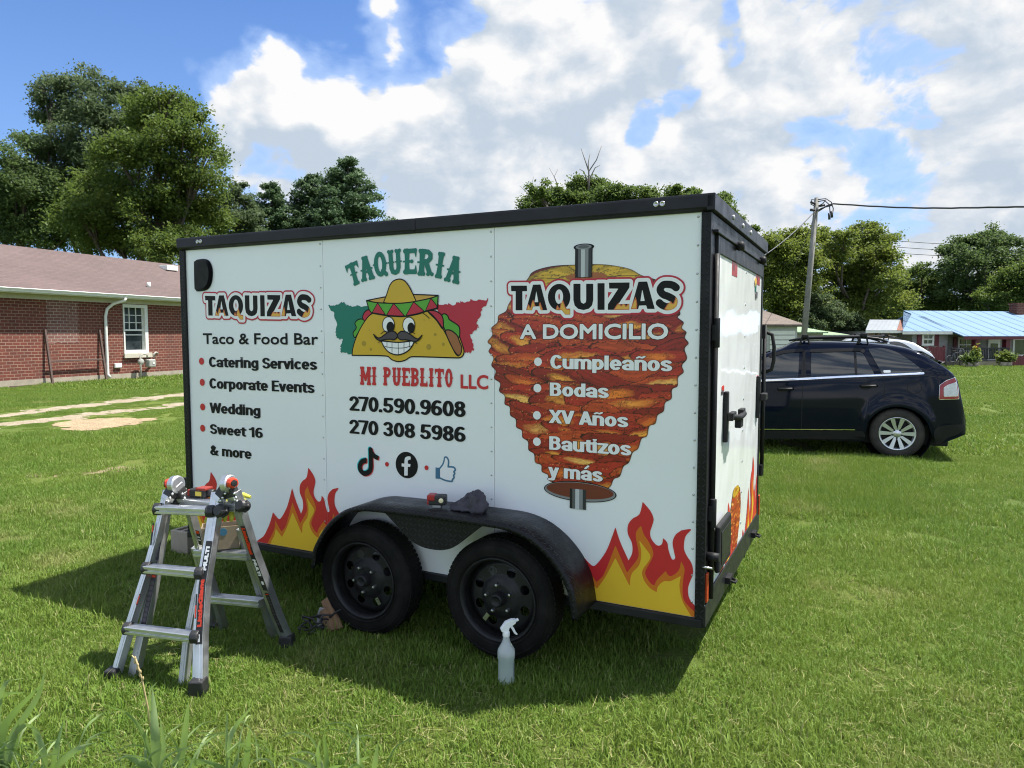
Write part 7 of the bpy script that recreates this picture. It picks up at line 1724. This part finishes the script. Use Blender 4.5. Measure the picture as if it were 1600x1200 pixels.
# things on the fender
def tl(x, y, z): return TA+TX*x+TY*y+np.array([0, 0, z])
def on_fender(px, py, off): x, z = pan(px, py, off); return x
xq = on_fender(683, 785, -.16); o = empty('tool_battery', tl(xq, -.15, .834), TYAW+.35, 'small red and black cordless tool with a round lens lying on the fender', 'power tool')
MB().box(-.05, .05, -.035, .035, .018, .075).build('body', NYLON, o, .010, 3); MB().box(-.058, -.012, -.037, .037, .045, .078).box(-.06, -.045, -.03, .03, .02, .044).build('shell', material('tool red', (.34, .015, .02), .35), o, .006, 2)
MB().lathe([(.014, 0), (.014, .004), (.010, .006), (0, .006)], (.025, -.035, .048), (0, -1, 0), 16).build('lens', material('pale lens', (.8, .72, .45), .2), o); MB().box(-.03, .02, -.02, .02, 0, .018).build('clip', ALU2, o, .004)
def cloth(name, origin, rz, label, mat):
    """heap of folded fabric: overlapping folds fused into one skin"""
    o = empty(name, origin, rz, label, 'cloth'); m = MB()
    m.sphere((-.015, -.005, .012), (.115, .065, .020), 20, 10); m.sphere((.075, -.01, .03), (.045, .045, .04), 16, 10); m.sphere((.045, -.035, .045), (.036, .030, .055), 16, 12)
    for pts, r in (([(-.10, .01, .015), (-.05, .015, .045), (.0, .02, .075), (.035, .02, .105), (.06, .015, .095), (.075, .01, .05), (.085, .0, .015)], [.014, .022, .026, .02, .022, .024, .022]),
                   ([(-.12, -.01, .012), (-.06, -.02, .028), (.0, -.025, .04), (.03, -.01, .07), (.05, .01, .095)], [.012, .02, .024, .022, .016]),
                   ([(-.08, .04, .015), (-.02, .035, .045), (.04, .035, .07), (.08, .03, .02)], [.016, .024, .026, .02]),
                   ([(.02, -.05, .012), (.06, -.055, .02), (.11, -.03, .012)], [.014, .02, .014]), ([(.03, -.055, .03), (.038, -.06, .07), (.045, -.045, .10)], [.012, .013, .012]), ([(.065, -.058, .02), (.062, -.055, .06), (.055, -.04, .095)], [.011, .012, .010])): m.tube(pts, r, 12)
    f = m.build('fabric', mat, o); r = f.modifiers.new('fuse', 'REMESH'); r.mode = 'VOXEL'; r.voxel_size = .0055; r.use_smooth_shade = True
    sm = f.modifiers.new('soften', 'SMOOTH'); sm.iterations = 3; sm.factor = .5
    t = bpy.data.textures.new('folds', 'CLOUDS'); t.noise_scale = .045; t.noise_depth = 3; d = f.modifiers.new('folds', 'DISPLACE'); d.texture = t; d.strength = .034; d.mid_level = .5
xq = on_fender(733, 785, -.14)
cloth('grey_cloth', tl(xq, -.13, .836), TYAW, 'crumpled dark grey cleaning cloth on top of the black fender', worn((.055, .052, .062), (.085, .08, .092), 40, (.9, 1.), bump=.6, bscale=300, spec=.1)('grey microfibre'))
# on the ladder
YG = worn((.62, .60, .08), (.50, .50, .06), 30, (.7, .9), bump=.4, bscale=200)('yellow glove fabric')
gp = at(366, 786, 3.93); o = empty('work_glove', gp, -.2, 'yellow work glove draped over the top of the ladder', 'glove')
m = MB(); m.sphere((-.03, 0, -.02), (.055, .022, .05), 14, 10); m.build('palm', YG, o)
for k, (a, b, c) in enumerate((((.00, .01, .02), (.05, .015, .045), (.092, .015, .034)), ((.01, .0, .0), (.045, .005, .02), (.075, .0, .016)), ((-.05, 0, .0), (-.08, -.005, .03), (-.075, -.01, .055)), ((-.02, -.005, -.04), (-.01, -.01, -.075), (-.015, -.012, -.10)), ((-.05, -.005, -.04), (-.055, -.01, -.08), (-.05, -.012, -.105)))): MB().tube([a, b, c], [.017, .015, .009], 10).build('finger', YG, o)
m = MB(); m.tube([(-.07, .0, -.04), (-.13, .01, -.06), (-.16, .01, -.12)], [.03, .034, .036], 12); m.build('cuff', YG, o)
dp_ = at(316, 771, 4.02); o = empty('cordless_drill', dp_+np.array([0, 0, -.028]), -.3, 'black and red cordless drill lying across the ladder top behind the left hinge', 'power tool')
MB().box(-.07, .045, -.03, .03, .005, .058).build('body', NYLON, o, .014, 3); MB().cyl((.045, 0, .034), (.085, 0, .034), .022, 14).build('chuck', NYLON, o); MB().box(-.02, .05, -.032, .032, .050, .066).box(-.084, -.068, -.025, .025, .01, .05).build('shell', material('drill red', (.25, .03, .022), .35), o, .005); MB().box(-.02, .02, -.034, -.030, .02, .045).build('label', material('drill label', (.65, .5, .08), .4), o)
cb = at(345, 834, 4.08); o = empty('cardboard_box', (cb[0], cb[1], cb[2]-.075), .35, 'small open cardboard box with a blue mark resting on the rear rung of the ladder', 'box')
CARD = worn((.26, .21, .145), (.20, .16, .11), 7, (.8, .95))('cardboard'); m = MB(); m.box(-.10, .10, -.06, -.055, 0, .13).box(-.10, .10, .055, .06, 0, .13).box(-.10, -.095, -.055, .055, 0, .13).box(.095, .10, -.055, .055, 0, .13).box(-.095, .095, -.055, .055, 0, .005); m.build('carton', CARD, o)
MB().lathe([(.022, 0), (.022, .002), (0, .002)], (.015, -.06, .10), (0, -1, 0), 18, smooth=False).build('sticker', I_BLUE, o)
# block under the tongue jack, chock and cable at the front wheel
bk = ground(296, 862); o = empty('concrete_block', bk, TYAW, 'pale grey concrete block under the trailer tongue behind the ladder', 'block'); m = MB()
m.box(-.1, .1, -.10, -.07, 0, .2).box(-.1, .1, .07, .10, 0, .2).box(-.1, -.07, -.07, .07, 0, .2).box(.07, .1, -.07, .07, 0, .2).box(-.015, .015, -.07, .07, 0, .2); m.build('block', CONC, o, .006)
wd = ground(521, 983); WOODB = worn((.25, .15, .08), (.17, .10, .055), 13, (.75, .9), bump=.3)('pale lumber')
o = empty('wood_chock', wd, TYAW, 'split piece of pale lumber leaning on the front trailer wheel as a chock', 'wood block'); m = MB(); m.bar((.05, -.02, .01), (-.07, .02, .175), .065, .04, (0, 1, 0)); m.build('plank', WOODB, o, .004); MB().bar((.03, -.05, .01), (-.06, -.02, .12), .05, .03, (0, 1, 0)).build('splinter', WOODB, o, .003)
gb = ground(505, 982); o = empty('white_rag', gb, .2, 'small off white rag hanging by the wood chock', 'rag'); m = MB(); m.prism([(-.035, 0), (.04, .0), (.035, .06), (.01, .13), (-.02, .14), (-.04, .07)], lambda a, b: (a, .02*math.sin(b*30), b), lambda a, b: (a+.006, .012+.02*math.sin(b*30+.4), b)); m.build('fabric', worn((.42, .42, .43), (.33, .33, .34), 30, (.85, 1.))('off white rag'), o)
cbl = ground(492, 988); rs = np.random.RandomState(8); pts = []
for k in range(64):
    t_ = k*.42; r = .055+.02*math.sin(k*1.7); pts.append((cbl[0]+r*math.cos(t_)*1.2+.02*math.sin(k*.31), cbl[1]+r*math.sin(t_)*.7, .055+.045*math.sin(t_*.5+k*.1)+.02*math.sin(k*.9)))
pts += [(cbl[0]+.07+.02*k, cbl[1]+.02, .06+.028*k-.0025*k*k) for k in range(8)]
m = MB(); m.tube([tuple(q) for q in cr(pts, False, 3)], .0055, 6); tag(m.build('black_cable', NYLON), 'tangled coil of thin black cable on the grass beside the wood chock', 'cable')

# ================================================================== TALL WEEDS IN THE FOREGROUND
def weed_b(n, p):
    r = n.island(); P = n.pos(); f = n.noise(P, 9, 4, .6)
    n.put(p.inputs['Base Color'], n.mix(n.mapr(n.m('ADD', n.m('MULTIPLY', r, .6), n.m('MULTIPLY', f, .5)), .3, .8), (.19, .30, .09), (.34, .43, .20))); n.put(p.inputs['Roughness'], .5); p.inputs['Specular IOR Level'].default_value = .4
WEED = material('tall grass blade', build=weed_b); nt_ = NT(WEED.node_tree); pb = WEED.node_tree.nodes['Principled BSDF']; tr_ = nt_.n.new('ShaderNodeBsdfTranslucent'); tr_.inputs[0].default_value = (.22, .34, .07, 1); mx_ = nt_.n.new('ShaderNodeMixShader'); mx_.inputs[0].default_value = .35
nt_.l.new(pb.outputs[0], mx_.inputs[1]); nt_.l.new(tr_.outputs[0], mx_.inputs[2]); nt_.l.new(mx_.outputs[0], WEED.node_tree.nodes['Material Output'].inputs[0])
SEED = material('dry seed stalk', (.42, .33, .16), .8)
def weed(label, base, blades, seed, extra=14):
    """blades: (list of photo points from root to tip, width px)"""
    b = ground(*base); rs = np.random.RandomState(seed); o = empty('tall_grass', (b[0], b[1], 0), 0, label, 'tall grass', 'tall grass clumps in the foreground'); o['kind'] = 'thing'; m = MB(); dist = b[1]
    todo = [([at(x, y, dist-.10*i*rs.uniform(.2, 1)) for i, (x, y) in enumerate(p)], 1.4*w*dist/FPX) for p, w in blades]
    for _ in range(extra):
        a = rs.rand()*6.28; L = rs.uniform(.08, .20); q = np.array([b[0]+rs.normal()*.07, b[1]+rs.normal()*.07, 0]); d = np.array([math.cos(a), math.sin(a), 0]); todo.append(([q, q+d*L*.3+np.array([0, 0, L*.8]), q+d*L*.8+np.array([0, 0, L*1.0]), q+d*L*1.2+np.array([0, 0, L*.85])], rs.uniform(.006, .012)))
    for P, w in todo:
        P = np.array(P); n = 14; t = np.linspace(0, len(P)-1, n); C_ = cr(list(P), False, 5) if False else None
        Q = np.stack([np.interp(t, range(len(P)), P[:, k]) for k in range(3)], 1)
        for _ in range(2): Q[1:-1] = (Q[:-2]+2*Q[1:-1]+Q[2:])/4
        az = rs.uniform(-.5, .5); vs = []
        for i in range(n):
            d = Q[min(i+1, n-1)]-Q[max(i-1, 0)]; d /= np.linalg.norm(d)+1e-9; s = np.cross(d, np.array([math.sin(az), math.cos(az), .2])); s /= np.linalg.norm(s)+1e-9; nn = np.cross(s, d); u = i/(n-1); ww = w*.5*(.55+.45*min(1, u*3))*(1-u**2.5)**.8+.0004
            vs += [Q[i]-s*ww+nn*ww*.35-b, Q[i]-b, Q[i]+s*ww+nn*ww*.35-b]
        m.add(vs, [(i*3+j, i*3+j+1, i*3+j+4, i*3+j+3) for i in range(n-1) for j in (0, 1)], True)
    m.build('blade', WEED, o); return o, b, dist
w_, b_, dd_ = weed('clump with a broad upright blade and bent dry seed stalk before the ladder', (243, 1215), [([(245, 1215), (242, 1150), (238, 1076)], 11), ([(240, 1215), (225, 1150), (200, 1115), (165, 1103)], 10), ([(248, 1215), (256, 1170), (250, 1120)], 6), ([(238, 1215), (222, 1195), (190, 1178)], 9), ([(243, 1215), (235, 1120), (232, 1080), (246, 1065)], 3)], 1)
m = MB(); m.tube([at(244, 1210, dd_)-b_, at(232, 1110, dd_-.03)-b_, at(222, 1062, dd_-.05)-b_, at(212, 1030, dd_-.05)-b_, at(206, 1024, dd_-.05)-b_], [.004, .0035, .003, .004, .002], 6)
for k in range(7): c = at(222-k*2.0, 1060-k*5.2, dd_-.05)-b_; m.sphere(tuple(c+np.array([.004*(-1)**k, 0, 0])), (.0045, .004, .009), 6, 5)
m.build('seed_stalk', SEED, w_)
weed('large arching clump at the bottom left corner of the lawn', (8, 1200), [([(5, 1205), (15, 1150), (60, 1090), (70, 1048)], 8), ([(0, 1205), (2, 1140), (25, 1110), (70, 1065)], 9), ([(10, 1205), (20, 1150), (40, 1130), (65, 1150)], 7), ([(0, 1200), (-8, 1120), (0, 1085), (40, 1082)], 8), ([(5, 1200), (-5, 1110), (5, 1065), (38, 1060)], 6), ([(12, 1200), (25, 1160), (28, 1125)], 6)], 2, 12)
weed('clump of two drooping blades between the corner clump and the seed stalk', (75, 1210), [([(70, 1210), (68, 1180), (55, 1140), (35, 1128)], 8), ([(78, 1210), (86, 1170), (98, 1128)], 8), ([(75, 1210), (95, 1190), (120, 1170), (150, 1160)], 8)], 3)
weed('thin clump with a single tall pointed blade right of the seed stalk', (285, 1210), [([(280, 1210), (288, 1150), (295, 1095)], 8), ([(285, 1210), (310, 1190), (340, 1196)], 7), ([(282, 1210), (270, 1190), (255, 1178)], 5)], 4, 5)
weed('clump with one long curved blade and one short broad blade left of the bottom centre', (370, 1212), [([(358, 1212), (355, 1160), (370, 1130), (394, 1104)], 6), ([(380, 1212), (386, 1170), (390, 1138)], 9), ([(356, 1212), (354, 1150), (355, 1110)], 3), ([(365, 1212), (345, 1200), (320, 1190), (300, 1186)], 6)], 5)
weed('clump with two upright blades left of the rightmost clump', (505, 1212), [([(500, 1212), (495, 1185), (500, 1155)], 7), ([(510, 1212), (510, 1180), (506, 1148)], 6), ([(500, 1212), (480, 1195), (450, 1182)], 8), ([(505, 1212), (520, 1200), (535, 1196)], 6)], 6, 6)
weed('small clump with one pointed upright blade, rightmost of the tall grass clumps', (575, 1214), [([(582, 1214), (586, 1190), (590, 1162)], 7), ([(570, 1214), (555, 1195), (540, 1205)], 7), ([(572, 1214), (560, 1190), (578, 1182)], 6)], 7, 5)
